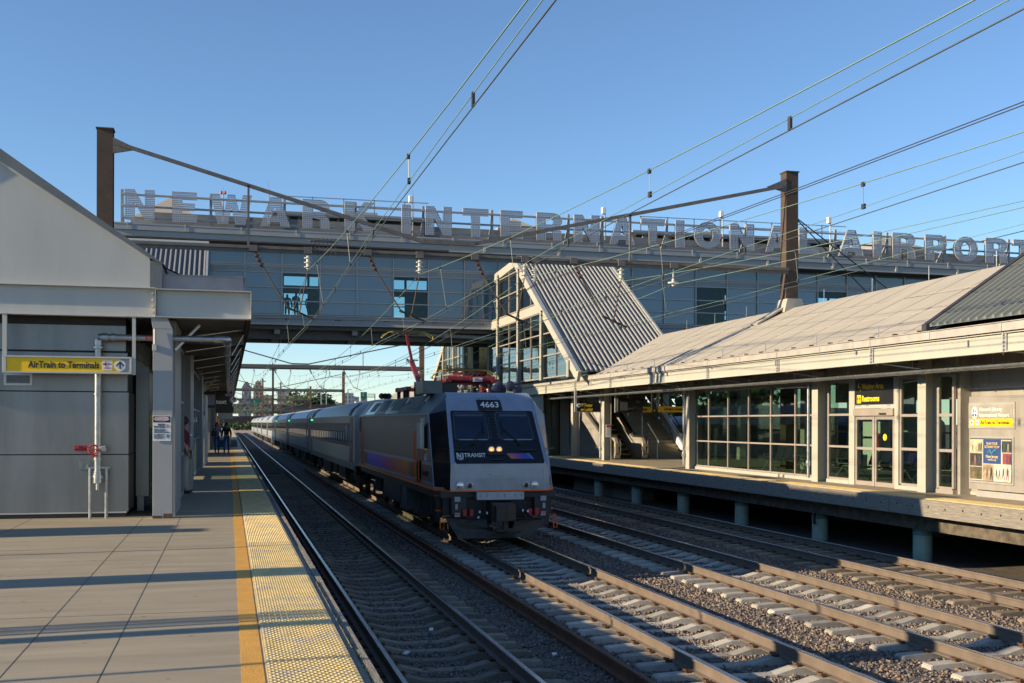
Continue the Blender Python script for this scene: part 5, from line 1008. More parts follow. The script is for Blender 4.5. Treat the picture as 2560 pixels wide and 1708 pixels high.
# ------------------------------------------------------------------ catenary portals
PYS = [37.5, 118.5, 203, 287, 370, 453]
ZW = 5.03                                         # contact wire height
ZM = 6.66                                         # messenger height at the portals
def insulator(b, p, q, k=3, r=.125):
    p, q = Vector(p), Vector(q); d = q-p; L_ = d.length; prof = []
    for i in range(k): a = L_*i/k; s = L_/k; prof += [(a, .05), (a+s*.35, .05), (a+s*.45, r), (a+s*.62, r*.95), (a+s*.66, .055)]
    prof.append((L_, .045)); b.lathe(p, d, prof, 16)
BZ = 7.36
def portal(y, near, labels):
    t = thing('catenary_portal', (8.1, y, 0), labels, 'catenary portal', 'steel portals over the tracks')
    for x in (-3.8, 20.0):
        b = MB(); w_, d_ = .24, .22; z1 = 10.9 if near else (10.9 if x < 0 else 10.8)
        b.box(x-w_, x+w_, y-d_, y-d_+.03, -.2, z1); b.box(x-w_, x+w_, y+d_-.03, y+d_, -.2, z1); b.box(x-.02, x+.02, y-d_+.031, y+d_-.031, -.2, z1); b.box(x-w_-.03, x+w_+.03, y-d_-.04, y+d_+.04, z1, z1+.04)
        if near and x > 0: b.box(x-w_, x-w_+.02, y-d_+.031, y+d_-.031, -.2, z1); 
        b.build('portal_column', M['brown'] if near else M['brownfar'], t)
        if near:
            b = MB(); s = 1 if x < 0 else -1; b.prism([(x+s*.24, y-.24, 10.65), (x+s*.24, y-.24, 10.15), (x+s*1.0, y-.24, 10.32), (x+s*.9, y-.24, 10.36)][::s], (0, .1, 0)); b.build('gusset', M['beam'], t)
    b = MB(); zl, zr_ = BZ, BZ-.04; 
    b.bar((-3.6, y-.3, zl), (19.8, y-.3, zr_), .16, .10); b.bar((-3.6, y+.05, zl-.02), (19.8, y+.05, zr_-.02), .2, .02); b.bar((-3.6, y-.3, zl-.11), (19.8, y-.3, zr_-.11), .03, .12)
    if not near: b.bar((-3.6, y-.3, zl+.15), (19.8, y-.3, zr_+.15), .3, .36)
    b.build('cross_beam', M['beam'], t)
    xm = 7.2; r1 = MB(); r1.bar((-3.5, y-.24, 10.48), (xm-.9, y-.24, BZ+.42), .07, .12); r1.bar((xm+.9, y-.24, BZ+.42), (19.6, y-.24, 10.35), .07, .12); r1.bar((xm-.9, y-.24, BZ+.42), (xm+.9, y-.24, BZ+.40), .10, .14)
    r1.build('tie_rod', M['beam'], t)
    r2 = MB()
    for x in (.6, 13.7): zz = 10.48-(x+3.5)*(10.48-BZ-.42)/(xm-.9+3.5) if x < xm else BZ+.42+(x-xm-.9)*(10.35-BZ-.42)/(19.6-xm-.9); r2.bar((x, y-.24, BZ+.02), (x, y-.24, zz), .07)
    if near:
        b3 = MB()
        for xs_ in (3.0,): b3.box(xs_-.45, xs_+.45, y-.36, y-.2, BZ-.06, BZ+.0); b3.box(xs_-.45, xs_+.45, y-.36, y-.2, BZ+.25, BZ+.3)
        for q in range(7):
            for zz in (BZ+.05, BZ-.1, BZ+.34, BZ+.2): b3.cyl((3-.4+q*.13, y-.38, zz), (3-.4+q*.13, y-.35, zz), .03, 6)
        b3.build('splice_plate', M['beam'], t)
    r2.each('hanger', M['beam'], t)
    for c in TC:
        xi = c-.17; o = MB(); o.box(xi-.13, xi+.13, y-.42, y-.2, BZ-.17, BZ+.05); o.cyl((xi, y-.3, BZ-.15), (xi, y-.3, BZ-.25), .03, 6); o = o.build('insulator_clamp', M['beam'], t)
        b = MB(); insulator(b, (xi, y-.3, BZ-.22), (xi, y-.3, ZM+.04)); b.build('insulator', M['porc'], o, smooth=50)
        xa = c-1.92; o2 = MB(); o2.box(xa-.13, xa+.13, y-.42, y-.2, BZ-.15, BZ+.05); o2.bar((xa, y-.3, BZ-.12), (xa+.09, y-.3, BZ-.22), .04); o2 = o2.build('insulator_clamp', M['beam'], t)
        b = MB(); insulator(b, (xa+.085, y-.3, BZ-.20), (xa+.30, y-.3, BZ-.63), r=.115); b.build('insulator', M['porcd'], o2, smooth=50)
        j = (c-.79, y-.3, ZW+.38)
        b = MB(); b.cyl((xa+.30, y-.3, BZ-.63), j, .025, 6); b.cyl(j, (c+.06, y-.3, ZW+.03), .035, 6); b.cyl((c-.17, y-.3, ZM), (c-.44, y-.3, ZW+.22), .022, 6)
        b.cyl((j[0]-.05, j[1], j[2]+.03), (j[0]+.05, j[1], j[2]-.03), .05, 6); b.cyl((c-.48, y-.3, ZW+.27), (c-.40, y-.3, ZW+.17), .05, 6); b.build('registration_arm', M['brown'], t)
    if True:
        for xi in (10.2,):
            o = MB(); o.box(xi-.13, xi+.13, y-.42, y-.2, BZ-.17, BZ+.05); o = o.build('insulator_clamp', M['beam'], t); b = MB(); b.cyl((xi, y-.3, BZ-.15), (xi, y-.3, BZ-.37), .02, 6); insulator(b, (xi, y-.3, BZ-.35), (xi, y-.3, 6.55)); b.build('insulator', M['porc'], o, smooth=50)
        xi = 15.3; o = MB(); o.box(xi-.15, xi+.15, y-.42, y-.2, BZ-.17, BZ+.02); o = o.build('insulator_clamp', M['beam'], t); b = MB(); b.cyl((xi, y-.3, BZ-.15), (xi, y-.3, BZ-.6), .02, 6); insulator(b, (xi, y-.3, BZ-.55), (xi, y-.3, BZ-.8), 1, .2); b.build('insulator', M['porc'], o, smooth=50)
labs = ['nearest catenary portal, brown columns on both canopies joined by a thin beam', 'second catenary portal standing beyond the station bridge', 'third catenary portal with a brown column above the coaches', 'fourth catenary portal far down the line', 'fifth catenary portal close to the highway overpass', 'last catenary portal in front of the highway overpass']
for i, y in enumerate(PYS): portal(y, i == 0, labs[i])
b = MB(); b.prism([(19.6, 37.1, 5.75), (20.45, 37.1, 5.75), (20.3, 37.1, 6.25), (19.72, 37.1, 6.25)], (0, .8, 0)); b.bar((18.6, 37.5, 5.3), (19.8, 37.5, 6.0), .5, .06); tag(b.build('roof_flashing', M['membrane']), 'pale membrane flashing around the portal column foot on the roof ridge', 'flashing')
b = MB(); 
for q in ((25, 28, 6), (24, 22, 5.5)): b.cyl((20.1, 37.5, 9.4), (20.1+q[0]*.62, 37.5+q[1]*.55, 9.4-q[2]*.55), .025, 5)
tag(b.build('guy_wire', M['darkm']), 'two dark guy wires slanting right from the nearest portal column', 'guy wire')

# ------------------------------------------------------------------ overhead wires
def par(y, ya, yb_, zs_, sag): u = (y-ya)/(yb_-ya); return zs_-sag*4*u*(1-u)
spans = [(-43.5, 37.2)]+[(PYS[i]-.3, PYS[i+1]-.3) for i in range(len(PYS)-1)]+[(452.7, 500)]
wn = ['overhead line of the track nearest the left platform', 'overhead line of the locomotive track, touched by the raised pantograph', 'overhead line of the empty middle track', 'overhead line of the farthest track, beside the far platform']
def wire_pts(x, fz, ya, yb_, step=4.0):
    k = max(2, int((yb_-ya)/step)); return [(x(ya+(yb_-ya)*i/k) if callable(x) else x, ya+(yb_-ya)*i/k, fz(ya+(yb_-ya)*i/k)) for i in range(k+1)]
for i, c in enumerate(TC):
    t = thing('overhead_line', (c, 37, ZW), wn[i], 'overhead wire', 'overhead lines above the tracks')
    bm_, bc, ba, bd, bk = MB(), MB(), MB(), MB(), MB()
    for sidx, (ya, yb_) in enumerate(spans):
        fz = lambda y: par(y, ya, yb_, ZM, 1.25 if sidx else 1.46)
        bm_.tube([(p[0]-.17+cx(p[1]), p[1], p[2]) for p in wire_pts(c, fz, ya, yb_)], .0085 if sidx == 0 else .011, 5)
        fc = lambda y: ZW+.03-.04*math.sin(math.pi*(y-ya)/(yb_-ya)); zig = lambda y: c-.17+.21*abs(math.cos(math.pi*(y-ya)/(yb_-ya)))**8+cx(y)
        bc.tube(wire_pts(zig, fc, ya, yb_), .0085 if sidx == 0 else .010, 5)
        fa = lambda y: ZW+.03+.10+.01*math.sin(y); ba.tube(wire_pts(zig, fa, ya, yb_), .006 if sidx == 0 else .008, 5)
        y = 16.0-8.7*6 if sidx == 0 else ya+4.5
        while y < yb_-2:
            if y > ya+1: zm = fz(y); bd.tube([(c-.17+cx(y), y, zm), (zig(y), y, ZW+.13)], .007, 4); bk.box(zig(y)-.02, zig(y)+.02, y-.04, y+.04, ZW+.09, ZW+.17); bk.box(c-.17+cx(y)-.02, c-.17+cx(y)+.02, y-.035, y+.035, zm-.05, zm+.02)
            bk.box(zig(y+4.3)-.015, zig(y+4.3)+.015, y+4.27, y+4.33, ZW, ZW+.15)
            y += 8.7
    bm_.build('messenger_wire', M['wiregreen'], t, smooth=60); bc.build('contact_wire', M['wire'], t, smooth=60); ba.build('auxiliary_wire', M['wiregreen'], t, smooth=60); bd.each('dropper', M['wire'], t); bk.each('wire_clamp', M['darkm'], t)
t = thing('feeder_cable', (11, 37, 6.3), 'pair of dark feeder cables crossing the picture to the right', 'cable'); 
for dz in (0, .055):
    b = MB()
    for sidx, (ya, yb_) in enumerate(spans): b.tube(wire_pts(10.2+(.03 if dz else 0), lambda y: par(y, ya, yb_, 6.42+dz, .60 if sidx == 0 else 1.0), ya, yb_, 6), .009 if sidx == 0 else .011, 5)
    b.build('cable_strand', M['darkm'], t)  # dark colour stands in for the cables being out of the sun
for x, z, lb in ((15.3, 6.62, 'thin green wire over the far platform edge'),):
    b = MB()
    for sidx, (ya, yb_) in enumerate(spans): b.tube(wire_pts(x, lambda y: par(y, ya, yb_, z, .9), ya, yb_, 6), .010, 5)
    tag(b.build('overhead_wire', M['wiregreen']), lb, 'overhead wire')
# ------------------------------------------------------------------ locomotive
LC = 6.34
t = thing('locomotive', (LC, 35, RZ), 'silver and black electric locomotive numbered 4663 heading the train', 'locomotive')
def face_y(z): return 26.2+max(0, z-.70)*.754 if z > .35 else 26.2+(.35-z)*.04
def fp(x, z, d=0): return (x, face_y(z)-d, z)
def hwf(z): return 1.21-.0*z if z < .7 else 1.20-(z-.7)*.07
def facequad(b, x0, x1, z0, z1, d=.01, th=.012, x0t=None, x1t=None):
    x0t = x0 if x0t is None else x0t; x1t = x1 if x1t is None else x1t
    b.hexa([fp(x0, z0, d), fp(x1, z0, d), fp(x1t, z1, d), fp(x0t, z1, d)], [fp(x0, z0, d-th), fp(x1, z0, d-th), fp(x1t, z1, d-th), fp(x0t, z1, d-th)])
# front shell
b = MB(); zs_ = [.07, .35, .70, 2.0, 2.30, 2.42]; ysf = {z: face_y(z) for z in zs_}; ysf[2.42] = 27.62; ysf[2.30] = face_y(2.30)
vs = []; 
for z in zs_: h = hwf(z); vs += [(LC-h, ysf[z], z), (LC+h, ysf[z], z)]
b.add(vs, [(2*i, 2*i+1, 2*i+3, 2*i+2) for i in range(len(zs_)-1)])
b.add([(LC-1.075, 27.62, 2.42), (LC+1.075, 27.62, 2.42), (LC+1.06, 27.85, 2.45), (LC-1.06, 27.85, 2.45)], [(0, 1, 2, 3)])
b.build('front_face', M['silver'], t)
# black corner panels, left and right
b = MB()
for s in (-1, 1):
    P = [(LC+s*1.21, ysf[.07], .07), (LC+s*1.21, ysf[.35], .35), (LC+s*1.20, ysf[.70], .70), (LC+s*hwf(2.0), ysf[2.0], 2.0), (LC+s*hwf(2.30), ysf[2.30], 2.30), (LC+s*1.075, 27.62, 2.42)]
    Q = [(LC+s*1.49, 26.87, .07), (LC+s*1.49, 26.99, .35), (LC+s*1.49, 27.14, .70), (LC+s*1.49, 27.66, 1.9)]
    vs = P+Q; f = [(0, 1, 7, 6), (1, 2, 8, 7), (2, 3, 9, 8), (3, 4, 9), (4, 5, 9)]
    b.add(vs, f if s > 0 else [tuple(reversed(q)) for q in f])
b.each('corner_panel', M['lblack'], t)
b = MB()
for s in (-1, 1): b.bar((LC+s*1.495, 26.88, .07), (LC+s*1.495, 27.67, 1.9), .02, .02); b.bar((LC+s*1.212, ysf[.07]-.004, .07), (LC+s*1.205, ysf[.7]-.004, .7), .03, .02); b.bar((LC+s*1.203, ysf[.7]-.004, .7), (LC+s*1.1, ysf[2.3]-.004, 2.3), .035, .02); b.hexa([(LC+s*1.496, 26.84, .03), (LC+s*1.22, 26.26, .03), (LC+s*1.22, 26.26, .13), (LC+s*1.496, 26.84, .13)][::s], [(LC+s*1.46, 26.9, .03), (LC+s*1.19, 26.3, .03), (LC+s*1.19, 26.3, .13), (LC+s*1.46, 26.9, .13)][::s])
b.build('corner_trim', M['silver'], t)
# side walls and roof
b = MB()
for s in (-1, 1):
    x = LC+s*1.49; P = [(x, 26.87, .07), (x, 27.66, 1.9), (x, 43.25, 1.9), (x, 43.25, .07)]; b.add(P, [(0, 1, 2, 3) if s < 0 else (3, 2, 1, 0)])
b.add([(LC-1.49, 43.25, .07), (LC+1.49, 43.25, .07), (LC+1.49, 43.25, 1.9), (LC+1.06, 43.25, 2.45), (LC-1.06, 43.25, 2.45), (LC-1.49, 43.25, 1.9)], [(0, 1, 2, 3, 4, 5)])
b.build('side_wall', M['lgrey'], t)
b = MB()
for s in (-1, 1):
    P = [(LC+s*1.49, 27.66, 1.9), (LC+s*1.075, 27.62, 2.42), (LC+s*1.06, 27.85, 2.45), (LC+s*1.06, 43.25, 2.45), (LC+s*1.49, 43.25, 1.9)]; b.add(P, [(0, 1, 2, 3, 4) if s < 0 else (4, 3, 2, 1, 0)])
b.add([(LC-1.06, 27.85, 2.45), (LC+1.06, 27.85, 2.45), (LC+1.06, 43.25, 2.45), (LC-1.06, 43.25, 2.45)], [(0, 1, 2, 3)])
b.build('roof', M['lroof'], t)
def rs(u, y, d=.01):     # a point on the left roof slope
    return (LC-1.49+.43*u-d*.75, y, 1.9+.55*u+d*.6)
for (y0, y1, m_, u0, u1) in ((28.6, 29.6, 'lgrey', .06, .96), (29.7, 33.0, 'lblack', .10, .94), (33.1, 36.2, 'lblack', .10, .96), (36.3, 38.8, 'lroof', .1, .96), (38.9, 41.6, 'lblack', .1, .96)):
    if m_ == 'lgrey': continue
    b = MB(); b.hexa([rs(u0, y0, -.01), rs(u0, y1, -.01), rs(u1, y1, -.01), rs(u1, y0, -.01)], [rs(u0, y0, .012), rs(u0, y1, .012), rs(u1, y1, .012), rs(u1, y0, .012)]); h = b.build('roof_hatch', M[m_], t)
    b = MB(); b.hexa([rs(.3, y0+.5, .011), rs(.3, y1-.9, .011), rs(.85, y1-.9, .011), rs(.85, y0+.5, .011)], [rs(.3, y0+.5, .02), rs(.3, y1-.9, .02), rs(.85, y1-.9, .02), rs(.85, y0+.5, .02)]); b.build('grille', M['black'], h)
    b = MB(); b.bar(rs(.62, y0-.05, .02), rs(.9, y0-.05, .02), .04); b.build('hatch_latch', M['white'], h)
b = MB()
for s in (-1, 1): b.box(LC+s*1.485, LC+s*1.52, 27.7, 43.2, 1.885, 1.915)
b.build('roof_gutter', M['silver'], t)
# livery on the sides: thin sheets proud of the wall
def livery():
    m = bpy.data.materials.new('livery_blend'); m.use_nodes = True; n = m.node_tree.nodes; L = m.node_tree.links; bs = n['Principled BSDF']; g = n.new('ShaderNodeNewGeometry'); sp = n.new('ShaderNodeSeparateXYZ'); L.new(g.outputs['Position'], sp.inputs[0])
    mr = n.new('ShaderNodeMapRange'); mr.inputs[1].default_value = 30.3; mr.inputs[2].default_value = 40.6; L.new(sp.outputs[1], mr.inputs[0]); r = n.new('ShaderNodeValToRGB'); e = r.color_ramp.elements; e[0].position = 0; e[0].color = (.09, .07, .06, 1); e[1].position = 1; e[1].color = (.05, .055, .08, 1)
    for p_, c_ in ((.08, (.85, .2, .04)), (.33, (.7, .1, .08)), (.52, (.5, .05, .4)), (.74, (.12, .08, .8)), (.92, (.08, .12, .7))): q = e.new(p_); q.color = (*c_, 1)
    L.new(mr.outputs[0], r.inputs[0]); L.new(r.outputs[0], bs.inputs['Base Color']); bs.inputs['Roughness'].default_value = .28; return m
M['livery'] = livery()
for s in (-1, 1):
    x0, x1 = LC+s*1.49, LC+s*1.496
    MB().box(x0, x1, 27.2, 43.1, .62, .70).build('silver_stripe', M['silver'], t); MB().box(x0, x1, 26.98, 43.1, .135, .21).build('silver_stripe', M['silver'], t)
    MB().box(x0, x1, 30.0, 41.0, .212, .618).build('livery_band', M['livery'], t); MB().box(x0, x1, 27.1, 29.9, .212, .618).build('lower_band', mat('band_grey', (.14, .14, .15), .35, metal=.4), t)
    MB().box(x0, LC+s*1.50, 26.85, 43.2, .035, .105).build('orange_line', M['orangeline'], t)
b = MB(); b.box(LC-1.2, LC+1.2, 26.22, 26.3, .035, .075); b.hexa([(LC-1.50, 26.82, .035), (LC-1.2, 26.22, .035), (LC-1.2, 26.22, .085), (LC-1.50, 26.82, .095)], [(LC-1.46, 26.9, .035), (LC-1.15, 26.3, .035), (LC-1.15, 26.3, .085), (LC-1.46, 26.9, .095)]); b.hexa([(LC+1.2, 26.22, .035), (LC+1.50, 26.82, .035), (LC+1.50, 26.82, .095), (LC+1.2, 26.22, .085)], [(LC+1.15, 26.3, .035), (LC+1.46, 26.9, .035), (LC+1.46, 26.9, .095), (LC+1.15, 26.3, .085)]); b.build('orange_line', M['orangeline'], t)
X = LC-1.49
for y0, y1 in ((28.75, 29.45), (41.65, 42.25)):
    d = MB().box(X-.006, X+.02, y0, y1, .12, 1.84).build('cab_door', mat('door_grey', (.13, .13, .135), .3, metal=.4), t)
    for y in (y0+.02, y1-.02):
        b = MB(); b.tube([(X, y, 1.45), (X-.06, y, 1.44), (X-.07, y, 1.38), (X-.07, y, .25), (X-.06, y, .19), (X, y, .18)], .017, 6); b.build('grab_rail', M['orangeline'], d)
b = MB(); b.box(X-.16, X-.05, 28.05, 28.55, 1.02, 1.68); b.box(X-.1, X, 28.2, 28.4, 1.6, 1.8); b.build('side_mirror', M['alum'], t, bevel=.01)
MB().box(X-.008, X+.01, 27.75, 28.7, 1.0, 1.7).build('cab_side_window', M['lglass'], t)
text('4663', .24, (X-.01, 28.35, .80), RL, M['white'], t, fit=.45, bold=.01); text('TRANSIT', .20, (X-.01, 28.65, .38), RL, M['lblack'], t, fit=1.0)
b = MB(); b.box(X-.003, X, 30.5, 41, 1.63, 1.64); b.build('side_seam', M['silver'], t)
# black mask with the two windows
b = MB()
def rrect(x0, x1, z0, z1, r, x0t, x1t, d):
    pts = []
    for (cx_, cz_, a0) in ((x1-r, z0+r, -90), (x1t-r, z1-r, 0), (x0t+r, z1-r, 90), (x0+r, z0+r, 180)):
        for k in range(5): a = math.radians(a0+k*22.5); pts.append(fp(cx_+r*math.cos(a), cz_+r*math.sin(a), d))
    return pts
def plate(pts, th=.012): b = MB(); b.prism(pts, (0, th, 0)); return b
mask = plate(rrect(LC-1.11, LC+1.11, .705, 1.985, .05, LC-1.05, LC+1.05, .012)).build('front_mask', M['lblack'], t)
for x0, x1, x0t, x1t in ((5.33, 6.15, 5.36, 6.14), (6.45, 7.27, 6.41, 7.24)):
    f = plate(rrect(x0-.03, x1+.03, 1.26, 1.955, .09, x0t-.02, x1t+.02, .020), .01).build('window_frame', mat('frame_rubber', (.05, .055, .06), .5), t)
    plate(rrect(x0, x1, 1.30, 1.925, .07, x0t, x1t, .024), .004).build('windscreen', M['lglass'], f)
    b = MB(); facequad(b, x0+.06, x1-.06, 1.845, 1.90, .028, .003); b.build('sun_blind', mat('blind', (.06, .09, .11), .4), f)
    b = MB(); facequad(b, x0+.08, x1-.04, 1.262, 1.285, .028, .004); b.build('sill_strip', M['silver'], f)
b = MB()
for x in (6.22, 6.385): 
    for k in range(9): p = fp(x, 1.32+k*.07, .02); b.cyl(p, (p[0], p[1]-.006, p[2]), .0055, 5)
b.build('rivet', M['alum'], mask)
for xa, xb in ((6.03, 5.72), (6.50, 6.88)):
    b = MB(); b.bar(fp(xa, 1.56, .05), fp(xb, 1.20, .05), .014); b.bar(fp(xa+.04, 1.55, .05), fp(xb+.05, 1.18, .05), .014); b.bar(fp(xa+.01, 1.72, .045), fp(xa+.015, 1.42, .045), .02); b.cyl(fp(xb, 1.16, .06), fp(xb, 1.18, .0), .035, 8); b.build('wiper', M['black'], t)
# head lamps in the middle
hb = plate(rrect(6.04, 6.49, .90, 1.17, .06, 6.04, 6.49, .035), .03).build('lamp_housing', mat('housing', (.022, .016, .014), .4), t)
for x in (6.165, 6.355):
    c = fp(x, 1.035, .036); b = MB(); b.lathe(c, (0, -1, 0), [(0, .082), (.02, .082), (.022, .068)], 20); o = b.build('headlamp', M['alum'], t); b = MB(); b.lathe((c[0], c[1]-.018, c[2]), (0, -1, 0), [(0, .068), (.008, .06), (.014, .03)], 20); b.build('lamp_lens', M['lamp'], o)
    b = MB(); b.ball((c[0]-.005, c[1]-.034, c[2]), .018, 8); b.build('bulb', mat('bulb', (1, .9, .6), .3, emit=(1, .55, .2), estr=1.8), o)
# number board
b = MB(); b.hexa([fp(6.02, 2.005, .05), fp(6.62, 2.005, .05), fp(6.60, 2.26, .02), fp(5.99, 2.26, .02)], [fp(6.02, 2.005, -.02), fp(6.62, 2.005, -.02), fp(6.60, 2.26, -.02), fp(5.99, 2.26, -.02)]); nb = b.build('number_board', M['signblack'], t)
rot = (math.pi/2-math.atan(.754)+.06, 0, 0); text('4663', .235, (LC-.03, face_y(2.13)-.048, 2.13), rot, M['white'], nb, align='CENTER', bold=.012, fit=.47)
b = MB(); b.tube([fp(6.06, 2.285, .0), fp(6.06, 2.31, .08), fp(6.1, 2.33, .1), fp(6.5, 2.33, .1), fp(6.54, 2.31, .08), fp(6.54, 2.285, 0)], .012, 6); b.build('grab_handle', M['silver'], t)
rot = (math.pi/2-math.atan(.754), 0, 0)
text('TRANSIT', .168, (5.475, face_y(.90)-.02, .90), rot, M['white'], t, bold=.006, fit=.53)
b = MB(); 
def st(pts, w_=.012): 
    for p, q in zip(pts[:-1], pts[1:]): b.bar(fp(p[0], p[1], .018), fp(q[0], q[1], .018), w_, .006, up=(0, -1, .7))
for o_ in (0, .022): st([(5.30+o_, .82), (5.30+o_, .96), (5.385+o_*.3, .84), (5.385+o_*.3, .955)])
st([(5.43, .96), (5.43, .86), (5.415, .83), (5.37, .815), (5.345, .83)]); st([(5.452, .96), (5.452, .85), (5.43, .81), (5.37, .795), (5.335, .81)])
b.build('railway_logo', M['white'], t)
cols = [(.50, .16, .10), (.42, .15, .16), (.34, .10, .22), (.26, .07, .30), (.15, .07, .36), (.04, .09, .38), (.03, .10, .34), (.12, .2, .4)]
for k, c in enumerate(cols):
    x0 = 6.525+k*.072; b = MB(); z1_, z0_ = .945, .815; b.hexa([fp(x0+.105, z0_, .016), fp(x0+.177, z0_, .016), fp(x0+.072, z1_, .016), fp(x0, z1_, .016)], [fp(x0+.105, z0_, .008), fp(x0+.177, z0_, .008), fp(x0+.072, z1_, .008), fp(x0, z1_, .008)]); b.build('colour_flash', mat('flash%d' % k, c, .35, var=.05), t)
b = MB()
for x0, x1 in ((5.24, 5.68), (6.87, 7.31)): b.bar(fp(x0, 1.03, .05), fp(x1, 1.03, .05), .018); 
b.bar(fp(6.11, .80, .04), fp(6.42, .80, .04), .014)
for s in (-1, 1): b.bar((LC+s*1.2, 26.4, 1.06), (LC+s*1.5, 26.75, 1.06), .02)
b.each('grab_bar', M['black'], t)
b = MB()
for x in (6.11, 6.43): b.cyl(fp(x, .455, .0), fp(x, .455, .04), .03, 8)
b.bar(fp(6.11, .45, .04), fp(6.43, .45, .04), .022); 
for s in (-1, 1): b.bar(fp(LC+s*1.10, .28, .03), fp(LC+s*1.10, .74, .03), .014)
b.build('coupling_handle', M['galv'], t)
for x, r, lens, nm in ((5.35, .098, 'lens', 'marker_lamp'), (5.585, .082, 'redlens', 'tail_lamp'), (6.975, .082, 'redlens', 'tail_lamp'), (7.19, .098, 'lens', 'marker_lamp')):
    c = (x, face_y(.18)-.005, .185); b = MB(); b.lathe(c, (0, -1, 0), [(0, r), (.03, r), (.04, r*.78)], 22); o = b.build(nm, M['alum'], t, smooth=40); b = MB(); b.lathe((c[0], c[1]-.03, c[2]), (0, -1, 0), [(0, r*.76), (.012, r*.72), (.02, r*.3)], 18); b.build('lamp_lens', M[lens], o, smooth=60)
# buffer beam, coupler, hoses, plough
MB().box(LC-1.42, LC+1.42, 26.35, 26.95, -.12, .034).build('buffer_beam', M['darkm'], t)
b = MB(); b.box(5.735, 6.90, 26.08, 26.34, -.16, .03); o = b.build('anticlimber', M['silver'], t, bevel=.006); b = MB()
for x in (5.82, 5.99, 6.25, 6.42, 6.68, 6.83):
    for z in (-.03, -.07): b.cyl((x, 26.07, z), (x, 26.09, z), .012, 6)
b.build('bolt_hole', M['black'], o)
b = MB(); b.box(6.06, 6.62, 25.85, 26.9, -.66, -.22); b.box(6.10, 6.36, 25.6, 25.86, -.64, -.26); b.prism([(6.36, 25.6, -.64), (6.60, 25.7, -.64), (6.58, 25.86, -.64), (6.36, 25.86, -.64)], (0, 0, .38)); b.box(6.3, 6.42, 25.7, 25.8, -.85, -.64); b.build('coupler', mat('coupler_steel', (.05, .04, .035), .6, dirt=((.09, .05, .03), 8, .55)), t, bevel=.015)
b = MB(); b.box(5.0, 7.7, 26.5, 26.9, -.6, -.12); b.box(5.15, 5.5, 26.2, 26.5, -.5, -.12); b.box(7.2, 7.55, 26.2, 26.5, -.5, -.12); b.box(5.05, 7.6, 26.3, 26.4, -.66, -.60); b.build('pilot_frame', M['darkm'], t)
b = MB(); z1_ = -.62
b.prism([(5.05, 26.35, -.62), (5.6, 26.12, -.60), (6.0, 26.05, -.64), (6.02, 26.05, -.84), (6.62, 26.05, -.84), (6.66, 26.05, -.68), (7.1, 26.12, -.60), (7.6, 26.35, -.58), (7.62, 26.4, -.80), (7.30, 26.2, -.86), (7.15, 26.12, -.98), (6.7, 26.05, -1.07), (5.3, 26.1, -1.07), (5.18, 26.3, -.85)], (0, .04, 0)); b.build('snow_plough', mat('plough', (.055, .05, .045), .6, dirt=((.10, .08, .06), 2, .5)), t)
for pts in (([(5.78, 26.1, -.2), (5.76, 25.98, -.45), (5.72, 26.0, -.62), (5.5, 26.1, -.68)]), ([(5.92, 26.1, -.2), (5.93, 25.95, -.5), (6.0, 25.95, -.8), (6.25, 25.95, -.95), (6.5, 25.95, -.92)]), ([(6.74, 26.1, -.2), (6.80, 25.95, -.45), (6.95, 25.95, -.62), (7.3, 26.1, -.64)]), ([(6.88, 26.1, -.2), (6.92, 25.95, -.42), (7.05, 25.98, -.6), (7.35, 26.1, -.62)]), ([(6.1, 25.9, -.8), (6.05, 25.8, -.98), (6.4, 25.8, -1.0), (6.75, 25.85, -.9)])):
    b = MB(); b.tube(pts, .018, 6); b.build('brake_hose', M['black'], t)
b = MB()
for x, z in ((5.77, -.42), (5.74, -.55), (5.95, -.45), (6.83, -.40), (6.95, -.42)): b.box(x-.015, x+.02, 25.92, 25.95, z-.035, z+.02)
b.build('hose_tag', M['white'], t)
for s in (-1, 1):
    b = MB(); x = LC+s*1.06; b.box(x-.07, x+.07, 26.15, 26.16, -.20, -.08); b.box(x-.035+s*.02, x+.03+s*.02, 26.15, 26.16, -.38, -.25); b.box(x-.065, x+.065, 26.15, 26.16, -.56, -.46); b.each('warning_label', mat('dull_label', (.35, .36, .4), .5), t)
    MB().box(x-.065, x+.065, 26.14, 26.149, -.505, -.49).build('warning_label', M['red'], t)
    for k in range(2): b = MB(); b.box(LC+s*(.72+.17*k)-.05, LC+s*(.72+.17*k)+.05, 26.1, 26.25, -.55, -.38); b.build('red_connector', M['red'], t, bevel=.015)
    for z in (-.10, -.46): b = MB(); b.box(LC+s*1.15, LC+s*1.47, 26.75, 26.95, z, z+.02); b.build('step_edge', M['orangeline'], t)
    b = MB(); b.box(LC+s*1.1, LC+s*1.44, 26.8, 27.2, -.62, .03); b.build('step_well', M['black'], t)
    b = MB(); b.tube([(LC+s*1.2, 26.4, -.55), (LC+s*1.38, 26.3, -.55), (LC+s*1.45, 26.3, -.6), (LC+s*1.45, 26.3, -.86), (LC+s*1.37, 26.3, -.88), (LC+s*1.35, 26.3, -.66)], .014, 6); b.build('uncoupling_lever', M['orangeline'], t)
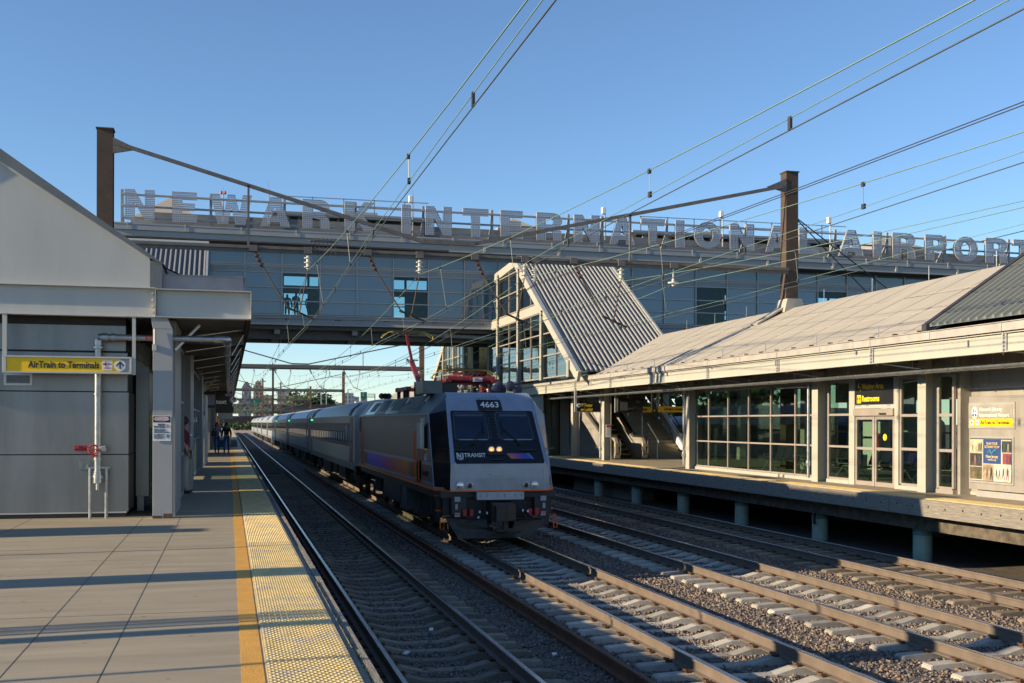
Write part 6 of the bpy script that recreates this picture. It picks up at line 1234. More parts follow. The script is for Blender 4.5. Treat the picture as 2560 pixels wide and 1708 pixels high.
# underframe, bogies
b = MB(); b.box(LC-1.42, LC+1.42, 27.2, 43.1, -.16, .034); b.build('sill', M['darkm'], t)
b = MB(); b.box(LC-1.38, LC-.4, 33.2, 36.9, -.72, -.17); b.box(LC+.4, LC+1.38, 33.2, 36.9, -.72, -.17); b.each('equipment_case', mat('case', (.06, .06, .062), .5, metal=.2), t, bevel=.02)
b = MB(); b.box(LC-1.37, LC+1.37, 32.1, 33.0, -.85, -.17); b.build('sand_box', M['lgrey'], t, bevel=.02)
for yb_ in (29.6, 39.6):
    bo = MB(); 
    for s in (-1, 1): x = LC+s*1.05; bo.box(x-.07, x+.07, yb_-1.9, yb_+1.9, -.72, -.50); bo.box(x-.1, x+.1, yb_-.5, yb_+.5, -.5, -.18); [bo.cyl((x+s*.1, yb_+q, -.72), (x+s*.1, yb_+q, -.25), .09, 8) for q in (-.55, -.3, .3, .55)]; [bo.box(x-.1, x+.14*s, yb_+q-.22, yb_+q+.22, -.86, -.55) for q in (-1.35, 1.35)]
    bo.box(LC-1, LC+1, yb_-.3, yb_+.3, -.8, -.3); bo = bo.build('bogie', M['darkm'], t)
    for q in (-1.35, 1.35):
        for s in (-1, 1): b = MB(); x = LC+s*.7525; b.lathe((x-s*.07, yb_+q, RZ+.55), (s, 0, 0), [(0, .58), (.025, .58), (.03, .55), (.13, .545), (.14, .2), (.22, .18)], 26); b.build('wheel', M['darkm'], bo, smooth=40)
# roof equipment
def ribins(b, x, y, z0, z1, r=.07): b.lathe((x, y, z0), (0, 0, 1), [(q, rr) for k in range(int((z1-z0)/.045)) for q, rr in ((k*.045, r*.6), (k*.045+.02, r))]+[(z1-z0, r*.5)], 12)
MB().box(4.98, 5.50, 29.3, 30.5, 2.451, 2.80).build('roof_box', M['lroof'], t, bevel=.01); MB().box(5.50, 5.95, 29.5, 30.3, 2.451, 2.74).build('roof_box', M['black'], t, bevel=.01)
b = MB(); b.tube([(5.5, 29.4, 2.8), (5.5, 29.4, 3.0), (5.53, 29.4, 3.03)], .02, 6); b.build('aerial', M['black'], t)
hr = []
p = MB(); p.cyl((5.86, 30.5, 2.88), (7.20, 30.5, 2.88), .10, 16); p.cyl((6.50, 30.5, 2.88), (6.54, 30.5, 2.88), .12, 16); p.box(5.80, 5.95, 30.35, 32.3, 2.80, 2.90); p.box(7.1, 7.25, 30.35, 32.3, 2.80, 2.90); p.box(5.8, 7.2, 32.2, 32.35, 2.80, 2.90); p.bar((6.5, 30.6, 2.95), (6.5, 32.6, 3.02), .09); p.bar((6.3, 32.6, 3.05), (6.45, 30.9, 3.1), .05); p = p.build('pantograph', M['redp'], t, smooth=40, label='folded red pantograph on the front of the roof')
b = MB(); b.box(6.56, 6.83, 30.385, 30.398, 2.83, 2.94); lb = b.build('warning_plate', M['white'], p); text('HIGH', .05, (6.60, 30.38, 2.905), RF, M['ink'], lb); text('VOLTAGE', .05, (6.60, 30.38, 2.86), RF, M['ink'], lb)
def pan_head(x, y, z, par_):
    b = MB(); b.tube([(x-.95, y, z-.22), (x-.93, y, z-.16), (x-.65, y, z-.02), (x-.5, y, z), (x+.5, y, z), (x+.65, y, z-.02), (x+.93, y, z-.16), (x+.95, y, z-.22)], .018, 6); b.tube([(x-.95, y+.3, z-.22), (x-.65, y+.3, z-.02), (x+.65, y+.3, z-.02), (x+.95, y+.3, z-.22)], .016, 6)
    for s in (-1, 1): b.ball((x+s*.95, y, z-.24), .035, 8)
    b.build('horn', mat('horn_yellow', (.45, .36, .06), .5), par_); b = MB(); b.box(x-.55, x+.55, y-.03, y+.03, z+.01, z+.03); b.box(x-.55, x+.55, y+.27, y+.33, z+.0, z+.03)
    for s in (-.3, 0, .3): b.bar((x+s, y, z-.03), (x+s+.1, y+.3, z-.08), .02)
    b.bar((x-.45, y+.15, z-.09), (x+.45, y+.15, z-.09), .04); b.build('contact_strip', M['darkm'], par_)
pan_head(6.46, 30.9, 3.18, p)
b = MB(); g = random.Random(2)
for k in range(9): x = 5.95+k*.13; b.tube([(x, 30.6, 3.0), (x+.03, 30.55, 3.07), (x+.09, 30.6, 3.08+.03*g.random()), (x+.12, 30.62, 3.0)], .007, 4)
b.build('cable_loop', M['redp'], p)
b = MB()
for x, y in ((5.88, 30.5), (6.02, 30.5), (6.95, 30.5), (7.1, 31.6)): ribins(b, x, y, 2.46, 2.82)
b.each('insulator', mat('ins_red', (.16, .035, .03), .3), p)
b = MB()
for x in (6.15, 6.33, 6.58, 6.86): b.lathe((x, 29.8, 2.45), (0, 0, 1), [(0, .10), (.02, .10), (.04, .04), (.12, .035), (.13, .05), (.16, .045)], 12)
b.bar((6.05, 29.8, 2.60), (6.5, 29.7, 2.66), .02); b.each('roof_insulator', mat('ins_pink', (.42, .16, .12), .35), t)
b = MB()
for x, z, y in ((6.80, 2.56, 28.6), (6.95, 2.66, 28.9), (7.155, 2.66, 28.5), (7.30, 2.65, 29.0), (7.40, 2.57, 28.7), (7.03, 2.56, 28.95)): b.lathe((x, y+.35, z), (0, -1, 0), [(0, .025), (.2, .035), (.32, .10), (.35, .13), (.355, .125), (.36, .02)], 16)
b.each('air_horn', mat('horn_blue', (.035, .035, .085), .5), t, smooth=50)
p = MB(); p.box(5.5, 7.2, 37.6, 37.8, 2.74, 2.86); p.box(5.5, 5.65, 35.5, 38, 2.72, 2.84); p.box(7.05, 7.2, 35.5, 38, 2.72, 2.84); p.bar((6.35, 37.6, 2.82), (6.42, 40.2, 3.86), .16, .12); p = p.build('pantograph', M['redp'], t, label='raised red pantograph on the rear of the roof')
b = MB(); b.bar((6.43, 40.2, 3.88), (6.37, 41.2, 4.96), .09, .07); b.build('upper_arm', mat('bright_red', (.13, .008, .01), .5), p); b = MB(); b.ball((6.42, 40.2, 3.88), .10, 8); b.bar((6.2, 40.2, 3.95), (6.65, 40.2, 3.95), .04); b.bar((6.3, 40.2, 3.85), (6.25, 40.2, 4.0), .04); b.build('knee_joint', M['darkm'], p)
pan_head(6.42, 41.2, 5.06, p)
b = MB()
for x, y in ((5.58, 35.8), (5.58, 37.7), (7.1, 37.7), (6.3, 37.7), (5.6, 36.5)): ribins(b, x, y, 2.46, 2.74, .08)
b.each('insulator', mat('ins_red2', (.13, .03, .03), .3), p)
b = MB()
for x in (5.25, 5.38, 5.5): b.lathe((x, 39.6, 2.62), (0, 1, 0), [(0, .11), (.05, .10), (.2, .03)], 12)
b.build('air_horn', M['black'], t)
b = MB(); b.box(5.9, 6.1, 36, 36.3, 2.46, 3.0); b.cyl((6, 35.5, 2.46), (6, 35.5, 3.1), .05, 8); b.cyl((5.8, 35.7, 2.46), (5.8, 35.7, 3.0), .03, 8); b.build('roof_breaker', M['darkm'], t)
for k in range(2): b = MB(); b.cyl((X-.02, 42.6+k*.0, 1.62), (X+.02, 42.6, 1.62), .3, 18); 
b.build('rear_marker', M['darkm'], t)

# ------------------------------------------------------------------ coaches
CL = 25.9; CS = 26.15; CY = 44.15
co = thing('passenger_coach', (LC, CY+CL/2, RZ), 'first grey passenger coach, coupled directly behind the locomotive', 'coach', 'passenger coaches of the train')
y0, y1 = CY+.55, CY+CL-.55; ht = 1.50
def csec(s): return [(LC-ht*s, -.05), (LC-ht*s, 1.95), (LC-1.36*s, 2.22), (LC-1.05*s, 2.46), (LC-.6*s, 2.60), (LC, 2.64)]
sec = csec(1)+[(2*LC-x, z) for x, z in reversed(csec(1)[:-1])]
b = MB(); b.prism([(x, y0, z) for x, z in sec if z <= 1.96], (0, y1-y0, 0)); b.build('body', M['coach'], co)
rsx = [(LC-ht-.01, 1.955)]+[p for p in sec if p[1] > 1.96]+[(LC+ht+.01, 1.955)]
b = MB(); b.prism([(x, y0-.03, z) for x, z in rsx], (0, y1-y0+.06, 0)); b.build('roof', M['coachr'], co, smooth=50)
b = MB()
for y in (y0+1.3, y0+1.9, y1-1.4, y1-2.1, y1-2.9):
    pp = [(LC-ht-.012, 1.98), (LC-1.375, 2.24), (LC-1.06, 2.48)]
    for q in range(2): b.bar((pp[q][0], y, pp[q][1]), (pp[q+1][0], y, pp[q+1][1]), .02, .10 if False else .02); b.hexa([(pp[q][0]-.006, y, pp[q][1]), (pp[q][0]-.006, y+.22, pp[q][1]), (pp[q+1][0]-.006, y+.22, pp[q+1][1]), (pp[q+1][0]-.006, y, pp[q+1][1])], [(pp[q][0]+.01, y, pp[q][1]), (pp[q][0]+.01, y+.22, pp[q][1]), (pp[q+1][0]+.01, y+.22, pp[q+1][1]), (pp[q+1][0]+.01, y, pp[q+1][1])])
b.build('roof_vent', M['darkm'], co)
for s in (-1, 1):
    x = LC+s*ht; MB().box(x, x+s*.008, y0+2.2, y1-.9, .70, 1.66).build('window_band', M['coachb'], co)
b = MB(); x = LC-ht-.008
for k in range(44): y = y0+2.4+k*.5; b.box(x-.006, x, y, y+.06, 1.30, 1.66)
b.build('band_ribs', mat('rib_grey', (.06, .055, .05), .35, metal=.2), co)
pane0 = None
for k in range(17):
    y = y0+3.6+k*1.14
    if k == 0:
        pane0 = MB().box(x-.012, x, y, y+.84, .84, 1.30).build('window', M['darkm'], co); g0 = MB().box(x-.016, x-.0121, y+.05, y+.79, .88, 1.26).build('pane', M['coachg'], pane0)
    else:
        o = pane0.copy(); C.objects.link(o); o.parent = co; o.location = Vector(pane0.location)+Vector((0, k*1.14, 0)); q = g0.copy(); C.objects.link(q); q.parent = o
MB().box(x-.012, x, y0+2.5, y0+3.3, .86, 1.58).build('window', M['coachg'], co)
for ya in (y0+.5, y1-1.7):
    d = MB().box(x-.004, x+.01, ya, ya+1.2, -.03, 1.88).build('door', mat('coach_door', (.10, .10, .105), .35, metal=.4), co); MB().box(x-.01, x-.0041, ya+.35, ya+.85, .85, 1.5).build('door_window', M['coachg'], d)
b = MB(); b.box(x-.004, x, y0+1.8, y0+2.1, .70, 1.66); b.build('colour_stripe', mat('coach_stripe', (.22, .07, .03), .4), co); MB().box(x-.004, x, y0+2.12, y0+2.3, .70, 1.66).build('colour_stripe', mat('coach_stripe_b', (.05, .05, .25), .4), co)
b = MB(); b.ball((x-.04, y1-1.9, 1.83), .055, 8); b.build('door_lamp', M['greenlamp'], co)
b = MB(); b.box(x-.01, x+.05, y0+.1, y1-.1, -.06, .05); b.box(x+.0, x+.08, y0+.1, y1-.1, -.22, -.061); b.build('skirt', mat('skirt', (.20, .20, .20), .5, metal=.3), co)
b = MB(); b.box(LC-1.3, LC+1.3, y0+5.5, y0+8.5, -.85, -.2); b.box(LC-1.3, LC+1.3, y0+9.5, y0+11, -.75, -.2); b.box(LC-1.3, LC+1.3, y0+13, y0+17.5, -.85, -.2); b.box(LC-.9, LC+.9, y0, y1, -.35, -.1); b.build('underfloor_case', M['darkm'], co)
for yb_ in (y0+2.9, y1-2.9):
    bo = MB()
    for s in (-1, 1): xx = LC+s*1.05; bo.box(xx-.08, xx+.08, yb_-1.7, yb_+1.7, -.78, -.52); bo.box(xx-.1, xx+.1, yb_-.5, yb_+.5, -.55, -.2); bo.box(xx-.12, xx+.12, yb_-1.5, yb_-1.1, -.9, -.6); bo.box(xx-.12, xx+.12, yb_+1.1, yb_+1.5, -.9, -.6)
    bo = bo.build('bogie', M['darkm'], co)
    for q in (-1.3, 1.3):
        for s in (-1, 1): b = MB(); b.cyl((LC+s*.7, yb_+q, RZ+.42), (LC+s*.83, yb_+q, RZ+.42), .43, 20); b.build('wheel', M['darkm'], bo)
for ya, yb_ in ((CY, y0-.035), (y1+.035, CY+CL+.1)): b = MB(); b.box(LC-.55, LC+.55, ya, yb_, -.1, 2.05); b.box(LC-1.3, LC+1.3, ya+.2 if ya < y0 else ya, yb_, -.15, -.0); b.build('gangway', M['black'], co)
ol = ['second', 'third', 'fourth', 'fifth', 'sixth', 'seventh', 'eighth']
for k in range(7):
    c = dup(co, (cx(CY+CS*(k+1)+13)*1.0, CS*(k+1), 0), label='%s grey passenger coach counted back from the locomotive' % ol[k])

# ------------------------------------------------------------------ people
def skinned(name, pts, edges, radii, m, parent, sub=1):
    me = bpy.data.meshes.new(name); me.from_pydata(pts, edges, []); o = bpy.data.objects.new(name, me); C.objects.link(o); o.parent = parent
    sk = o.modifiers.new('skin', 'SKIN'); sk.use_smooth_shade = True
    for i, v in enumerate(me.skin_vertices[0].data): v.radius = radii[i] if isinstance(radii[i], tuple) else (radii[i], radii[i]); v.use_root = (i == 0)
    if sub: s = o.modifiers.new('sub', 'SUBSURF'); s.levels = sub; s.render_levels = sub
    me.materials.append(m); return o
def person(x, y, z, h, face, label, top, legs, hair, pose='walk', sleeves=True, group=None, longhair=False, mono=None):
    k = h/1.72; t = thing('person', (x, y, z), label, 'person', group); t.rotation_euler.z = face; P = lambda a, b_, c: (a*k, b_*k, c*k)
    st_ = .0 if pose == 'stand' else .16
    sk_ = mono or M['skin']
    J = dict(pel=P(0,0,.95), spi=P(0,0,1.15), che=P(0,0,1.36), nek=P(0,0,1.47), hed=P(0,-.02,1.58), top=P(0,-.01,1.67),
      sl=P(-.17,0,1.40), sr=P(.17,0,1.40), el=P(-.24,.02,1.14), er=P(.24,.02,1.14), wl=P(-.24,-.08,.92), wr=P(.24,-.08,.92), hl=P(-.24,-.11,.84), hr=P(.24,-.11,.84),
      tl=P(-.09,0,.90), tr=P(.09,0,.90), kl=P(-.10,-st_*.6,.50), kr=P(.10,st_*.2,.50), al=P(-.10,-st_,.09), ar=P(.10,st_,.12), fl=P(-.10,-st_-.14,.03), fr=P(.10,st_-.12,.04))
    if pose == 'lean': J['er'] = P(.24,-.1,1.16); J['wr'] = P(.12,-.24,1.22); J['hr'] = P(.05,-.26,1.28)
    R = dict(pel=(.15,.10), spi=(.13,.09), che=(.16,.10), nek=.052, hed=(.078,.095), top=(.06,.07), sl=.055, sr=.055, el=.04, er=.04, wl=.028, wr=.028, hl=.035, hr=.035, tl=.08, tr=.08, kl=.055, kr=.055, al=.038, ar=.038, fl=.035, fr=.035)
    E_ = [('pel','spi'),('spi','che'),('che','nek'),('nek','hed'),('hed','top'),('che','sl'),('che','sr'),('sl','el'),('sr','er'),('el','wl'),('er','wr'),('wl','hl'),('wr','hr'),('pel','tl'),('pel','tr'),('tl','kl'),('tr','kr'),('kl','al'),('kr','ar'),('al','fl'),('ar','fr')]
    def part(name, keys, grow, m, cut=1):
        ks = [q for q in J if q in keys]; idx = {q: i for i, q in enumerate(ks)}; ee = [(idx[a], idx[c]) for a, c in E_ if a in idx and c in idx]
        rr = []
        for q in ks: r_ = R[q]; r_ = (r_, r_) if not isinstance(r_, tuple) else r_; rr.append(((r_[0]+grow)*k, (r_[1]+grow)*k))
        return skinned(name, [J[q] for q in ks], ee, rr, m, t)
    part('body', list(J), 0, sk_)
    if mono: return t
    part('shirt', ['pel', 'spi', 'che', 'sl', 'sr', 'el', 'er']+(['wl', 'wr'] if sleeves else []), .02, top)
    part('trousers', ['pel', 'tl', 'tr', 'kl', 'kr', 'al', 'ar'], .014, legs)
    b = MB(); b.ball(P(0, .02, 1.63), .105*k, 14, 1, 1.05, 1.1)
    if longhair: b.ball(P(0, .06, 1.48), .12*k, 12, 1.05, .6, 1.5)
    b.build('hair', hair, t, local=True, smooth=60)
    for s in (-1, 1): b = MB(); b.ball(P(s*.10, (-st_ if s < 0 else st_)-.05, .04), .06*k, 10, .8, 2.0, .7); b.build('shoe', M['black'], t, local=True)
    b = MB(); b.ball(P(0, -.115, 1.575), .016*k, 6, 1, 1.4, 1.3); b.build('nose', sk_, t, local=True)
    b = MB(); [b.ball(P(s*.032, -.10, 1.60), .010*k, 6) for s in (-1, 1)]; b.build('eyes', M['ink'], t, local=True); b = MB(); b.ball(P(0, -.10, 1.535), .016*k, 6, 1.5, .6, .4); b.build('mouth', M['maroon'], t, local=True)
    return t
t = person(-1.0, 27.6, 0, 1.80, 1.5, 'person in a maroon sports shirt and pale shorts stepping out of the shelter doorway', M['maroon'], M['khaki'], M['hair'], 'stand', sleeves=False)
b = MB(); b.box(-.19, .19, -.145, -.125, 1.36, 1.40); b.build('shirt_stripe', M['white'], t, local=True)
t = person(-.62, 62.5, 0, 1.66, .1, 'person with long brown hair in a pale patterned top and light jeans walking', M['lcloth'], M['denim'], mat('brown_hair', (.10, .04, .02), .7), longhair=True, group='people walking on the left platform')
tb = thing('handbag', (-.75, 62.3, .95), 'dark handbag held at the hip of the person in the pale top', 'bag'); MB().box(-.92, -.62, 62.2, 62.36, .95, 1.2).build('bag_body', M['black'], tb, bevel=.03); b = MB(); b.bar((-.85, 62.28, 1.2), (-.6, 62.5, 1.45), .03); b.build('strap', M['black'], tb)
t = person(-.12, 62.5, 0, 1.66, -.1, 'person in sunglasses with a black jacket and blue jeans walking', M['bcloth'], M['denim'], M['hair'], longhair=True, group='people walking on the left platform')
b = MB(); b.box(-.07, .07, -.125, -.10, 1.57, 1.61); b.build('sunglasses', M['black'], t, local=True)
b = MB(); b.ball((0, -.05, 1.43), .13, 12, 1.1, .8, .6); b.build('scarf', mat('scarf', (.25, .27, .24), .8), t, local=True)
for x, m_, lb in ((.27, 'bag', 'grey plastic carrier bag in the hand of the person in black'), (-.42, 'bluebag', 'blue shopping bag carried between the two walking people')): tb = thing('carrier_bag', (x, 62.4, .4), lb, 'bag'); b = MB(); b.prism([(x-.2, 62.3, .35), (x+.2, 62.3, .35), (x+.16, 62.3, .72), (x-.16, 62.3, .72)], (0, .16, 0)); b.build('bag_body', M[m_], tb, bevel=.03); b = MB(); b.tube([(x-.08, 62.38, .72), (x-.03, 62.38, .84), (x+.03, 62.38, .84), (x+.08, 62.38, .72)], .01, 5); b.build('bag_handle', M[m_], tb)
sil = mat('silhouette_shade', (.04, .05, .055), .8)  # one dark tone for whole figures, their backlit shade put into the colour
for i, (px_, hh, lb) in enumerate([(718, 1.68, 'dark figure at the left edge of the clear bridge window'), (740, 1.78, 'dark figure in the middle of the clear bridge window'), (772, 1.66, 'dark figure on the right of the clear bridge window'), (788, 1.62, 'second dark figure beside the right edge of the bridge window')]):
    xx = PY(px_, 770, 65.0)[0]; person(xx, 65.0, zf+.25, hh, .3*i, lb, None, None, None, 'walk', mono=sil, group='people seen in the bridge window')

# ------------------------------------------------------------------ far end: overpass, signs, skyline
def wmat(name, wall, win, sx_, sz_, fx=.5, fz=.55, y0w=0):
    m = bpy.data.materials.new(name); m.use_nodes = True; n = m.node_tree.nodes; L = m.node_tree.links; bs = n['Principled BSDF']; g = n.new('ShaderNodeNewGeometry'); sp = n.new('ShaderNodeSeparateXYZ'); L.new(g.outputs['Position'], sp.inputs[0]); o_ = []
    ad = n.new('ShaderNodeMath'); ad.operation = 'ADD'; L.new(sp.outputs[0], ad.inputs[0]); L.new(sp.outputs[1], ad.inputs[1])
    for src, s__, f__ in ((ad.outputs[0], sx_, fx), (sp.outputs[2], sz_, fz)):
        mu = n.new('ShaderNodeMath'); mu.operation = 'MULTIPLY'; mu.inputs[1].default_value = 1/s__; L.new(src, mu.inputs[0]); fr = n.new('ShaderNodeMath'); fr.operation = 'FRACT'; L.new(mu.outputs[0], fr.inputs[0]); gt = n.new('ShaderNodeMath'); gt.operation = 'GREATER_THAN'; gt.inputs[1].default_value = f__; L.new(fr.outputs[0], gt.inputs[0]); o_.append(gt)
    an = n.new('ShaderNodeMath'); an.operation = 'MULTIPLY'; L.new(o_[0].outputs[0], an.inputs[0]); L.new(o_[1].outputs[0], an.inputs[1]); mx = n.new('ShaderNodeMixRGB'); L.new(an.outputs[0], mx.inputs[0]); mx.inputs[1].default_value = (*wall, 1); mx.inputs[2].default_value = (*win, 1); L.new(mx.outputs[0], bs.inputs['Base Color']); bs.inputs['Roughness'].default_value = .7; return m
def tower(px0, px1, top, Y, m, label, shape='flat', depth=None, name='tower_block'):
    A = PY(px0, top, Y); B = PY(px1, top, Y); x0, x1, z1 = A[0], B[0], A[2]; d = depth or (x1-x0); t = thing(name, ((x0+x1)/2, Y, -2), label, 'building', 'distant city buildings'); xm = (x0+x1)/2
    if shape == 'pyr': zb_ = z1-(x1-x0)*.62; MB().box(x0, x1, Y, Y+d, -2, zb_).build('wall', m, t); b = MB(); q = (x1-x0)*.14; b.hexa([(x0, Y, zb_), (x1, Y, zb_), (x1, Y+d, zb_), (x0, Y+d, zb_)], [(xm-q, Y+d/2-q, z1), (xm+q, Y+d/2-q, z1), (xm+q, Y+d/2+q, z1), (xm-q, Y+d/2+q, z1)]); b.build('roof', mat('far_roof', (.11, .11, .13), .7), t)
    elif shape == 'step': zb_ = z1-(x1-x0)*.5; MB().box(x0, x1, Y, Y+d, -2, zb_).build('wall', m, t); w_ = (x1-x0)*.2; MB().box(x0+w_, x1-.4*w_, Y+w_, Y+d-w_, zb_, z1-(x1-x0)*.12).build('upper_storeys', m, t); b = MB(); b.add([(x0+w_, Y+w_, z1-(x1-x0)*.12), (x1-w_, Y+w_, z1-(x1-x0)*.12), (x1-w_, Y+d-w_, z1-(x1-x0)*.12), (x0+w_, Y+d-w_, z1-(x1-x0)*.12), (xm, Y+d/2, z1+(x1-x0)*.15)], [(0, 1, 4), (1, 2, 4), (2, 3, 4), (3, 0, 4)]); b.build('roof', mat('far_roof2', (.2, .17, .14), .7), t)
    else: MB().box(x0, x1, Y, Y+d, -2, z1).build('wall', m, t); MB().box(x0+(x1-x0)*.3, x0+(x1-x0)*.55, Y+d*.3, Y+d*.6, z1, z1+(x1-x0)*.08).build('roof_plant', mat('far_plant', (.2, .2, .2), .7), t)
    return t
tan_, grey_ = wmat('far_tan', (.36, .27, .20), (.10, .09, .09), 4.2, 3.8, .45, .3), wmat('far_grey', (.22, .22, .25), (.10, .11, .13), 4.5, 3.8, .5, .35)
blue_ = wmat('far_blue', (.30, .33, .36), (.14, .17, .21), 3.6, 3.6, .35, .4); pale_ = wmat('far_pale', (.38, .36, .34), (.2, .2, .2), 6, 4, .5, .5)
tower(605, 628, 954, 1250, grey_, 'distant grey tower with a pointed roof above the platform canopy', 'pyr'); tower(634, 656, 953, 1250, tan_, 'distant tan stepped skyscraper beside the pointed tower', 'step')
tower(657, 683, 988, 1150, tan_, 'low tan block right of the stepped skyscraper'); tower(694, 729, 977, 1000, blue_, 'broad blue grey slab tower in the middle of the skyline'); tower(596, 606, 1000, 1100, grey_, 'small grey block at the left end of the skyline')
tower(735, 752, 996, 1100, grey_, 'low grey block behind the roadside trees'); tower(754, 775, 994, 1150, pale_, 'low pale block beyond the third portal column'); tower(784, 826, 1001, 900, grey_, 'wide low grey building behind the brown column')
tower(860, 884, 983, 1000, blue_, 'glass office block behind the coaches'); tower(878, 898, 992, 1050, blue_, 'smaller glass block attached beside the office block'); tower(890, 932, 1004, 800, pale_, 'pale low warehouse left of the green highway sign'); tower(905, 918, 996, 1000, tan_, 'brown low block under the green highway sign'); tower(826, 862, 1007, 820, pale_, 'pale low shed between the far columns')
t = thing('highway_overpass', (40, 520, 0), 'dark highway overpass crossing the tracks in the distance', 'overpass'); zt_ = PY(700, 1011, 520)[2]; zb2 = PY(700, 1034, 520)[2]
b = MB(); b.box(-60, 330, 520, 524, zb2+1.2, zt_-.7); b.build('parapet_wall', mat('over_conc', (.13, .12, .11), .8, var=.3, scale=.08), t); b = MB(); b.box(-60, 330, 519.5, 520, zt_-.69, zt_); b.build('guard_rail', M['brown'], t); b = MB(); b.box(-60, 330, 519.6, 534, zb2, zb2+1.19); b.build('girder', mat('over_green', (.03, .055, .045), .6), t); b = MB()
for x in (-30, -8, 30, 60, 95, 130): b.box(x, x+2, 524, 528, -2, zb2)
b.box(-60, 330, 560, 561, -2, zb2-1); b.build('abutment', M['darkm'], t)
def gantry(px0, py0, px1, py1, Y, label, dual):
    A = PY(px0, py0, Y); B = PY(px1, py1, Y); t = thing('highway_sign', (A[0], Y, B[2]), label, 'sign', 'green highway signs'); MB().box(A[0], B[0], Y, Y+.3, B[2], A[2]).build('sign_face', mat('highway_green', (.0, .19, .12), .5), t); w_ = B[0]-A[0]; h_ = A[2]-B[2]; b = MB()
    if dual:
        for f_, u in ((.9, .3), (.62, .25), (.12, .1), (.12, .8)): b.box(A[0]+u*w_, A[0]+(u+.25 if f_ > .5 else u+.08)*w_, Y-.05, Y, B[2]+f_*h_-.08*h_, B[2]+f_*h_)
        b.build('sign_marks', M['white'], t); MB().box(A[0]+.2*w_, B[0]-.1*w_, Y-.05, Y, B[2]+.32*h_, B[2]+.48*h_).build('sign_marks', mat('sign_brown', (.2, .06, .02), .5), t)
    return t, A, B
t, A, B = gantry(901.5, 980, 917.5, 1000, 500, 'tall green highway sign with white marks above the train roof', True)
b = MB(); x0 = B[0]; x1 = PY(938, 990, 500)[0]; z0 = PY(930, 994, 500)[2]; z1 = PY(930, 985, 500)[2]; b.bar((x0, 500, z1), (x1, 500, z1), .2); b.bar((x0, 500, z0), (x1, 500, z0), .2)
for k in range(6): xa = x0+(x1-x0)*k/6; b.bar((xa, 500, z0), (xa+(x1-x0)/6, 500, z1), .12); b.bar((xa, 500, z0), (xa, 500, z1), .12)
b.box(x1-.3, x1+.1, 500, 500.4, -2, z1); b.build('gantry_truss', M['sunlit'], t)
gantry(626, 1000, 656, 1010, 500, 'wide green highway sign in front of the skyscrapers', False)
for k, (px_, r, h) in enumerate(((740, 8, 11), (765, 9, 11.5), (790, 8, 10.5), (812, 6, 10))):
    A = PY(px_, 1012, 560); tree(A[0], 560, A[2]+6.0+h*.1, r, ['bushy tree beyond the overpass left of the brown column', 'broad bushy tree beyond the overpass in the middle', 'round bushy tree beyond the overpass near the brown column', 'small bushy tree beyond the overpass on the right'][k], 'trees beyond the overpass', n=500, s=1.1)
for k, px_ in enumerate((803, 816, 870)): A = PY(px_, 975 if k else 966, 540); B = PY(px_, 1012, 540); p = thing('lamp_pole', (A[0], 540, B[2]), ['tall highway lamp pole, leftmost of three', 'highway lamp pole in the middle of three', 'highway lamp pole rightmost of three'][k], 'lamp post', 'highway lamp poles'); MB().cyl((A[0], 540, B[2]-5), (A[0], 540, A[2]), .22, 8).build('pole', M['galv'], p); MB().box(A[0]-.2, A[0]+1.8, 539.8, 540.2, A[2], A[2]+.3).build('lamp_arm', M['galv'], p)
g = random.Random(9); b = MB()
for k in range(90):
    y = g.uniform(300, 500); x = g.uniform(-8, 22); z = g.uniform(3, 7.5); b.bar((x, y, z), (x+.2, y, z+.04), .09); 
tag(b.build('far_insulators', M['porc']), 'tiny pale insulators crowding the wires far down the line', 'insulators', kind='stuff')
b = MB()
for k in range(26):
    y = 300+k*7.5; x = -6+24*g.random(); pts = [(x+cx(y)+2.2*q, y, 7.2-2.2*(1-(q-1)**2)) for q in (0, .33, .66, 1, 1.33, 1.66, 2)]; b.tube(pts, .03, 4)
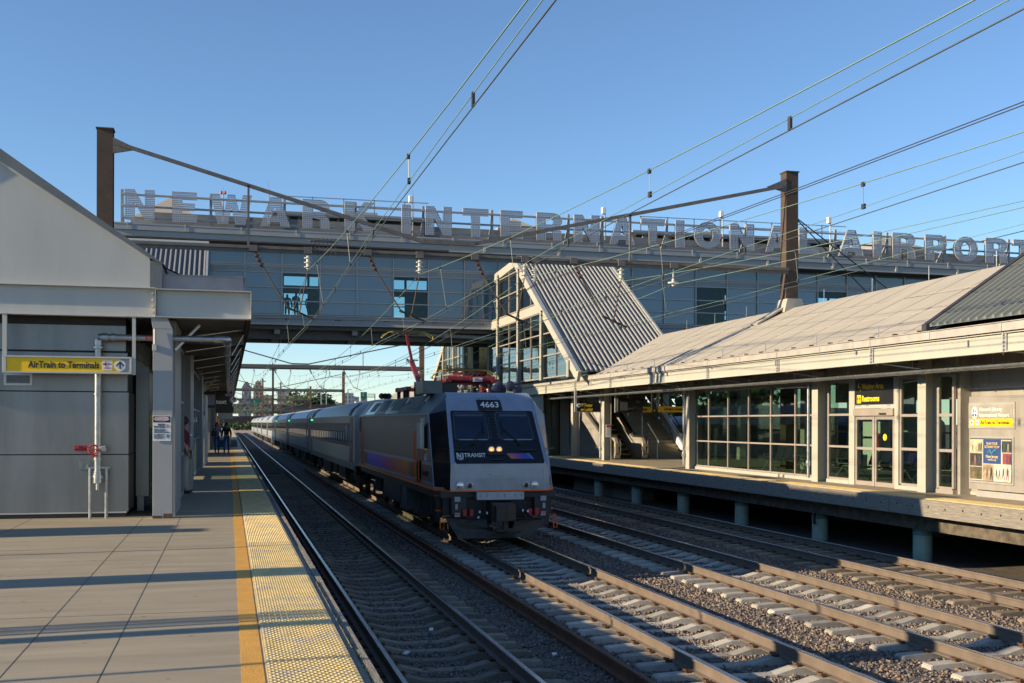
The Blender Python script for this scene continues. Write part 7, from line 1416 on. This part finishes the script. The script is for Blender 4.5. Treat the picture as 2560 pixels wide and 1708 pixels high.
for c in (-7, -3.5): b.tube([(c+cx(y), y, 5.4) for y in range(290, 520, 20)], .05, 4)
tag(b.build('far_wires', M['wiredim']), 'tangle of green sagging wires near the overpass', 'wires', kind='stuff')
b = MB(); gs = random.Random(21)
for k in range(16): xx = -14+k*4.5+gs.uniform(-1, 1); crown(b, (xx, 455+gs.uniform(0, 14), gs.uniform(-.5, .8)), 3.4, 2.5, gs.uniform(1.4, 2.6), 170, .55, gs)
tag(b.build('far_shrubs', M['foliage']), 'dark mass of shrubs where the tracks curve away under the overpass', 'shrubs', kind='stuff')
for k, (px_, top, Y_, lb) in enumerate([(682.5, 917, 150, 'tall dark mast standing left of the brown columns down the line'), (657, 947, 190, 'thin dark mast nearest the pointed tower'), (702, 955, 240, 'slim brown mast in front of the grey slab tower')]):
    A = PY(px_, top, Y_); mm = thing('line_mast', (A[0], Y_, -1.4), lb, 'mast', 'masts down the line'); MB().box(A[0]-.13, A[0]+.13, Y_-.1, Y_+.1, -1.4, A[2]).build('mast_shaft', M['brownfar'] if k else M['brown'], mm); MB().box(A[0]-.5, A[0]+.5, Y_-.05, Y_+.05, A[2]-.5, A[2]-.35).build('cross_arm', M['beam'], mm)
b = MB(); y = 130
g = random.Random(4)
while y < 420: b.box(17.4+g.random(), 18.0+g.random(), y, y+g.uniform(2, 6), -1.6, g.uniform(-.6, .6)); y += g.uniform(6, 14)
tag(b.build('trackside_clutter', M['darkm']), 'dark trackside cabinets and bushes far along the line', 'clutter', kind='stuff')

# FONT objects become ordinary meshes
dg = bpy.context.evaluated_depsgraph_get()
for o in [o for o in C.objects if o.type == 'FONT']:
    me = bpy.data.meshes.new_from_object(o.evaluated_get(dg)); n_ = bpy.data.objects.new('lettering', me); C.objects.link(n_); n_.parent = o.parent; n_.location = o.location; n_.rotation_euler = o.rotation_euler; n_.scale = o.scale
    if o.get('fit'): xs_ = [v.co.x for v in me.vertices]; n_.scale.x = o['fit']/(max(xs_)-min(xs_))
    bpy.data.objects.remove(o)
